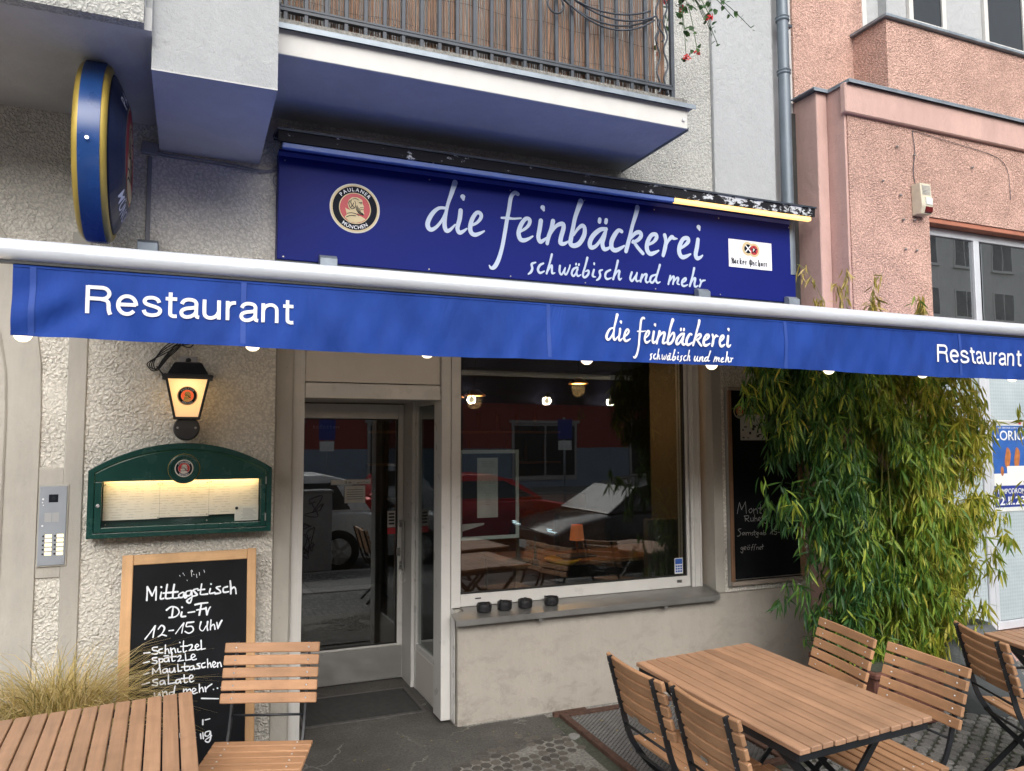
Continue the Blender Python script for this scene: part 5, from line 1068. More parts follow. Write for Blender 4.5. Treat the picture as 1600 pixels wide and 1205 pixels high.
for z0_, z1_ in ((2.092, 2.106), (2.322, 2.330)): m.grid(lambda u, v: vput(XL + (XR - XL) * u, z0_ + (z1_ - z0_) * v - .006 * math.sin((XL + (XR - XL) * u) * 2.1) * (1 if z0_ < 2.2 else 0), .0009), 420, 1)
PS(m.build('hem', 'blue_cloth', smooth=True, fix=False), AW)
m = MB()
for xs in (-.50, .155, 1.372, 2.645, 3.86):
    m.grid(lambda u, v: vput(xs + .018 * u, 2.10 + .225 * v, .0012), 2, 14)
PS(m.build('seam', 'seam_cloth', smooth=True, fix=False), AW)
m = MB(); grotesque(m, 'Restaurant', -.338, 2.1825, .094, .672, vput); PS(m.build('lettering', 'letter_cloth', fix=False), AW)
m = MB(); grotesque(m, 'Restaurant', 3.690, 2.168, .094, .676, vput)
PS(m.build('lettering', 'letter_cloth', fix=False), AW); m = MB()
def vl(p): return [(1.652 + (q[0] - 1.296) * .3275, 2.1165 + (q[1] - 2.847) * .358, q[2] * .40) for q in p]
for st in SIGN_MAIN + SIGN_SUB: ribbon(m, vl(st), put=lambda a, b, l: vput(a, b, l + .003), sub=3)
PS(m.build('lettering', 'letter_cloth', fix=False), AW)
m = MB(); m.grid(lambda u, v: (-.55 + 5.65 * u, 2.905 + 1.43 * v, 2.385 + .315 * v - .02 * math.sin(math.pi * v)), 12, 8); mu = MB(); mu.grid(lambda u, v: (-.55 + 5.65 * u, 2.905 + 1.43 * v, 2.380 + .315 * v - .02 * math.sin(math.pi * v)), 12, 8); PS(mu.build('canopy_underside', 'canopy_shade', smooth=True, fix=False), AW)  # lower sheet of the same cloth, shade put into its colour
PS(m.build('canopy', 'canopy_cloth', smooth=True, fix=False), AW)
PS(MB().box(-.62, 5.15, 4.30, 4.44, 2.600, 2.715).build('cassette', 'awning_bar', bevel=.015, seg=2), AW)
for x_ in (.15, 3.9):
    m = MB(); m.bar([(x_ + .5, 4.33, 2.63), (x_ - .12, 3.6, 2.50)], (0, 0, 1), .05, .03); m.bar([(x_ - .12, 3.6, 2.50), (x_ + .35, 2.93, 2.37)], (0, 0, 1), .04, .028); m.lathe([(.035, 2.47), (.035, 2.53)], 14, c=(x_ - .12, 3.6, 0)); PS(m.build('folding_arm', 'awning_bar', bevel=.003), AW)
for x_ in (-.235, .706, 3.32, 4.132):
    m = MB(); m.prism([(4.40, 2.60), (4.40, 2.800), (4.43, 2.822), (4.458, 2.822), (4.458, 2.60)] if .42 < x_ < 4.21 else [(4.40, 2.60), (4.40, 2.80), (4.44, 2.822), (W, 2.822), (W, 2.60)], 0, x_ - .05, x_ + .05); PS(m.build('wall_bracket', 'zinc', bevel=.003), AW)
# string of bulbs behind the valance
SL = thing('string_lights', 'string of warm white bulbs hanging behind the blue valance', 'string lights', (2.0, 3.0, 2.2))
m = MB(); pts = []
for k in range(9):
    xb_ = -.52 + .706 * k
    pts += [(xb_, 3.0, 2.195), (xb_ + .35, 3.01, 2.182)]
m.tube(spline(pts[:-1], 4), .004, 6); PS(m.build('cable', 'rubber', smooth=True), SL)
bme = MB().lathe([(.0, -.032), (.012, -.030), (.022, -.0225), (.029, -.010), (.031, 0), (.0285, .012), (.021, .024), (.013, .033)], 20).mesh('bulb', smooth=True); bme.materials.append(M['bulb'])
sme = MB().lathe([(.015, .034), (.017, .040), (.017, .078), (.010, .084)], 14).mesh('bulb_socket'); sme.materials.append(M['black_plastic'])
for k in range(9):
    o = link('bulb', bme, None, (-.52 + .706 * k + (.02 if k % 2 else -.01), 3.0, 2.119)); PS(o, SL); link('bulb_socket', sme, o)
    bl = bpy.data.lights.new('bulb_light', 'POINT'); bl.energy = 12.0; bl.color = (1.0, .78, .54); bl.shadow_soft_size = .035
    lo = bpy.data.objects.new('bulb_light', bl); COL.objects.link(lo); lo.parent = o

# ================================================================== ROUND LIGHT SIGN
RS = thing('round_light_sign', 'round blue and gold illuminated sign projecting from the wall at upper left', 'sign', (-.44, 4.1, 3.135))
cx_, cy_, cz_ = -.442, 4.10, 3.135
def rl_(prof, name, mat):
    m = MB(); m.lathe(prof, 64, 'X', (0, cy_, cz_), cap=False); return PS(smooth_by_angle(m.build(name, mat)), RS)
rl_([(.400, -.487), (.422, -.485), (.424, -.442), (.422, -.399), (.400, -.397)], 'rim_band', 'blue_rim')
rl_([(.414, -.403), (.413, -.392), (.407, -.382), (.396, -.3755), (.378, -.374)], 'gold_rim', 'gold')
rl_([(.414, -.482), (.413, -.494), (.407, -.504), (.396, -.5105), (.378, -.512)], 'gold_rim', 'gold')
m = MB(); m.prism([(cy_ + .375 * math.cos(a), cz_ + .375 * math.sin(a)) for a in [k * math.pi / 28 for k in range(56)]], 0, -.511, -.375); PS(m.build('light_box', 'logo_black'), RS)
pre = set(COL.objects)
def dome(a, b, l):
    rho = math.hypot(a, b) / .372
    return (-.3735 + l + .060 * (1 if rho < .62 else max(0.0, 1 - ((rho - .62) / .38) ** 1.25)), cy_ + a, cz_ + b)
RINGS[0] = True; brewery_logo(.374, dome, RS, step=.0016, disc='logo_navy', ring=False, dark='logo_navy'); RINGS[0] = False
for o in list(COL.objects):
    if o not in pre: PS(o, RS)
m = MB(); m.lathe([(.008, 3.668), (.004, 3.674)], 10, 'Y', (-.445, 0, 3.06)); PS(m.build('rim_screw', 'screw'), RS)
PS(MB().box(-.47, -.41, 4.40, W, 3.10, 3.17).build('wall_arm', 'black_steel'), RS)
PS(MB().box(-.478, -.408, 3.9, 4.3, 3.552, 3.562).build('top_plate', 'alu', bevel=.002), RS)

# cables and junction box under the corner box
t = thing('junction_box', 'small grey junction box with cables on the wall under the corner box', 'junction box', (-.245, W - .03, 3.36))
MB().box(-.045, .040, -.005, .03, -.032, .035).build('box', 'grey_box', t, rot=(0, R(6), 0), bevel=.004)
m = MB(); m.tube(spline([(.03, 0, .0), (.06, 0, -.02), (.25, 0, -.025), (.45, 0, -.035), (.60, 0, -.045), (.66, 0, -.02), (.69, 0, -.015)], 5), .005, 6)
m.tube(spline([(.02, 0, -.02), (.08, .0, -.035), (.30, 0, -.042), (.55, 0, -.055), (.63, 0, -.04), (.69, 0, -.03)], 5), .005, 6)
m.tube(spline([(.68, .01, -.04), (.655, .01, -.07), (.655, .01, -.11), (.69, .01, -.14)], 5), .003, 5); m.build('cables', 'cable', t, smooth=True)
MB().box(-.012, .012, .012, .03, -.52, -.04).build('cable_duct', 'cable', t, bevel=.003)

# ================================================================== WALL LANTERN
LN = thing('wall_lantern', 'black carriage lantern with glowing amber panes above the green menu case', 'lantern', (-.021, 4.455, 1.98))
def frus(z0, z1, a0, a1, b0=None, b1=None):
    b0 = b0 or a0; b1 = b1 or a1
    return [(-a0, -b0, z0), (a0, -b0, z0), (a0, b0, z0), (-a0, b0, z0), (-a1, -b1, z1), (a1, -b1, z1), (a1, b1, z1), (-a1, b1, z1)]
FB = [(0, 3, 2, 1), (4, 5, 6, 7), (0, 1, 5, 4), (1, 2, 6, 5), (2, 3, 7, 6), (3, 0, 4, 7)]
zb_, zt_ = -.098, .100
MB().add(frus(zb_, zt_, .056, .098), FB).build('glass_body', 'lamp_glass', LN)
m = MB()
for sx in (-1, 1):
    for sy in (-1, 1): m.tube([(sx * .060, sy * .060, zb_ - .003), (sx * .103, sy * .103, zt_ + .004)], .0068, 6)
m.box(-.066, .066, -.066, .066, zb_ - .012, zb_); m.box(-.108, .108, -.108, .108, zt_, zt_ + .008)
m.build('frame', 'black_steel', LN)
m = MB(); m.add(frus(.106, .118, .122, .126), FB); m.add(frus(.118, .126, .126, .112), FB); m.add(frus(.126, .188, .100, .068), FB); m.add(frus(.188, .194, .068, .05), FB)
for sx in (-1, 1): m.box(sx * .112 - .010, sx * .112 + .010, -.122, -.10, .092, .108)
m.lathe([(.0, .222), (.013, .216), (.015, .206), (.008, .195), (.008, .19)], 12); m.build('roof', 'black_steel', LN, bevel=.002)
m = MB(); m.lathe([(.0, -.035), (.058, -.033), (.066, -.02), (.066, .05), (.064, .06)], 28, 'Y', (0, 0, -.158)); m.tube([(0, 0, -.12), (0, 0, -.10)], .03, 12); smooth_by_angle(m.build('round_base', 'black_plastic', LN))
m = MB()
for sx in (-.044, .044): m.lathe([(.006, -.040), (.005, -.034)], 8, 'Y', (sx, 0, -.155))
m.build('base_screws', 'steel_dull', LN)
slope = (.098 - .056) / (.198)
def lput(a, b, l):
    z = .012 + b; return (a, -(.056 + (z - zb_) * slope) - .0012 - l, z)
brewery_logo(.050, lput, LN, 32, base='lit_cream', red='lit_red')
MB().box(-.045, .045, .105, .12, .13, .24).build('back_plate', 'grey_box', LN)
t = thing('lamp_cable', 'looped black cable on the wall above the lantern', 'cable', (-.10, W - .03, 2.27))
m = MB()
for k in range(4):
    e = .014 * (k - 1.5)
    m.tube(spline([(.10 + e, 0, .10), (.03, -.004 * k, .03 + e), (-.05, -.01, -.03 + e * .8), (-.105 + e * .6, -.012, -.09), (-.10 + e, -.012, -.125 - e * .5), (-.065 + e, -.012, -.115 + e), (-.03 + e * .5, -.01, -.06), (.02, -.006, -.005 - e * .6), (.09, 0, .035 + e * 1.6), (.135 + e * .4, 0, .09)], 6), .0030, 6)
m.tube(spline([(-.08, 0, -.11), (-.03, 0, -.17), (.03, -.02, -.19)], 5), .003, 6); m.build('cable_loops', 'rubber', t, smooth=True)

# ================================================================== MENU CASE
MC = thing('menu_case', 'dark green arched glass menu case with lit menu sheets on the wall', 'menu case', (-.028, W, 1.258))
def arch(hw, z0, zs, zt, n=22):
    """outline: bottom corners, straight sides to zs, circular arc to zt"""
    h = zt - zs; r = (hw * hw + h * h) / (2 * h); a0 = math.asin(hw / r)
    return [(-hw, z0), (hw, z0)] + [(r * math.sin(a0 - 2 * a0 * k / n), zt - r + r * math.cos(a0 - 2 * a0 * k / n)) for k in range(n + 1)]
def arch_ring(mb, o, i, ya, yb_):
    n = len(o); vs = []
    for p in o: vs.append((p[0], ya, p[1]))
    for p in i: vs.append((p[0], ya, p[1]))
    for p in o: vs.append((p[0], yb_, p[1]))
    for p in i: vs.append((p[0], yb_, p[1]))
    fs = []
    for k in range(n):
        j = (k + 1) % n
        fs += [(k, j, n + j, n + k), (2 * n + k, 3 * n + k, 3 * n + j, 2 * n + j), (k, 2 * n + k, 2 * n + j, j), (n + k, n + j, 3 * n + j, 3 * n + k)]
    mb.add(vs, fs)
o1, i1 = arch(.450, 0, .348, .486), arch(.420, .026, .334, .452)
m = MB(); arch_ring(m, o1, i1, -.118, 0); m.build('outer_case', 'green', MC, bevel=.003, seg=2)
m = MB(); m.prism(arch(.440, .01, .343, .475), 1, -.012, -.004); m.build('back_panel', 'green_in', MC)
o2 = arch(.416, .030, .332, .448)
wx_a, wx_b, wz_a, wz_b = -.384, .392, .056, .288
m = MB(); n2 = len(o2)
tp = [p for p in o2[2:]]
m.prism([(-.416, wz_b + .002), (.416, wz_b + .002)] + tp, 1, -.130, -.106)
m.box(-.416, wx_a, -.130, -.106, .030, wz_b); m.box(wx_b, .416, -.130, -.106, .030, wz_b); m.box(wx_a, wx_b, -.130, -.106, .030, wz_a)
m.build('door_frame', 'green', MC, bevel=.003, seg=2)
MB().box(wx_a, wx_b, -.114, -.112, wz_a, wz_b).build('cover_glass', 'glass_front', MC)
for k, (a, b) in enumerate(((-.384, -.117), (-.116, .128), (.129, .386))):
    MB().box(a, b, -.044 - .001 * k, -.0425, .084 + .006 * k, .286).build('menu_sheet', 'menu_paper', MC)
MB().box(.262, .386, -.062, -.060, .058, .140).build('menu_card', 'paper', MC)
m = MB()
for k in range(9): m.box(.305 if k % 3 else .295, .375 - .006 * (k % 4), -.0632, -.0622, .068 + k * .0068, .0705 + k * .0068)
m.build('card_print', 'ink_grey', MC)
m = MB()
for (a, b) in ((-.376, .27), (-.125, .27), (-.105, .27), (.118, .27), (.138, .275), (-.122, .09), (.12, .10), (-.37, .062), (.12, .065)): m.lathe([(.0, -.052), (.004, -.050), (.004, -.044)], 8, 'Y', (a, 0, b))
m.build('magnet_pins', 'steel_dull', MC)
MB().lathe([(.0, -.070), (.008, -.068), (.008, -.062)], 12, 'Y', (.272, 0, .128)).build('magnet', 'black_plastic', MC)
m = MB(); m.lathe([(.0, -.136), (.009, -.135), (.010, -.130)], 14, 'Y', (-.400, 0, .168)); m.build('lock', 'screw', MC)
m = MB(); m.box(.415, .421, -.134, -.12, .06, .10).box(.415, .421, -.134, -.12, .26, .30); m.build('hinge', 'steel_dull', MC)
MB().tube([(-.37, -.085, .301), (.38, -.085, .301)], .008, 10).build('strip_lamp', 'case_lamp', MC)
m = MB(); m.lathe([(.076, -.130), (.077, -.137), (.070, -.140), (.062, -.139), (.060, -.133), (.0, -.133)], 36, 'Y', (.0, 0, .350), cap=False); smooth_by_angle(m.build('medallion', 'green', MC))
m = MB(); m.lathe([(.0755, -.1305), (.079, -.134), (.077, -.138)], 36, 'Y', (.0, 0, .350), cap=False); m.build('medallion_ring', 'gold', MC)
brewery_logo(.046, lambda a, b, l: (a, -.134 - l, .352 + b), MC, 32, base='logo_silver', red='logo_red')

# ================================================================== INTERCOM
IC = thing('door_intercom', 'grey metal door intercom with camera and ten lit name plates on the left wall', 'intercom', (-.640, W - .016, 1.326))
MB().box(-.061, .061, -.012, .002, -.200, .200).build('face_plate', 'intercom_plate', IC, bevel=.002)
MB().box(-.068, .068, -.005, .004, -.208, .208).build('back_frame', 'cream', IC, bevel=.002)
MB().box(-.020, .022, -.0135, -.0118, .118, .158).build('camera_window', 'logo_black', IC, bevel=.001)
MB().lathe([(.0, -.016), (.009, -.015), (.011, -.0136)], 14, 'Y', (.003, 0, .138)).build('camera_lens', 'car_glass', IC)
m = MB()
for a in (-.036, -.002):
    for k in range(9): m.box(a, a + .030, -.0128, -.0119, .020 + k * .0052, .0228 + k * .0052)
m.build('speaker_slots', 'ink_grey', IC)
m = MB()
for (a, b, r_) in ((-.045, .135, .005), (-.047, .118, .003), (-.043, .104, .003), (-.044, .0, .005)): m.lathe([(.0, -.0135), (r_, -.013), (r_, -.012)], 10, 'Y', (a, 0, b))
m.build('indicator_dots', 'logo_white', IC)
np_m = emit('lit name plate', (1.0, .90, .55), .55)
for c_ in range(2):
    for k in range(5):
        a = -.030 + c_ * .052; b = -.052 - k * .0225
        MB().box(a, a + .030, -.0135, -.0118, b - .008, b + .008).build('name_plate', np_m, IC, bevel=.001)
        MB().lathe([(.0, -.0165), (.0045, -.016), (.005, -.012)], 10, 'Y', (a - .008, 0, b)).build('call_button', 'black_plastic', IC)
m = MB()
for a in (-.053, .053):
    for b in (-.188, .188): m.lathe([(.003, -.0132), (.003, -.0119)], 8, 'Y', (a, 0, b))
m.build('plate_screws', 'steel_dull', IC)

# ================================================================== CHALKBOARD LEFT (leaning on the wall)
CB = thing('chalkboard', 'tall leaning chalkboard with pine frame and white lunch menu writing', 'chalkboard', (.020, 4.30, ground_z(4.3)), (-math.atan2(.14, 1.172), 0, 0))
H_ = 1.196; gz = -ground_z(4.3) * 1.0
def bx(x0, x1, z0, z1, ya, yb_, name, mat, bev=.003): return MB().box(x0 - .02, x1 - .02, ya, yb_, z0 + gz, z1 + gz).build(name, mat, CB, bevel=bev)
bx(-.307, -.255, -.004, 1.178, 0, .030, 'left_stile', 'frame_wood'); bx(.300, .346, -.004, 1.181, 0, .030, 'right_stile', 'frame_wood')
bx(-.254, .299, 1.126, 1.178, .001, .029, 'top_rail', 'frame_wood_x'); bx(-.254, .299, .0, .05, .001, .029, 'bottom_rail', 'frame_wood_x')
bx(-.255, .300, .05, 1.127, .010, .020, 'slate_panel', 'board_black', 0)
m = MB()
for k, st in enumerate(CHALK):
    if any(p[1] < .05 or p[1] > 1.12 for p in st): continue
    thin = k >= len(CHALK) - 11
    ribbon(m, [(p[0] - .02, p[1] + gz, .0026 if thin else (.0086 if p[1] > .80 else .0064) * random.uniform(.78, 1.18)) for p in st], y=.0085, sub=4)
m.build('chalk_writing', 'chalk_ink', CB, fix=False, kind='stuff')

# ================================================================== CHALKBOARD RIGHT (wall case)
RB = thing('wall_chalkboard', 'black wall board with brown frame and thin chalk writing half hidden by bamboo', 'chalkboard', (3.93, W - .02, 1.42))
def rb(x0, x1, z0, z1, ya, yb_, name, mat, bev=.002): return MB().box(x0 - 3.93, x1 - 3.93, ya, yb_, z0 - 1.42, z1 - 1.42).build(name, mat, RB, bevel=bev)
rb(3.610, 3.640, .735, 2.115, -.020, .018, 'left_stile', 'old_wood'); rb(4.26, 4.30, .735, 2.115, -.02, .018, 'right_stile', 'old_wood')
rb(3.610, 4.30, .705, .733, -.022, .018, 'bottom_rail', 'old_wood_x'); rb(3.610, 4.30, 2.117, 2.14, -.020, .018, 'top_rail', 'old_wood_x')
rb(3.641, 4.259, .746, .752, -.024, -.016, 'glass_rail', 'alu'); rb(3.600, 3.609, .70, 2.14, -.012, .018, 'edge_strip', 'steel_dull')
rb(3.641, 4.259, .734, 2.116, .0, .012, 'slate_panel', 'board_black', 0)
m = MB()
for st in RIGHT_CHALK: ribbon(m, [(p[0] - 3.93, p[1] - 1.42) for p in st], w=.0038, y=-.0015, sub=3)
m.build('chalk_writing', 'chalk_thin', RB, fix=False, kind='stuff')
m = MB(); rr = random.Random(2)
m.box(-.20, .05, -.0012, -.0008, .33, .52)
m.build('faded_photo', 'ink_grey', RB)
m = MB()
for k in range(26): a = rr.uniform(-.19, .03); b = rr.uniform(.34, .50); m.box(a, a + rr.uniform(.008, .03), -.0022, -.0016, b, b + rr.uniform(.006, .02))
m.build('photo_blotches', 'ink', RB)
pre = set(COL.objects)
brewery_logo(.055, lambda a, b, l: (-.205 + a, -.002 - l, .545 + b), RB, 28)

# ================================================================== ASH TRAYS, POSTERS, ALARM
am = MB(); am.lathe([(.030, 0), (.040, .004), (.043, .030), (.041, .044), (.038, .046), (.034, .044), (.032, .018), (.0, .016)], 20, cap=False)
at_me = am.mesh('tray'); at_me.materials.append(M['black_plastic'])
nt = MB()
for a in (.5, 2.6, 4.7): nt.box(.030 * math.cos(a) + .004 - .008, .030 * math.cos(a) + .012, .036 * math.sin(a) - .006, .036 * math.sin(a) + .006, .044, .048)
nt_me = nt.mesh('cigarette_rest', bevel=.001); nt_me.materials.append(M['rubber'])
labs = ['black round ashtray at the left end of the window sill', 'black round ashtray second from the left on the sill', 'black round ashtray third from the left on the sill', 'black round ashtray standing apart, rightmost on the window sill']
for k, x_ in enumerate((1.728, 1.868, 2.012, 2.200)):
    y_ = 4.590 + .003 * k
    t = thing('ashtray', labs[k], 'ashtray', (x_, y_, sz(y_) + .001), (.0, 0, k * 1.3), 'black ashtrays on the window sill')
    o = link('tray', at_me, t); o2_ = link('cigarette_rest', nt_me, t, kind='stuff'); o.scale = o2_.scale = (1.13, 1.13, 1.13)
t = thing('window_notice_frame', 'white framed notice hanging inside the lower left of the shop window', 'picture frame', (1.82, 4.735, 1.40))
m = MB(); m.box(-.212, .212, 0, .012, .268, .292).box(-.212, .212, 0, .012, -.292, -.268).box(-.212, -.188, 0, .012, -.268, .268).box(.188, .212, 0, .012, -.268, .268); m.build('frame', 'sticker_white', t, bevel=.002)
MB().box(-.188, .188, .004, .007, -.268, .268).build('backing', 'logo_black', t); MB().box(-.085, .060, .000, .002, -.150, .240).build('notice_sheet', 'sticker_white', t)
m = MB()
for k in range(11): m.box(-.05 if k % 3 else -.06, .035, -.001, -.0004, .215 - k * .012, .2185 - k * .012) if k < 4 else m.box(-.03, .01, -.001, -.0004, .005 - (k - 4) * .012, .009 - (k - 4) * .012)
for cx2 in (-.04, .015): 
    for a in range(6): ribbon(m, [(cx2 + .022 * math.cos(a), .09 + .022 * math.sin(a), .003), (cx2 + .022 * math.cos(a + 1.1), .09 + .022 * math.sin(a + 1.1), .003)], y=-.0004)
m.build('print', 'ink_grey', t, fix=False)
t = thing('flyer', 'small white and red flyer lying slanted inside the shop window', 'flyer', (1.70, 4.75, 1.165), (R(-60), 0, R(8)))
MB().box(-.08, .08, -.06, .06, 0, .001).build('sheet', 'sticker_white', t); MB().box(-.06, .05, -.04, .03, .001, .0016).build('red_print', 'logo_red', t)
t = thing('window_sticker', 'small blue and white sticker in the lower right of the shop window', 'sticker', (3.265, 4.6985, .85))
MB().box(-.035, .035, 0, .001, -.055, .055).build('sheet', 'sticker_white', t)
m = MB(); m.box(-.03, .03, -.001, -.0003, .012, .05)
for k in range(3):
    for j in range(3): m.box(-.028 + j * .020, -.012 + j * .020, -.001, -.0003, -.045 + k * .018, -.032 + k * .018)
m.build('print', 'sticker_blue', t)
t = thing('alarm_box', 'cream alarm siren box with louvres on the pink wall', 'alarm', (5.186, y2_ - .002, 3.60))
al = MB(); al.prism([(0, -.115), (-.075, -.115), (-.092, -.06), (-.078, .125), (-.06, .128), (0, .128)], 0, -.058, .058); al.build('housing', plain('aged cream plastic', (.62, .57, .44), .45), t, bevel=.006, seg=2)
m = MB()
for k in range(7): m.box(-.042, .042, -.0895 + .001 * k, -.078, .035 + k * .011, .040 + k * .011)
m.build('louvre', 'ink_grey', t); MB().box(-.018, .05, -.0975, -.085, -.045, .01).build('blue_label', 'sticker_white', t)
MB().prism([(-.07, -.112), (-.094, -.100), (-.098, -.062), (-.08, -.06)], 0, -.02, .05).build('red_lens', plain('dark red lens', (.12, .01, .01), .2), t)
t = thing('concert_poster', 'blue concert poster on the neighbouring shop glass with name and date', 'poster', (6.33, yw + .016, 1.53))
MB().box(-.285, .285, 0, .002, -.37, .38).build('sheet', 'sticker_white', t)
t.location.y = yw + .006
m = MB(); m.box(-.262, .262, -.0012, -.0004, -.155, .335); m.build('blue_field', 'poster_blue', t); m = MB(); m.box(-.262, .262, -.0012, -.0004, -.335, -.16); m.build('navy_field', 'poster_navy', t)
m = MB(); m.box(-.262, .262, -.0018, -.0013, -.155, -.06); m.box(-.10, .20, -.003, -.0022, -.07, -.0); m.build('pale_table', 'paper', t)
m = MB()
for a in (-.085, .03):
    m.add([(a + .035 * math.cos(q) * (1 + .3 * math.sin(2 * q)), -.0026 - a * .002, .065 + .09 * math.sin(q)) for q in [k * math.pi / 8 for k in range(16)]], [tuple(range(16))])
m.add([(-.16 + .02 * math.cos(q), -.0028, -.04 + .04 * math.sin(q)) for q in [k * math.pi / 6 for k in range(12)]], [tuple(range(12))])
m.build('orange_shapes', 'poster_orange', t, fix=False)
m = MB(); text_line(m, 'LORIOT', -.235, .215, .082, width=.45, y=-.003, bold=.012); text_line(m, 'TEMPODROM', -.235, -.225, .043, width=.34, y=-.003, bold=.012); text_line(m, '12.11.23', -.235, -.315, .068, width=.34, y=-.003, bold=.02)
text_line(m, 'DER GROSSE LORIOT ABEND', -.20, .31, .014, width=.38, y=-.003); m.build('poster_lettering', 'logo_white', t, fix=False)
m = MB(); m.box(-.27, .262, -.0012, -.0004, .345, .372); m.build('header_strip', 'ink_grey', t); MB().box(.07, .10, -.002, -.0014, .345, .372).build('red_mark', 'logo_red', t)
# ================================================================== TABLES AND CHAIRS
def place(o, x, y, th, tilt=0.0):
    o.location = (x, y, ground_z(y)); o.rotation_euler = ground_rot(th, tilt); return o
SM = {}
def slat_mesh(key, sx, sy, sz_, mat, bev=.003, bow=0, nb=1):
    if key not in SM:
        m = MB()
        if bow:
            n = 8; vs = []
            for i in range(n + 1):
                x = -sx / 2 + sx * i / n; yo = bow * (1 - (2 * x / sx) ** 2)
                vs += [(x, yo - sy / 2, -sz_ / 2), (x, yo + sy / 2, -sz_ / 2), (x, yo + sy / 2, sz_ / 2), (x, yo - sy / 2, sz_ / 2)]
            fs = [(4 * i + k, 4 * i + (k + 1) % 4, 4 * i + 4 + (k + 1) % 4, 4 * i + 4 + k) for i in range(n) for k in range(4)] + [(3, 2, 1, 0), (4 * n, 4 * n + 1, 4 * n + 2, 4 * n + 3)]
            m.add(vs, fs)
        else: m.box(-sx / 2, sx / 2, -sy / 2, sy / 2, -sz_ / 2, sz_ / 2)
        me = m.mesh(key, bevel=bev, seg=1); me.materials.append(M[mat]); SM[key] = me
    return SM[key]
def make_table(L=1.067, Wd=.695, n=12):
    t = thing('garden_table', 'tmp', 'table'); h = .73; p = Wd / n
    me = slat_mesh('table_slat', p - .006, L, .020, 'slat_y', .0028)
    for i in range(n):
        o = link('slat', me, t, (-Wd / 2 + p * (i + .5), (i * 7 % 5 - 2) * .0012, h - .010))
    m = MB(); a, b = Wd / 2 - .012, L / 2 - .018
    for sx in (-1, 1): m.box(sx * a - .004, sx * a + .004, -b, b, h - .052, h - .021)
    for sy in (-1, 1): m.box(-a, a, sy * b - .004, sy * b + .004, h - .053, h - .0215)
    for yy in (-.18, .18): m.box(-a, a, yy - .015, yy + .015, h - .027, h - .0212)
    m.build('frame', 'black_steel', t, bevel=.0015)
    for sy in (-1, 1):
        y = sy * (L / 2 - .16)
        for k, sx in enumerate((-1, 1)):
            m = MB(); m.bar([(sx * (a - .03), y + k * .012, h - .05), (-sx * (a - .02), y + k * .012, .0)], (0, 1, 0), .012, .030); m.box(-sx * (a - .02) - .03, -sx * (a - .02) + .03, y - .01 + k * .012, y + .012 + k * .012, 0, .008)
            m.build('leg', 'black_steel', t)
    m = MB(); m.tube([(a - .06, -L / 2 + .16, .10), (a - .06, L / 2 - .16, .10)], .008, 8); m.tube([(-a + .06, -L / 2 + .16, .10), (-a + .06, L / 2 - .16, .10)], .008, 8); m.tube([(0, -L / 2 + .16, .36), (0, L / 2 - .16, .36)], .008, 8)
    m.build('stretcher', 'black_steel', t)
    return t
def post(sx):
    x = sx * .165; return [(x, .315, .842), (x, .245, .600), (x, .215, .50), (x, .175, .425), (x, .095, .33), (x, -.03, .215), (x, -.21, .0)]
def make_chair(Wc=.43):
    t = thing('folding_chair', 'tmp', 'chair')
    bme = slat_mesh('back_slat', Wc, .019, .044, 'slat_x', .0035, bow=.016); sme = slat_mesh('seat_slat', Wc, .047, .016, 'slat_x', .003)
    sc = MB()
    for sx in (-1, 1): sc.lathe([(.0, -.0035), (.0045, -.002), (.0052, .0)], 8, 'Y', (sx * .165, -.002, 0)); 
    for sx in (-1, 1): sc.lathe([(.0052, .0), (.0045, .0025), (.0, .0045)], 8, 'Y', (sx * .165, .028, 0))
    scm = sc.mesh('screws', smooth=True); scm.materials.append(M['screw'])
    s2 = MB()
    for sx in (-1, 1): s2.lathe([(.0045, .008), (.004, .0105), (.0, .0115)], 8, c=(sx * .150, 0, 0))
    s2m = s2.mesh('screws', smooth=True); s2m.materials.append(M['screw'])
    tilt_ = math.atan2(.07, .242)
    for k in range(5):
        z = .822 - k * .0525; y = .245 + (z - .600) / .242 * .07 - .020
        o = link('back_slat', bme, t, (0, y, z), (-tilt_, 0, 0)); link('screws', scm, o, kind='stuff')
    for k in range(7):
        o = link('seat_slat', sme, t, (0, .135 - k * .0545, .441 - .0022 * k)); link('screws', s2m, o, kind='stuff')
    for sx in (-1, 1):
        m = MB(); m.bar(spline(post(sx), 3), (1, 0, 0), .008 if False else .010, .024); m.build('back_post', 'black_steel', t)
        x = sx * .180
        m = MB(); m.bar(spline([(x, -.205, .428), (x, -.15, .36), (x, .02, .20), (x, .225, .0)], 4), (1, 0, 0), .010, .024); m.build('rear_leg', 'black_steel', t)
        m = MB(); m.box(sx * .150 - .012, sx * .150 + .012, -.215, .165, .420, .428); m.build('seat_rail', 'black_steel', t, rot=(R(2.2), 0, 0))
    for pr_, r_ in (((.165, .170, .40), .007), ((.18, .17, .055), .006), ((.165, -.165, .055), .006), ((.165, .232, .535), .006)):
        MB().tube([(-pr_[0], pr_[1], pr_[2]), pr_], r_, 8).build('cross_rod', 'black_steel', t, smooth=True)
    mp = MB(); mp.box(-.02, .02, .0, .0015, -.008, .008); mp.build('maker_plate', 'alu', t, loc=(.03, .262, .605), rot=(-tilt_, 0, 0))
    return t
T1 = make_table(); T1['label'] = 'long slatted table in the centre right between four folding chairs'; place(T1, 2.40, 2.785, R(1.1), .029); T1['group'] = 'brown slatted garden tables'
for (x, y, th, lab) in ((-.277, 3.055, R(1.5), 'slatted table in the lower left corner in front of the dry grass'),
                        (4.40, 2.47, R(-10), 'slatted table at the right edge behind the chair with armrests'),
                        (2.82, 1.33, R(1), 'table of which one corner shows at the bottom right edge')):
    c = copy_tree(T1); c['label'] = lab; place(c, x, y, th, .029)
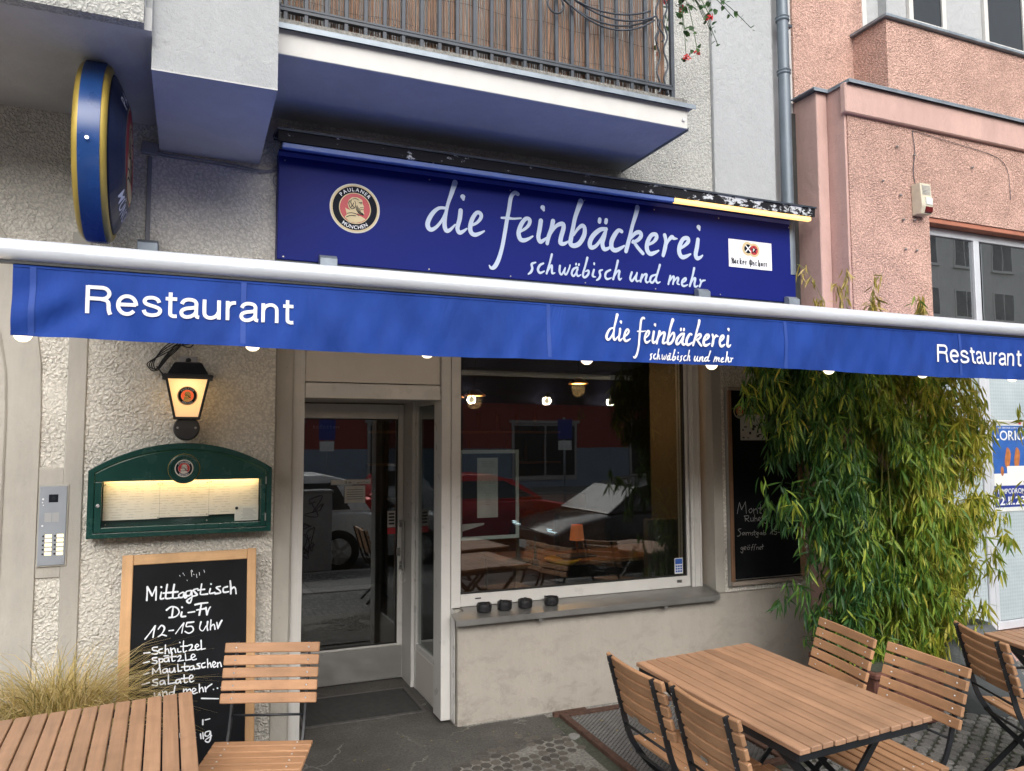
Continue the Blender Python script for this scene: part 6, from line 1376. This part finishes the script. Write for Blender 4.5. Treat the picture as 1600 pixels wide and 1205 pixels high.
C0 = make_chair(); C0['label'] = 'folding chair facing the camera in front of the leaning chalkboard'; C0['group'] = 'brown slatted folding chairs'; place(C0, .286, 3.545, R(-18.4), .0)
for (x, y, th, lab) in ((2.07, 2.935, R(91), 'farther of two chairs seen from behind on the left of the long table'),
                        (2.105, 2.50, R(90), 'nearer of two chairs seen from behind on the left of the long table'),
                        (2.834, 3.107, R(-99), 'chair right of the long table, the one nearest the bamboo'),
                        (2.83, 2.60, R(-91), 'chair right of the long table, the one nearer the camera')):
    c = copy_tree(C0); c['label'] = lab; place(c, x, y, th, .0)
c = copy_tree(C0); c['label'] = 'folding chair with curved rod armrests near the right edge'; place(c, 3.98, 2.655, R(68))
for sx in (-1, 1):
    m = MB(); x = sx * .20
    m.tube(spline([(x, .235, .60), (x, .19, .585), (x, .0, .60), (x, -.12, .59), (x, -.19, .52), (x, -.21, .38), (x, -.16, .22), (x, -.06, .12)], 5), .007, 8); m.build('armrest', 'black_steel', c, smooth=True)

# ================================================================== PLANTS
def leaf_verts(L, w, droop, seedv=0):
    """bamboo leaf hanging from the origin along +x, bending down"""
    n = 4; vs = [(0, 0, 0)]; cur = 0
    pts = []
    for i in range(1, n + 1):
        u = i / n; pts.append((L * u * math.cos(droop * u * .5), 0, -L * u * math.sin(droop * u * .5)))
    ws = [.9, 1.0, .55]
    vs = [(0, 0, 0)]
    for p, k in zip(pts[:-1], ws): vs += [(p[0], -w / 2 * k, p[2] + .12 * w * k), (p[0], 0, p[2]), (p[0], w / 2 * k, p[2] + .12 * w * k)]
    vs.append(pts[-1])
    fs = [(0, 1, 2), (0, 2, 3), (1, 4, 5, 2), (2, 5, 6, 3), (4, 7, 8, 5), (5, 8, 9, 6), (7, 10, 8), (8, 10, 9)]
    return vs, fs
BP = thing('bamboo_plant', 'tall dense bamboo with drooping yellow green leaves in the house corner', 'bamboo', (4.25, 3.75, ground_z(3.75)))
BL = Vector(BP.location)
rr = random.Random(21)
def env(z):
    """centre x, half width, half depth of the crown at height z"""
    tab = [(.10, 4.20, .15, .12), (.30, 4.32, .34, .16), (.50, 4.38, .52, .22), (.70, 4.34, .66, .26), (.95, 4.38, .72, .28), (1.25, 4.42, .82, .32), (1.55, 4.37, .90, .34), (1.85, 4.27, 1.0, .34), (2.15, 4.20, 1.0, .32), (2.50, 4.25, .76, .26), (2.62, 4.3, .5, .2)]
    for a, b in zip(tab[:-1], tab[1:]):
        if z <= b[0]:
            u = max(0, (z - a[0]) / (b[0] - a[0])); return tuple(a[k] + (b[k] - a[k]) * u for k in (1, 2, 3))
    return tab[-1][1:]
culms = []
for k in range(30):
    bx_ = 4.25 + rr.gauss(0, .13); by_ = 3.86 + rr.gauss(0, .06); tz = rr.uniform(1.5, 2.55); cx3, hw, hd_ = env(tz)
    tx = cx3 + rr.uniform(-.9, .9) * hw; ty = 3.82 + rr.uniform(-.5, .7) * hd_
    pts = spline([(bx_, by_, ground_z(by_) + .2), (bx_ + (tx - bx_) * .25, by_ + (ty - by_) * .3, tz * .45), (bx_ + (tx - bx_) * .6, ty, tz * .85), (tx, ty, tz)], 5)
    culms.append(pts)
    if k < 14:
        m = MB(); m.tube([tuple(Vector(p) - BL) for p in pts], [.007 - .005 * i / len(pts) for i in range(len(pts))], 6); m.build('culm', 'culm', BP, smooth=True, fix=False)
def spray(x, y, z, n, Lm, out, spread=1.0, dirx=0.0, lean=None):
    az0 = rr.uniform(0, 6.28)
    for j in range(n):
        az = az0 + rr.uniform(-1.2, 1.2) * spread + (j * 2.4 if n > 5 else j * .6)
        pitch = rr.uniform(.75, 1.45) if rr.random() < .85 else rr.uniform(-.1, .7)
        L = Lm * rr.uniform(.7, 1.25); w = L * rr.uniform(.11, .16)
        vs, fs = leaf_verts(L, w, rr.uniform(.1, .7))
        q = Matrix.Translation((x + rr.uniform(-.02, .02), y + rr.uniform(-.02, .02), z + rr.uniform(-.03, .03))) @ Matrix.Rotation(az, 4, 'Z') @ Matrix.Rotation(pitch, 4, 'Y') @ Matrix.Rotation(rr.uniform(-1.2, 1.2), 4, 'X')
        out.append((q, vs, fs, y - .02 * z))
leaves = []; twigs = MB()
def crown_ok(x, y):
    lim = W - .06 if x < 4.36 else (y1_ - .05 if x < 4.47 else y2_ - .05)
    return y < lim
cnt = 0; tries = 0
while cnt < 430 and tries < 6000:
    tries += 1
    z = .16 + 2.30 * rr.random() ** .85; cx3, hw, hd_ = env(z)
    lump = mnoise.noise(Vector((z * 2.3, 1.7, 4.2))) * .22
    a = rr.uniform(-1, 1); b = rr.uniform(-1, .75)
    if abs(a) > .6 + .5 * rr.random(): continue
    x = cx3 + a * (hw + lump); y = 3.80 + b * hd_ * math.sqrt(max(0, 1 - a * a)) + .05
    if mnoise.noise(Vector((x * 3.2, y * 3.2, z * 3.2))) < -.25: continue
    if not crown_ok(x, y): continue
    cnt += 1; big = rr.uniform(.6, 1.25); L0 = .100 * rr.uniform(.8, 1.15)
    for q in range(int(17 * big)):
        xx, yy_, zz_ = x + rr.gauss(0, .045 * big), y + rr.gauss(0, .035), z + rr.gauss(0, .075 * big)
        if crown_ok(xx, yy_) and zz_ > .08 + ground_z(3.8): spray(xx, yy_, zz_, rr.randint(4, 7), L0, leaves)
    twigs.tube([tuple(Vector((x, y, z)) - BL), tuple(Vector((x + (cx3 - x) * .35, y + .05, z + .16)) - BL)], .0018, 4, caps=False)
twigs.build('twigs', 'culm', BP, fix=False, kind='stuff')
# loose hanging ends at the outline
for k in range(90):
    z = rr.choice([.55, .62, 1.0, 1.25, 1.4, 1.3, 1.9, .75]) + rr.uniform(-.12, .12); cx3, hw, hd_ = env(z); sgn = rr.choice((-1, 1))
    x = cx3 + sgn * hw * rr.uniform(1.0, 1.28); y = 3.8 + rr.uniform(-.2, .15)
    if crown_ok(x, y): spray(x, y, z, 6, .115, leaves)
leaves.sort(key=lambda l: (l[0].translation - Vector((0, 0, 1.75))).length + rr.uniform(0, .35))
vis = [l for l in leaves[:300]]; rest = leaves[300:]
lm = []
for k in range(12):
    vs, fs = leaf_verts(1.0, rr.uniform(.10, .13), rr.uniform(.1, .7)); me = bpy.data.meshes.new('leaf'); me.from_pydata(vs, [], fs); me.materials.append(M['leaf'] if k < 9 else M['leaf_y']); lm.append(me)
for q, vs, fs, d in vis:
    o = link('leaf', rr.choice(lm), BP); L = Vector(vs[-1]).length
    q2 = Matrix.Translation(-BL) @ q; o.matrix_local = q2 @ Matrix.Diagonal((L, L, L, 1))
mg, my, md = MB(), MB(), MB()
for q, vs, fs, d in rest:
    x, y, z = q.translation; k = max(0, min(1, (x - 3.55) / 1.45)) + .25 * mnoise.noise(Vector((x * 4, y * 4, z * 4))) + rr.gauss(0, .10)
    tgt = md if k < .30 else (mg if k < .66 else my)  # tone across the crown mixes leaf colour with painted light and shade
    if rr.random() < .10: tgt = mg
    tgt.add([tuple((q @ Vector(v)) - BL) for v in vs], fs)
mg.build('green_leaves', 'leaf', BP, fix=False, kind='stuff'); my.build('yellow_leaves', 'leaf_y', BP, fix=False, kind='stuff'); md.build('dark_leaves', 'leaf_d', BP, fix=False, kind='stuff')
# thin sprigs that rise above the awning bar
sp_, st_ = MB(), MB(); more = []
for (x, z, dx, dz_, n) in ((3.92, 2.58, -.34, .30, 7), (3.98, 2.55, .02, .34, 9), (4.10, 2.52, .22, .36, 9), (4.02, 2.56, -.14, .22, 8), (4.72, 2.50, -.04, .24, 10), (4.60, 2.5, .1, .20, 8), (4.18, 2.5, .08, .22, 9), (3.85, 2.55, -.12, .12, 6), (4.30, 2.5, -.1, .2, 8)):
    y = 3.78; pts = spline([(x, y, z - .35), (x + dx * .3, y, z), (x + dx * .7, y, z + dz_ * .8), (x + dx, y, z + dz_)], 5)
    st_.tube([tuple(Vector(p) - BL) for p in pts], .0018, 5)
    more_pts = pts[5:]
    for j in range(n):
        p = more_pts[int(j / n * (len(more_pts) - 1))]; more.clear(); spray(p[0], p[1], p[2], 4, .085, more, 1.0)
        for q, vs, fs, d in more: sp_.add([tuple((q @ Vector(v)) - BL) for v in vs], fs)
st_.build('sprig_stems', 'culm', BP, fix=False); sp_.build('sprig_leaves', 'leaf_dry', BP, fix=False, kind='stuff')
# containers by the bamboo
t = thing('planter_box', 'reddish brown planter box under the bamboo behind the chairs', 'planter', (4.22, 3.80, ground_z(3.8)))
m = MB(); m.prism([(-.34, 0), (.22, 0), (.24, .34), (-.36, .34)], 1, -.26, .26); m.build('box', 'terracotta', t, bevel=.01); MB().box(-.37, .25, -.28, .28, .325, .36).build('rim', 'terracotta', t, bevel=.008)
MB().box(-.33, .21, -.24, .24, .345, .363).build('soil', 'joint', t)
for z_ in (.10, .25): MB().box(-.35, .23, -.272, -.262, z_, z_ + .012).build('groove_strip', 'terracotta', t)
t = thing('stone_planter', 'dark grey slanting stone planter right of the bamboo', 'planter', (5.02, 3.78, ground_z(3.78)))
m = MB(); m.lathe([(.36, -.02), (.37, .02), (.335, .15), (.26, .34), (.20, .47), (.165, .52), (.13, .53), (.12, .45), (.0, .44)], 28, cap=False)
m.v = [(x * (1 + .06 * mnoise.noise(Vector((x * 4, y * 4, z * 3)))) - .10 * z, y * 1.0, z) for x, y, z in m.v]; m.build('body', 'stone_dark', t, smooth=True)
# dry ornamental grass behind the left table
def grass_clump(name, label, x, y, zb, n, Hh, spread, mat, seed, plume=0):
    r3 = random.Random(seed); t_ = thing(name, label, 'plant', (x, y, zb)); m = MB()
    for k in range(n):
        a = r3.uniform(0, 6.283); reach = spread * r3.random() ** .6; h = Hh * r3.uniform(.55, 1.0); bx2, by2 = r3.gauss(0, .07), r3.gauss(0, .06)
        dx, dy = math.cos(a) * reach, math.sin(a) * reach * .7; w = r3.uniform(.0020, .0042); pts = []
        kk = r3.uniform(.3, 1.25)
        for i in range(6):
            u = i / 5; pts.append(Vector((bx2 + dx * u ** 1.3, by2 + dy * u ** 1.3, h * (1.7 * u - (.7 + kk * .45) * u * u))))
        side = Vector((-math.sin(a), math.cos(a), 0)) + Vector((0, 0, r3.uniform(-.4, .4)))
        vs = []
        for i, p in enumerate(pts): ww = w * (1 - i / 5.5); vs += [tuple(p + side * ww), tuple(p - side * ww)]
        m.add(vs, [(2 * i, 2 * i + 1, 2 * i + 3, 2 * i + 2) for i in range(5)])
    m.build('blades', mat, t_, fix=False, kind='stuff')
    if plume:
        m = MB()
        for k in range(plume):
            a = r3.uniform(0, 6.28); pts = spline([(0, 0, 0), (math.cos(a) * spread * .25, math.sin(a) * .1, Hh * .8), (math.cos(a) * spread * .6, math.sin(a) * .15, Hh * r3.uniform(1.15, 1.45))], 5); m.tube(pts, .001, 4)
            for j in range(12):
                p = Vector(pts[-1]) - Vector((0, 0, .012 * j)); 
                for _ in range(3): q = p + Vector((r3.uniform(-.006, .006), r3.uniform(-.006, .006), r3.uniform(0, .01))); m.add([tuple(p), tuple(q + Vector((.0015, 0, .008))), tuple(q + Vector((-.0015, 0, .01)))], [(0, 1, 2)])
        m.build('seed_heads', mat, t_, fix=False, kind='stuff')
    return t_
GC = grass_clump('ornamental_grass', 'arching clump of dry straw coloured ornamental grass behind the left table', -.52, 4.05, .26, 2000, .66, .60, 'grass_dry', 4, 0)
m = MB(); m.lathe([(.16, -.22), (.20, .0), (.205, .02), (.18, .02), (.16, -.01), (.0, -.02)], 24, cap=False); m.build('pot', 'stone_dark', GC, smooth=False)
# weeds between the setts
r4 = random.Random(6); wd = MB()
for (wx_, wy_, n) in ((4.35, 3.25, 130), (4.45, 3.05, 110), (4.2, 3.0, 60), (3.7, 3.35, 70), (4.6, 3.3, 80), (3.5, 2.95, 30), (1.95, 4.33, 8)):
    for k in range(n):
        x = wx_ + r4.gauss(0, .07); y = wy_ + r4.gauss(0, .05); z = ground_z(y) + .008; a = r4.uniform(0, 6.28); l = r4.uniform(.012, .038); d = (math.cos(a) * l * .8, math.sin(a) * l * .8)
        wd.add([(x - .0015, y, z), (x + .0015, y, z), (x + d[0], y + d[1], z + l)], [(0, 1, 2)])
o = wd.build('weeds', 'grass_green', fix=False, kind='stuff'); tag(o, 'low green weeds growing between the grey setts near the planters', 'weeds')
# scattered fallen leaves and straw
r5 = random.Random(12); lt = MB()
for k in range(170):
    x = r5.uniform(.5, 5.6); y = r5.uniform(2.6, 4.5) if r5.random() < .8 else r5.uniform(4.3, 4.6)
    if not in_view(x, y): continue
    z = ground_z(y) + .024; a = r5.uniform(0, 6.28); l = r5.uniform(.008, .028) if x > 2.2 else r5.uniform(.004, .012); w = l * .18
    c_, s2_ = math.cos(a), math.sin(a)
    lt.add([(x - c_ * l, y - s2_ * l, z), (x - s2_ * w, y + c_ * w, z + .002), (x + c_ * l, y + s2_ * l, z + .003), (x + s2_ * w, y - c_ * w, z + .001)], [(0, 1, 2, 3)])
o = lt.build('fallen_leaves', 'leaf_dry', fix=False, kind='stuff'); tag(o, 'small dry fallen leaves and straw scattered over the paving', 'leaves')

# ================================================================== INTERIOR BEHIND THE GLASS
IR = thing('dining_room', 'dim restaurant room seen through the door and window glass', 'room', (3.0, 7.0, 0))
def PI(o): return PS(o, IR)
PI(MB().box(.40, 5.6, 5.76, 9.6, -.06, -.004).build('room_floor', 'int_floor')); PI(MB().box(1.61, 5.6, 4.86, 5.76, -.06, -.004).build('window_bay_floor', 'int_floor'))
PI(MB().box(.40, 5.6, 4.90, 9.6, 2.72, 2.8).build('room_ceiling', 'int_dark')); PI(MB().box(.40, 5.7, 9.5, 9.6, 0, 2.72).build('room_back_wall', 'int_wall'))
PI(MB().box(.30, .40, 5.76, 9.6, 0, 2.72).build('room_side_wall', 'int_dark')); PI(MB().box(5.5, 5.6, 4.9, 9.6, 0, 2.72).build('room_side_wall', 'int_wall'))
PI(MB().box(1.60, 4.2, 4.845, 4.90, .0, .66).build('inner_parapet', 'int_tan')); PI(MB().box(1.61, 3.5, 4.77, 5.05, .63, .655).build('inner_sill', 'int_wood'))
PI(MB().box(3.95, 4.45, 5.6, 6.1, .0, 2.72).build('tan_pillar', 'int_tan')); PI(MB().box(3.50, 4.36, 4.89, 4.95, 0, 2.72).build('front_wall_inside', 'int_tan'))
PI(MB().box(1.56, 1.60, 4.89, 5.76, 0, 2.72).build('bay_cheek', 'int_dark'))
t = thing('bar_counter', 'dark bar counter with bottles on a back shelf inside the restaurant', 'bar', (3.2, 8.6, 0))
MB().box(-1.1, 1.3, -.2, .2, 0, 1.1).build('counter', 'int_wood', t, bevel=.01); MB().box(-1.2, 1.4, .70, .86, 1.45, 1.48).build('shelf', 'int_wood', t); MB().box(-1.2, 1.4, .70, .86, 1.85, 1.88).build('shelf', 'int_wood', t)
bt = MB().lathe([(.0, 0), (.034, 0), (.034, .18), (.013, .23), (.013, .29), (0, .29)], 10, cap=False).mesh('bottle', smooth=True); bt.materials.append(M['bottle'])
for k in range(18):
    link('bottle', bt, t, (-1.1 + k * .135, .78, 1.48 if k % 2 else 1.88))
for k, (x, y, z, lab) in enumerate(((1.95, 5.9, 2.10, 'small glowing amber pendant lamp at the upper left of the window, left one'), (2.16, 5.95, 2.12, 'small glowing amber pendant lamp at the upper left of the window, right one'), (3.15, 6.0, 2.25, 'brass pendant lamp over the inside dining table behind the window'))):
    t = thing('pendant_lamp', lab, 'lamp', (x, y, z), group='amber pendant lamps in the room')
    MB().lathe([(.0, .06), (.03, .055), (.085, .012), (.09, 0), (.083, .004), (.0, .045)], 20, cap=False).build('shade', 'brass', t, smooth=True); MB().lathe([(.0, .0), (.062, .002), (.0, .018)], 16, cap=False).build('lamp_disc', 'amber', t)
    MB().tube([(0, 0, .05), (0, 0, 2.72 - z)], .003, 5).build('cord', 'rubber', t)
    ld = bpy.data.lights.new('pendant_light', 'POINT'); ld.energy = 2.5 if k < 2 else 9; ld.color = (1, .55, .22); ld.shadow_soft_size = .06; lo = bpy.data.objects.new('pendant_light', ld); COL.objects.link(lo); lo.parent = t; lo.location = (0, 0, -.05)
t = thing('dining_table', 'orange lit wooden table inside behind the shop window', 'table', (3.15, 6.05, 0))
MB().box(-.75, 1.0, -.36, .40, .73, .76).build('tabletop', 'int_wood', t, bevel=.004)
for a in (-.7, .95):
    for b in (-.3, .34): MB().box(a - .025, a + .025, b - .025, b + .025, 0, .73).build('leg', 'int_wood', t)
t = thing('candle_holder', 'pale candle in a black wire holder on the inside table', 'candle', (2.55, 5.62, .76))
m = MB(); m.tube([(0, 0, 0), (0, 0, .05)], .03, 12); m.build('holder', 'black_steel', t); MB().lathe([(.012, .05), (.011, .22), (.004, .24)], 10).build('candle', 'int_tan', t)
t = thing('yellow_dish', 'yellow dish with an orange cloth on the inside table', 'dish', (2.78, 5.60, .762))
MB().lathe([(.0, 0), (.09, .0), (.15, .045), (.145, .05), (.085, .012), (0, .012)], 24, cap=False).build('dish', 'yellow', t, smooth=True); MB().box(-.02, .28, -.08, .10, .05, .068).build('cloth', 'plaid', t, bevel=.01)
t = thing('table_fan', 'pale table fan standing inside the shop window', 'fan', (2.50, 5.85, .76))
m = MB(); m.lathe([(.10, 0), (.10, .02), (.02, .035), (.016, .30), (.03, .34)], 16); m.build('stand', 'int_tan', t, smooth=True)
m = MB()
for r_ in (.05, .09, .13, .16): m.tube([(r_ * math.cos(a), -.05, .42 + r_ * math.sin(a)) for a in [k * math.pi / 12 for k in range(25)]], .003, 5)
for k in range(16): a = k * math.pi / 8; m.tube([(.02 * math.cos(a), -.05, .42 + .02 * math.sin(a)), (.16 * math.cos(a), -.05, .42 + .16 * math.sin(a))], .002, 4)
m.build('cage', 'int_tan', t); m = MB()
for k in range(3):
    a = k * 2.094; m.add([(0, -.03, .42), (.13 * math.cos(a), -.04, .42 + .13 * math.sin(a)), (.14 * math.cos(a + .7), -.02, .42 + .14 * math.sin(a + .7)), (.05 * math.cos(a + 1.1), -.02, .42 + .05 * math.sin(a + 1.1))], [(0, 1, 2, 3)])
m.build('blade', 'int_tan', t, fix=False); MB().tube([(0, -.02, .42), (0, .08, .42)], .045, 14).build('motor', 'int_tan', t)
t = thing('plaid_armchair', 'dark plaid upholstered chair inside behind the window', 'chair', (3.35, 6.35, 0)); MB().box(-.25, .25, -.05, .08, .4, 1.12).build('backrest', 'plaid', t, bevel=.04, seg=2); MB().box(-.26, .26, -.5, -.05, .36, .5).build('seat', 'plaid', t, bevel=.03)
for a in (-.2, .2):
    for b in (-.42, .02): MB().box(a - .02, a + .02, b - .02, b + .02, 0, .36).build('leg', 'int_wood', t)
t = thing('orange_item', 'small orange item with an added glow inside behind the window', 'lamp', (3.12, 6.0, .76)); MB().lathe([(.05, .26), (.065, .13), (.06, .128), (.045, .255)], 20, cap=False).build('glow_cone', emit('orange item with added glow', (1, .30, .10), .12), t); MB().lathe([(.045, 0), (.01, .02), (.01, .14)], 14).build('item_foot', 'brass', t)  # orange item rather than a lamp; its faint glow is added
t = thing('radiator', 'tan ribbed radiator inside behind the right part of the window', 'radiator', (3.75, 5.5, .35))
for k in range(9): MB().box(-.25 + k * .055, -.205 + k * .055, -.04, .04, 0, .75).build('rib', 'int_tan', t, bevel=.01)

# ================================================================== STREET SIDE (seen in the panes)
def make_car(name, paint, label, L=4.2, Hc=1.46, Wd=1.76):
    t = thing(name, label, 'car', group='cars parked along the street')
    low = [(-L / 2, .32), (-L / 2 + .03, .62), (-L / 2 + .12, .86), (-L / 2 + .3, .93), (L / 2 - 1.1, .93), (L / 2 - .35, .80), (L / 2 - .05, .66), (L / 2, .45), (L / 2 - .05, .22), (-L / 2 + .1, .22)]
    m = MB(); n = len(low); vs = []
    for sec, (yy, kz, kx) in enumerate(((-Wd / 2, .96, .985), (-Wd / 2 + .10, 1.0, 1.0), (Wd / 2 - .10, 1.0, 1.0), (Wd / 2, .96, .985))):
        for p in low: vs.append((p[0] * kx, yy, .22 + (p[1] - .22) * kz))
    fs = [(s2 * n + k, s2 * n + (k + 1) % n, (s2 + 1) * n + (k + 1) % n, (s2 + 1) * n + k) for s2 in range(3) for k in range(n)] + [tuple(range(n)), tuple(range(4 * n - 1, 3 * n - 1, -1))]
    m.add(vs, fs); body = m.build('body', paint, t, bevel=.03, seg=2); smooth_by_angle(body)
    cab = [(-L / 2 + .22, .92), (-L / 2 + .55, Hc - .10), (-L / 2 + .95, Hc), (L / 2 - 2.0, Hc - .01), (L / 2 - 1.55, Hc - .12), (L / 2 - .95, .92)]
    def cabm(s, sh, z1=None):
        m2 = MB(); nn = len(cab); v2 = []
        for sg in (-1, 1):
            for p in cab: yy = Wd / 2 - .06 - (p[1] - .92) * .30 + s; v2.append((p[0] * sh, sg * yy, p[1]))
        m2.add(v2, [tuple(range(nn)), tuple(range(2 * nn - 1, nn - 1, -1))] + [(k, (k + 1) % nn, nn + (k + 1) % nn, nn + k) for k in range(nn)]); return m2
    cabm(0, 1).build('roof', paint, t, bevel=.03, seg=2)
    for sg in (-1, 1):
        for (a, b, c_, d_) in ((-L / 2 + .55, -L / 2 + 1.45, -L / 2 + .78, -L / 2 + 1.45), (-L / 2 + 1.52, L / 2 - 1.15, -L / 2 + 1.52, L / 2 - 1.75)):
            z0_, z1_ = .96, Hc - .13
            def yy(z): return sg * (Wd / 2 - .06 - (z - .92) * .30 + .006)
            m2 = MB().add([(a, yy(z0_), z0_), (b, yy(z0_), z0_), (d_, yy(z1_), z1_), (c_, yy(z1_), z1_)], [(0, 1, 2, 3)]); m2.add([(a, yy(z0_) - sg * .004, z0_), (b, yy(z0_) - sg * .004, z0_), (d_, yy(z1_) - sg * .004, z1_), (c_, yy(z1_) - sg * .004, z1_)], [(0, 1, 2, 3)])
            m2.build('side_window', 'car_glass', t, fix=False)
        for xw in (-L / 2 + .75, L / 2 - .82):
            w = MB(); w.lathe([(.20, -.10), (.30, -.11), (.325, -.08), (.325, .08), (.30, .11), (.20, .10)], 28, 'Y', cap=False); o = w.build('wheel', 'tyre', t, loc=(xw, sg * (Wd / 2 - .08), .325), smooth=True)
            w = MB(); w.lathe([(.20, -.10), (.205, -.07), (.19, -.05), (0, -.05)], 24, 'Y', cap=False)
            for k in range(5): a = k * 1.2566; w.bar([(.03 * math.cos(a), -.085, .03 * math.sin(a)), (.19 * math.cos(a), -.095, .19 * math.sin(a))], (-math.sin(a), 0, math.cos(a)), .05, .02)
            w.build('rim', 'alu', o, rot=(0, 0, 0 if sg < 0 else math.pi))
        MB().box(-.03, .10, -.14, .14, -.09, .09).build('tail_light', 'tail_red', t, loc=(-L / 2 + .06, sg * (Wd / 2 - .13), .80), bevel=.03)
        MB().box(.0, .03, -.15, .15, -.012, .0).box(-.01, .02, -.12, .15, .022, .032).box(-.02, .01, .05, .17, .045, .055).build('headlight', 'headlamp', t, loc=(L / 2 - .10, sg * (Wd / 2 - .22), .66), rot=(0, 0, 0 if sg > 0 else R(0)))
    MB().box(-.02, .02, -.26, .26, -.055, .055).build('number_plate', 'sticker_white', t, loc=(L / 2 + .012, 0, .42)); MB().box(-.01, .04, -.45, .45, -.07, .07).build('grille', 'rubber', t, loc=(L / 2 - .035, 0, .58), bevel=.01)
    return t
rz_ = ground_z(-.3) - .10
c = make_car('parked_car', 'car_silver', 'silver hatchback parked nearest, mirrored in the glass door', 4.1, 1.50); c.location = (.70, -1.75, rz_); c.rotation_euler = (0, 0, math.pi)
c.scale = (-1, 1, 1); c.scale = (1, 1, 1); c.rotation_euler = (0, 0, R(180)); c.location = (.84, -1.55, rz_)
c = make_car('parked_car', 'car_black', 'black car with lit headlights mirrored in the shop window', 4.6, 1.42); c.location = (7.15, -1.55, rz_); c.rotation_euler = (0, 0, R(180))
c = make_car('parked_car', 'car_red', 'dark red car on the far street side mirrored in the shop window', 4.2, 1.42); c.location = (5.3, -5.2, -.30); c.rotation_euler = (0, 0, 0)
c = make_car('parked_car', 'car_white', 'white car on the far street side mirrored in the glass door', 4.2, 1.46); c.location = (-.6, -7.9, -.30); c.rotation_euler = (0, 0, 0)
OB = thing('opposite_apartment_building', 'long beige apartment building across the street mirrored in the panes', 'building', (0, -20, 0))
MB().box(-40, 45, -8, 0, -.3, 1.45).build('blue_grey_base', 'opp_blue', OB); MB().box(-40, 45, -8, -.01, 1.45, 3.6).build('red_ground_floor', 'opp_red', OB)
MB().box(-40, 45, -8, .35, 3.6, 7.2).build('brown_storey', 'opp_dark', OB); MB().box(-40, 26, -8, .9, 7.2, 9.0).build('beige_storeys', 'opp_beige', OB); MB().box(26.1, 62, -8, .9, 7.2, 17.0).build('beige_tower_storeys', 'opp_beige', OB); MB().box(45, 62, -8, .3, -.3, 7.2).build('brown_storey', 'opp_dark', OB)
wfm = MB().box(-.8, .8, .0, .05, -.75, .75).box(-.9, .9, 0, .14, -.84, -.76).mesh('window'); wfm.materials.append(M['white_paint'])
wpm = MB().box(-.72, -.04, .05, .06, -.68, .68).box(.04, .72, .05, .06, -.68, .68).mesh('pane'); wpm.materials.append(M['car_glass'])
for i in range(-11, 21):
    for (zz, yy) in ((5.5, .35), (8.9, .9), (11.6, .9), (14.4, .9)):
        if zz > 8 and i < 10: continue
        o = link('window', wfm, OB, (i * 2.9, yy, zz)); link('pane', wpm, o)
for k, x in enumerate((-14, -8.5, -3, 2.6, 8.2, 13.8, 19.4)):
    d_ = MB().box(x - 1.5, x + 1.5, .005, .05, .1, 2.5).box(x - 1.6, x + 1.6, .0, .10, 2.5, 2.62).build('shop_front', 'opp_dark', OB); MB().box(x - 1.38, x - .05, .05, .07, .3, 2.4).box(x + .05, x + 1.38, .05, .07, .3, 2.4).build('pane', 'car_glass', d_)
for k, x in enumerate((-5.6, 5.4, 16.4)):
    p_ = thing('street_lamp', ['leftmost grey lamp post on the far kerb across the street', 'middle grey lamp post on the far kerb behind the red car', 'rightmost grey lamp post on the far kerb across the street'][k], 'lamp post', (x + 1.2, -9.9, -.2), group='lamp posts across the street'); MB().tube([(0, 0, 0), (0, 0, 5.5)], .06, 10).build('post', 'zinc_dark', p_, smooth=True); MB().box(-.12, .12, -.1, .8, 5.45, 5.6).build('lamp_head', 'zinc', p_, bevel=.03)
for k, x in enumerate((3.4, 9.6)):
    p_ = thing('traffic_sign', ['blue and white parking sign across the street left of the red car', 'blue and white parking sign across the street right of the red car'][k], 'sign', (x, -9.75, -.2), group='parking signs across the street'); MB().tube([(0, 0, 0), (0, 0, 2.6)], .03, 8).build('post', 'zinc', p_, smooth=True); MB().box(-.22, .22, .03, .045, 2.0, 2.55).build('sign_plate', 'poster_navy', p_, bevel=.005); MB().box(-.2, .2, .03, .045, 1.7, 1.96).build('sub_plate', 'sticker_white', p_)
t = thing('street_cabinet', 'grey utility cabinet with scribbled black graffiti on the kerb, mirrored in the door', 'cabinet', (1.60, -.50, -.17))
MB().box(-.38, .38, -.16, .16, 0, 1.15).build('body', 'grey_box', t, bevel=.01); MB().box(-.40, .40, -.18, .18, 1.151, 1.19).build('cap', 'grey_box', t, bevel=.005)
m = MB(); r6 = random.Random(3)
for k in range(9):
    x0_, z0_ = r6.uniform(-.28, .2), r6.uniform(.3, 1.0); ribbon(m, [(x0_ + r6.uniform(-.12, .14), z0_ + r6.uniform(-.13, .13)) for _ in range(6)], w=.014, put=lambda a, b, l: (a, .1615 + l, b))
m.build('graffiti', 'ink', t, fix=False)
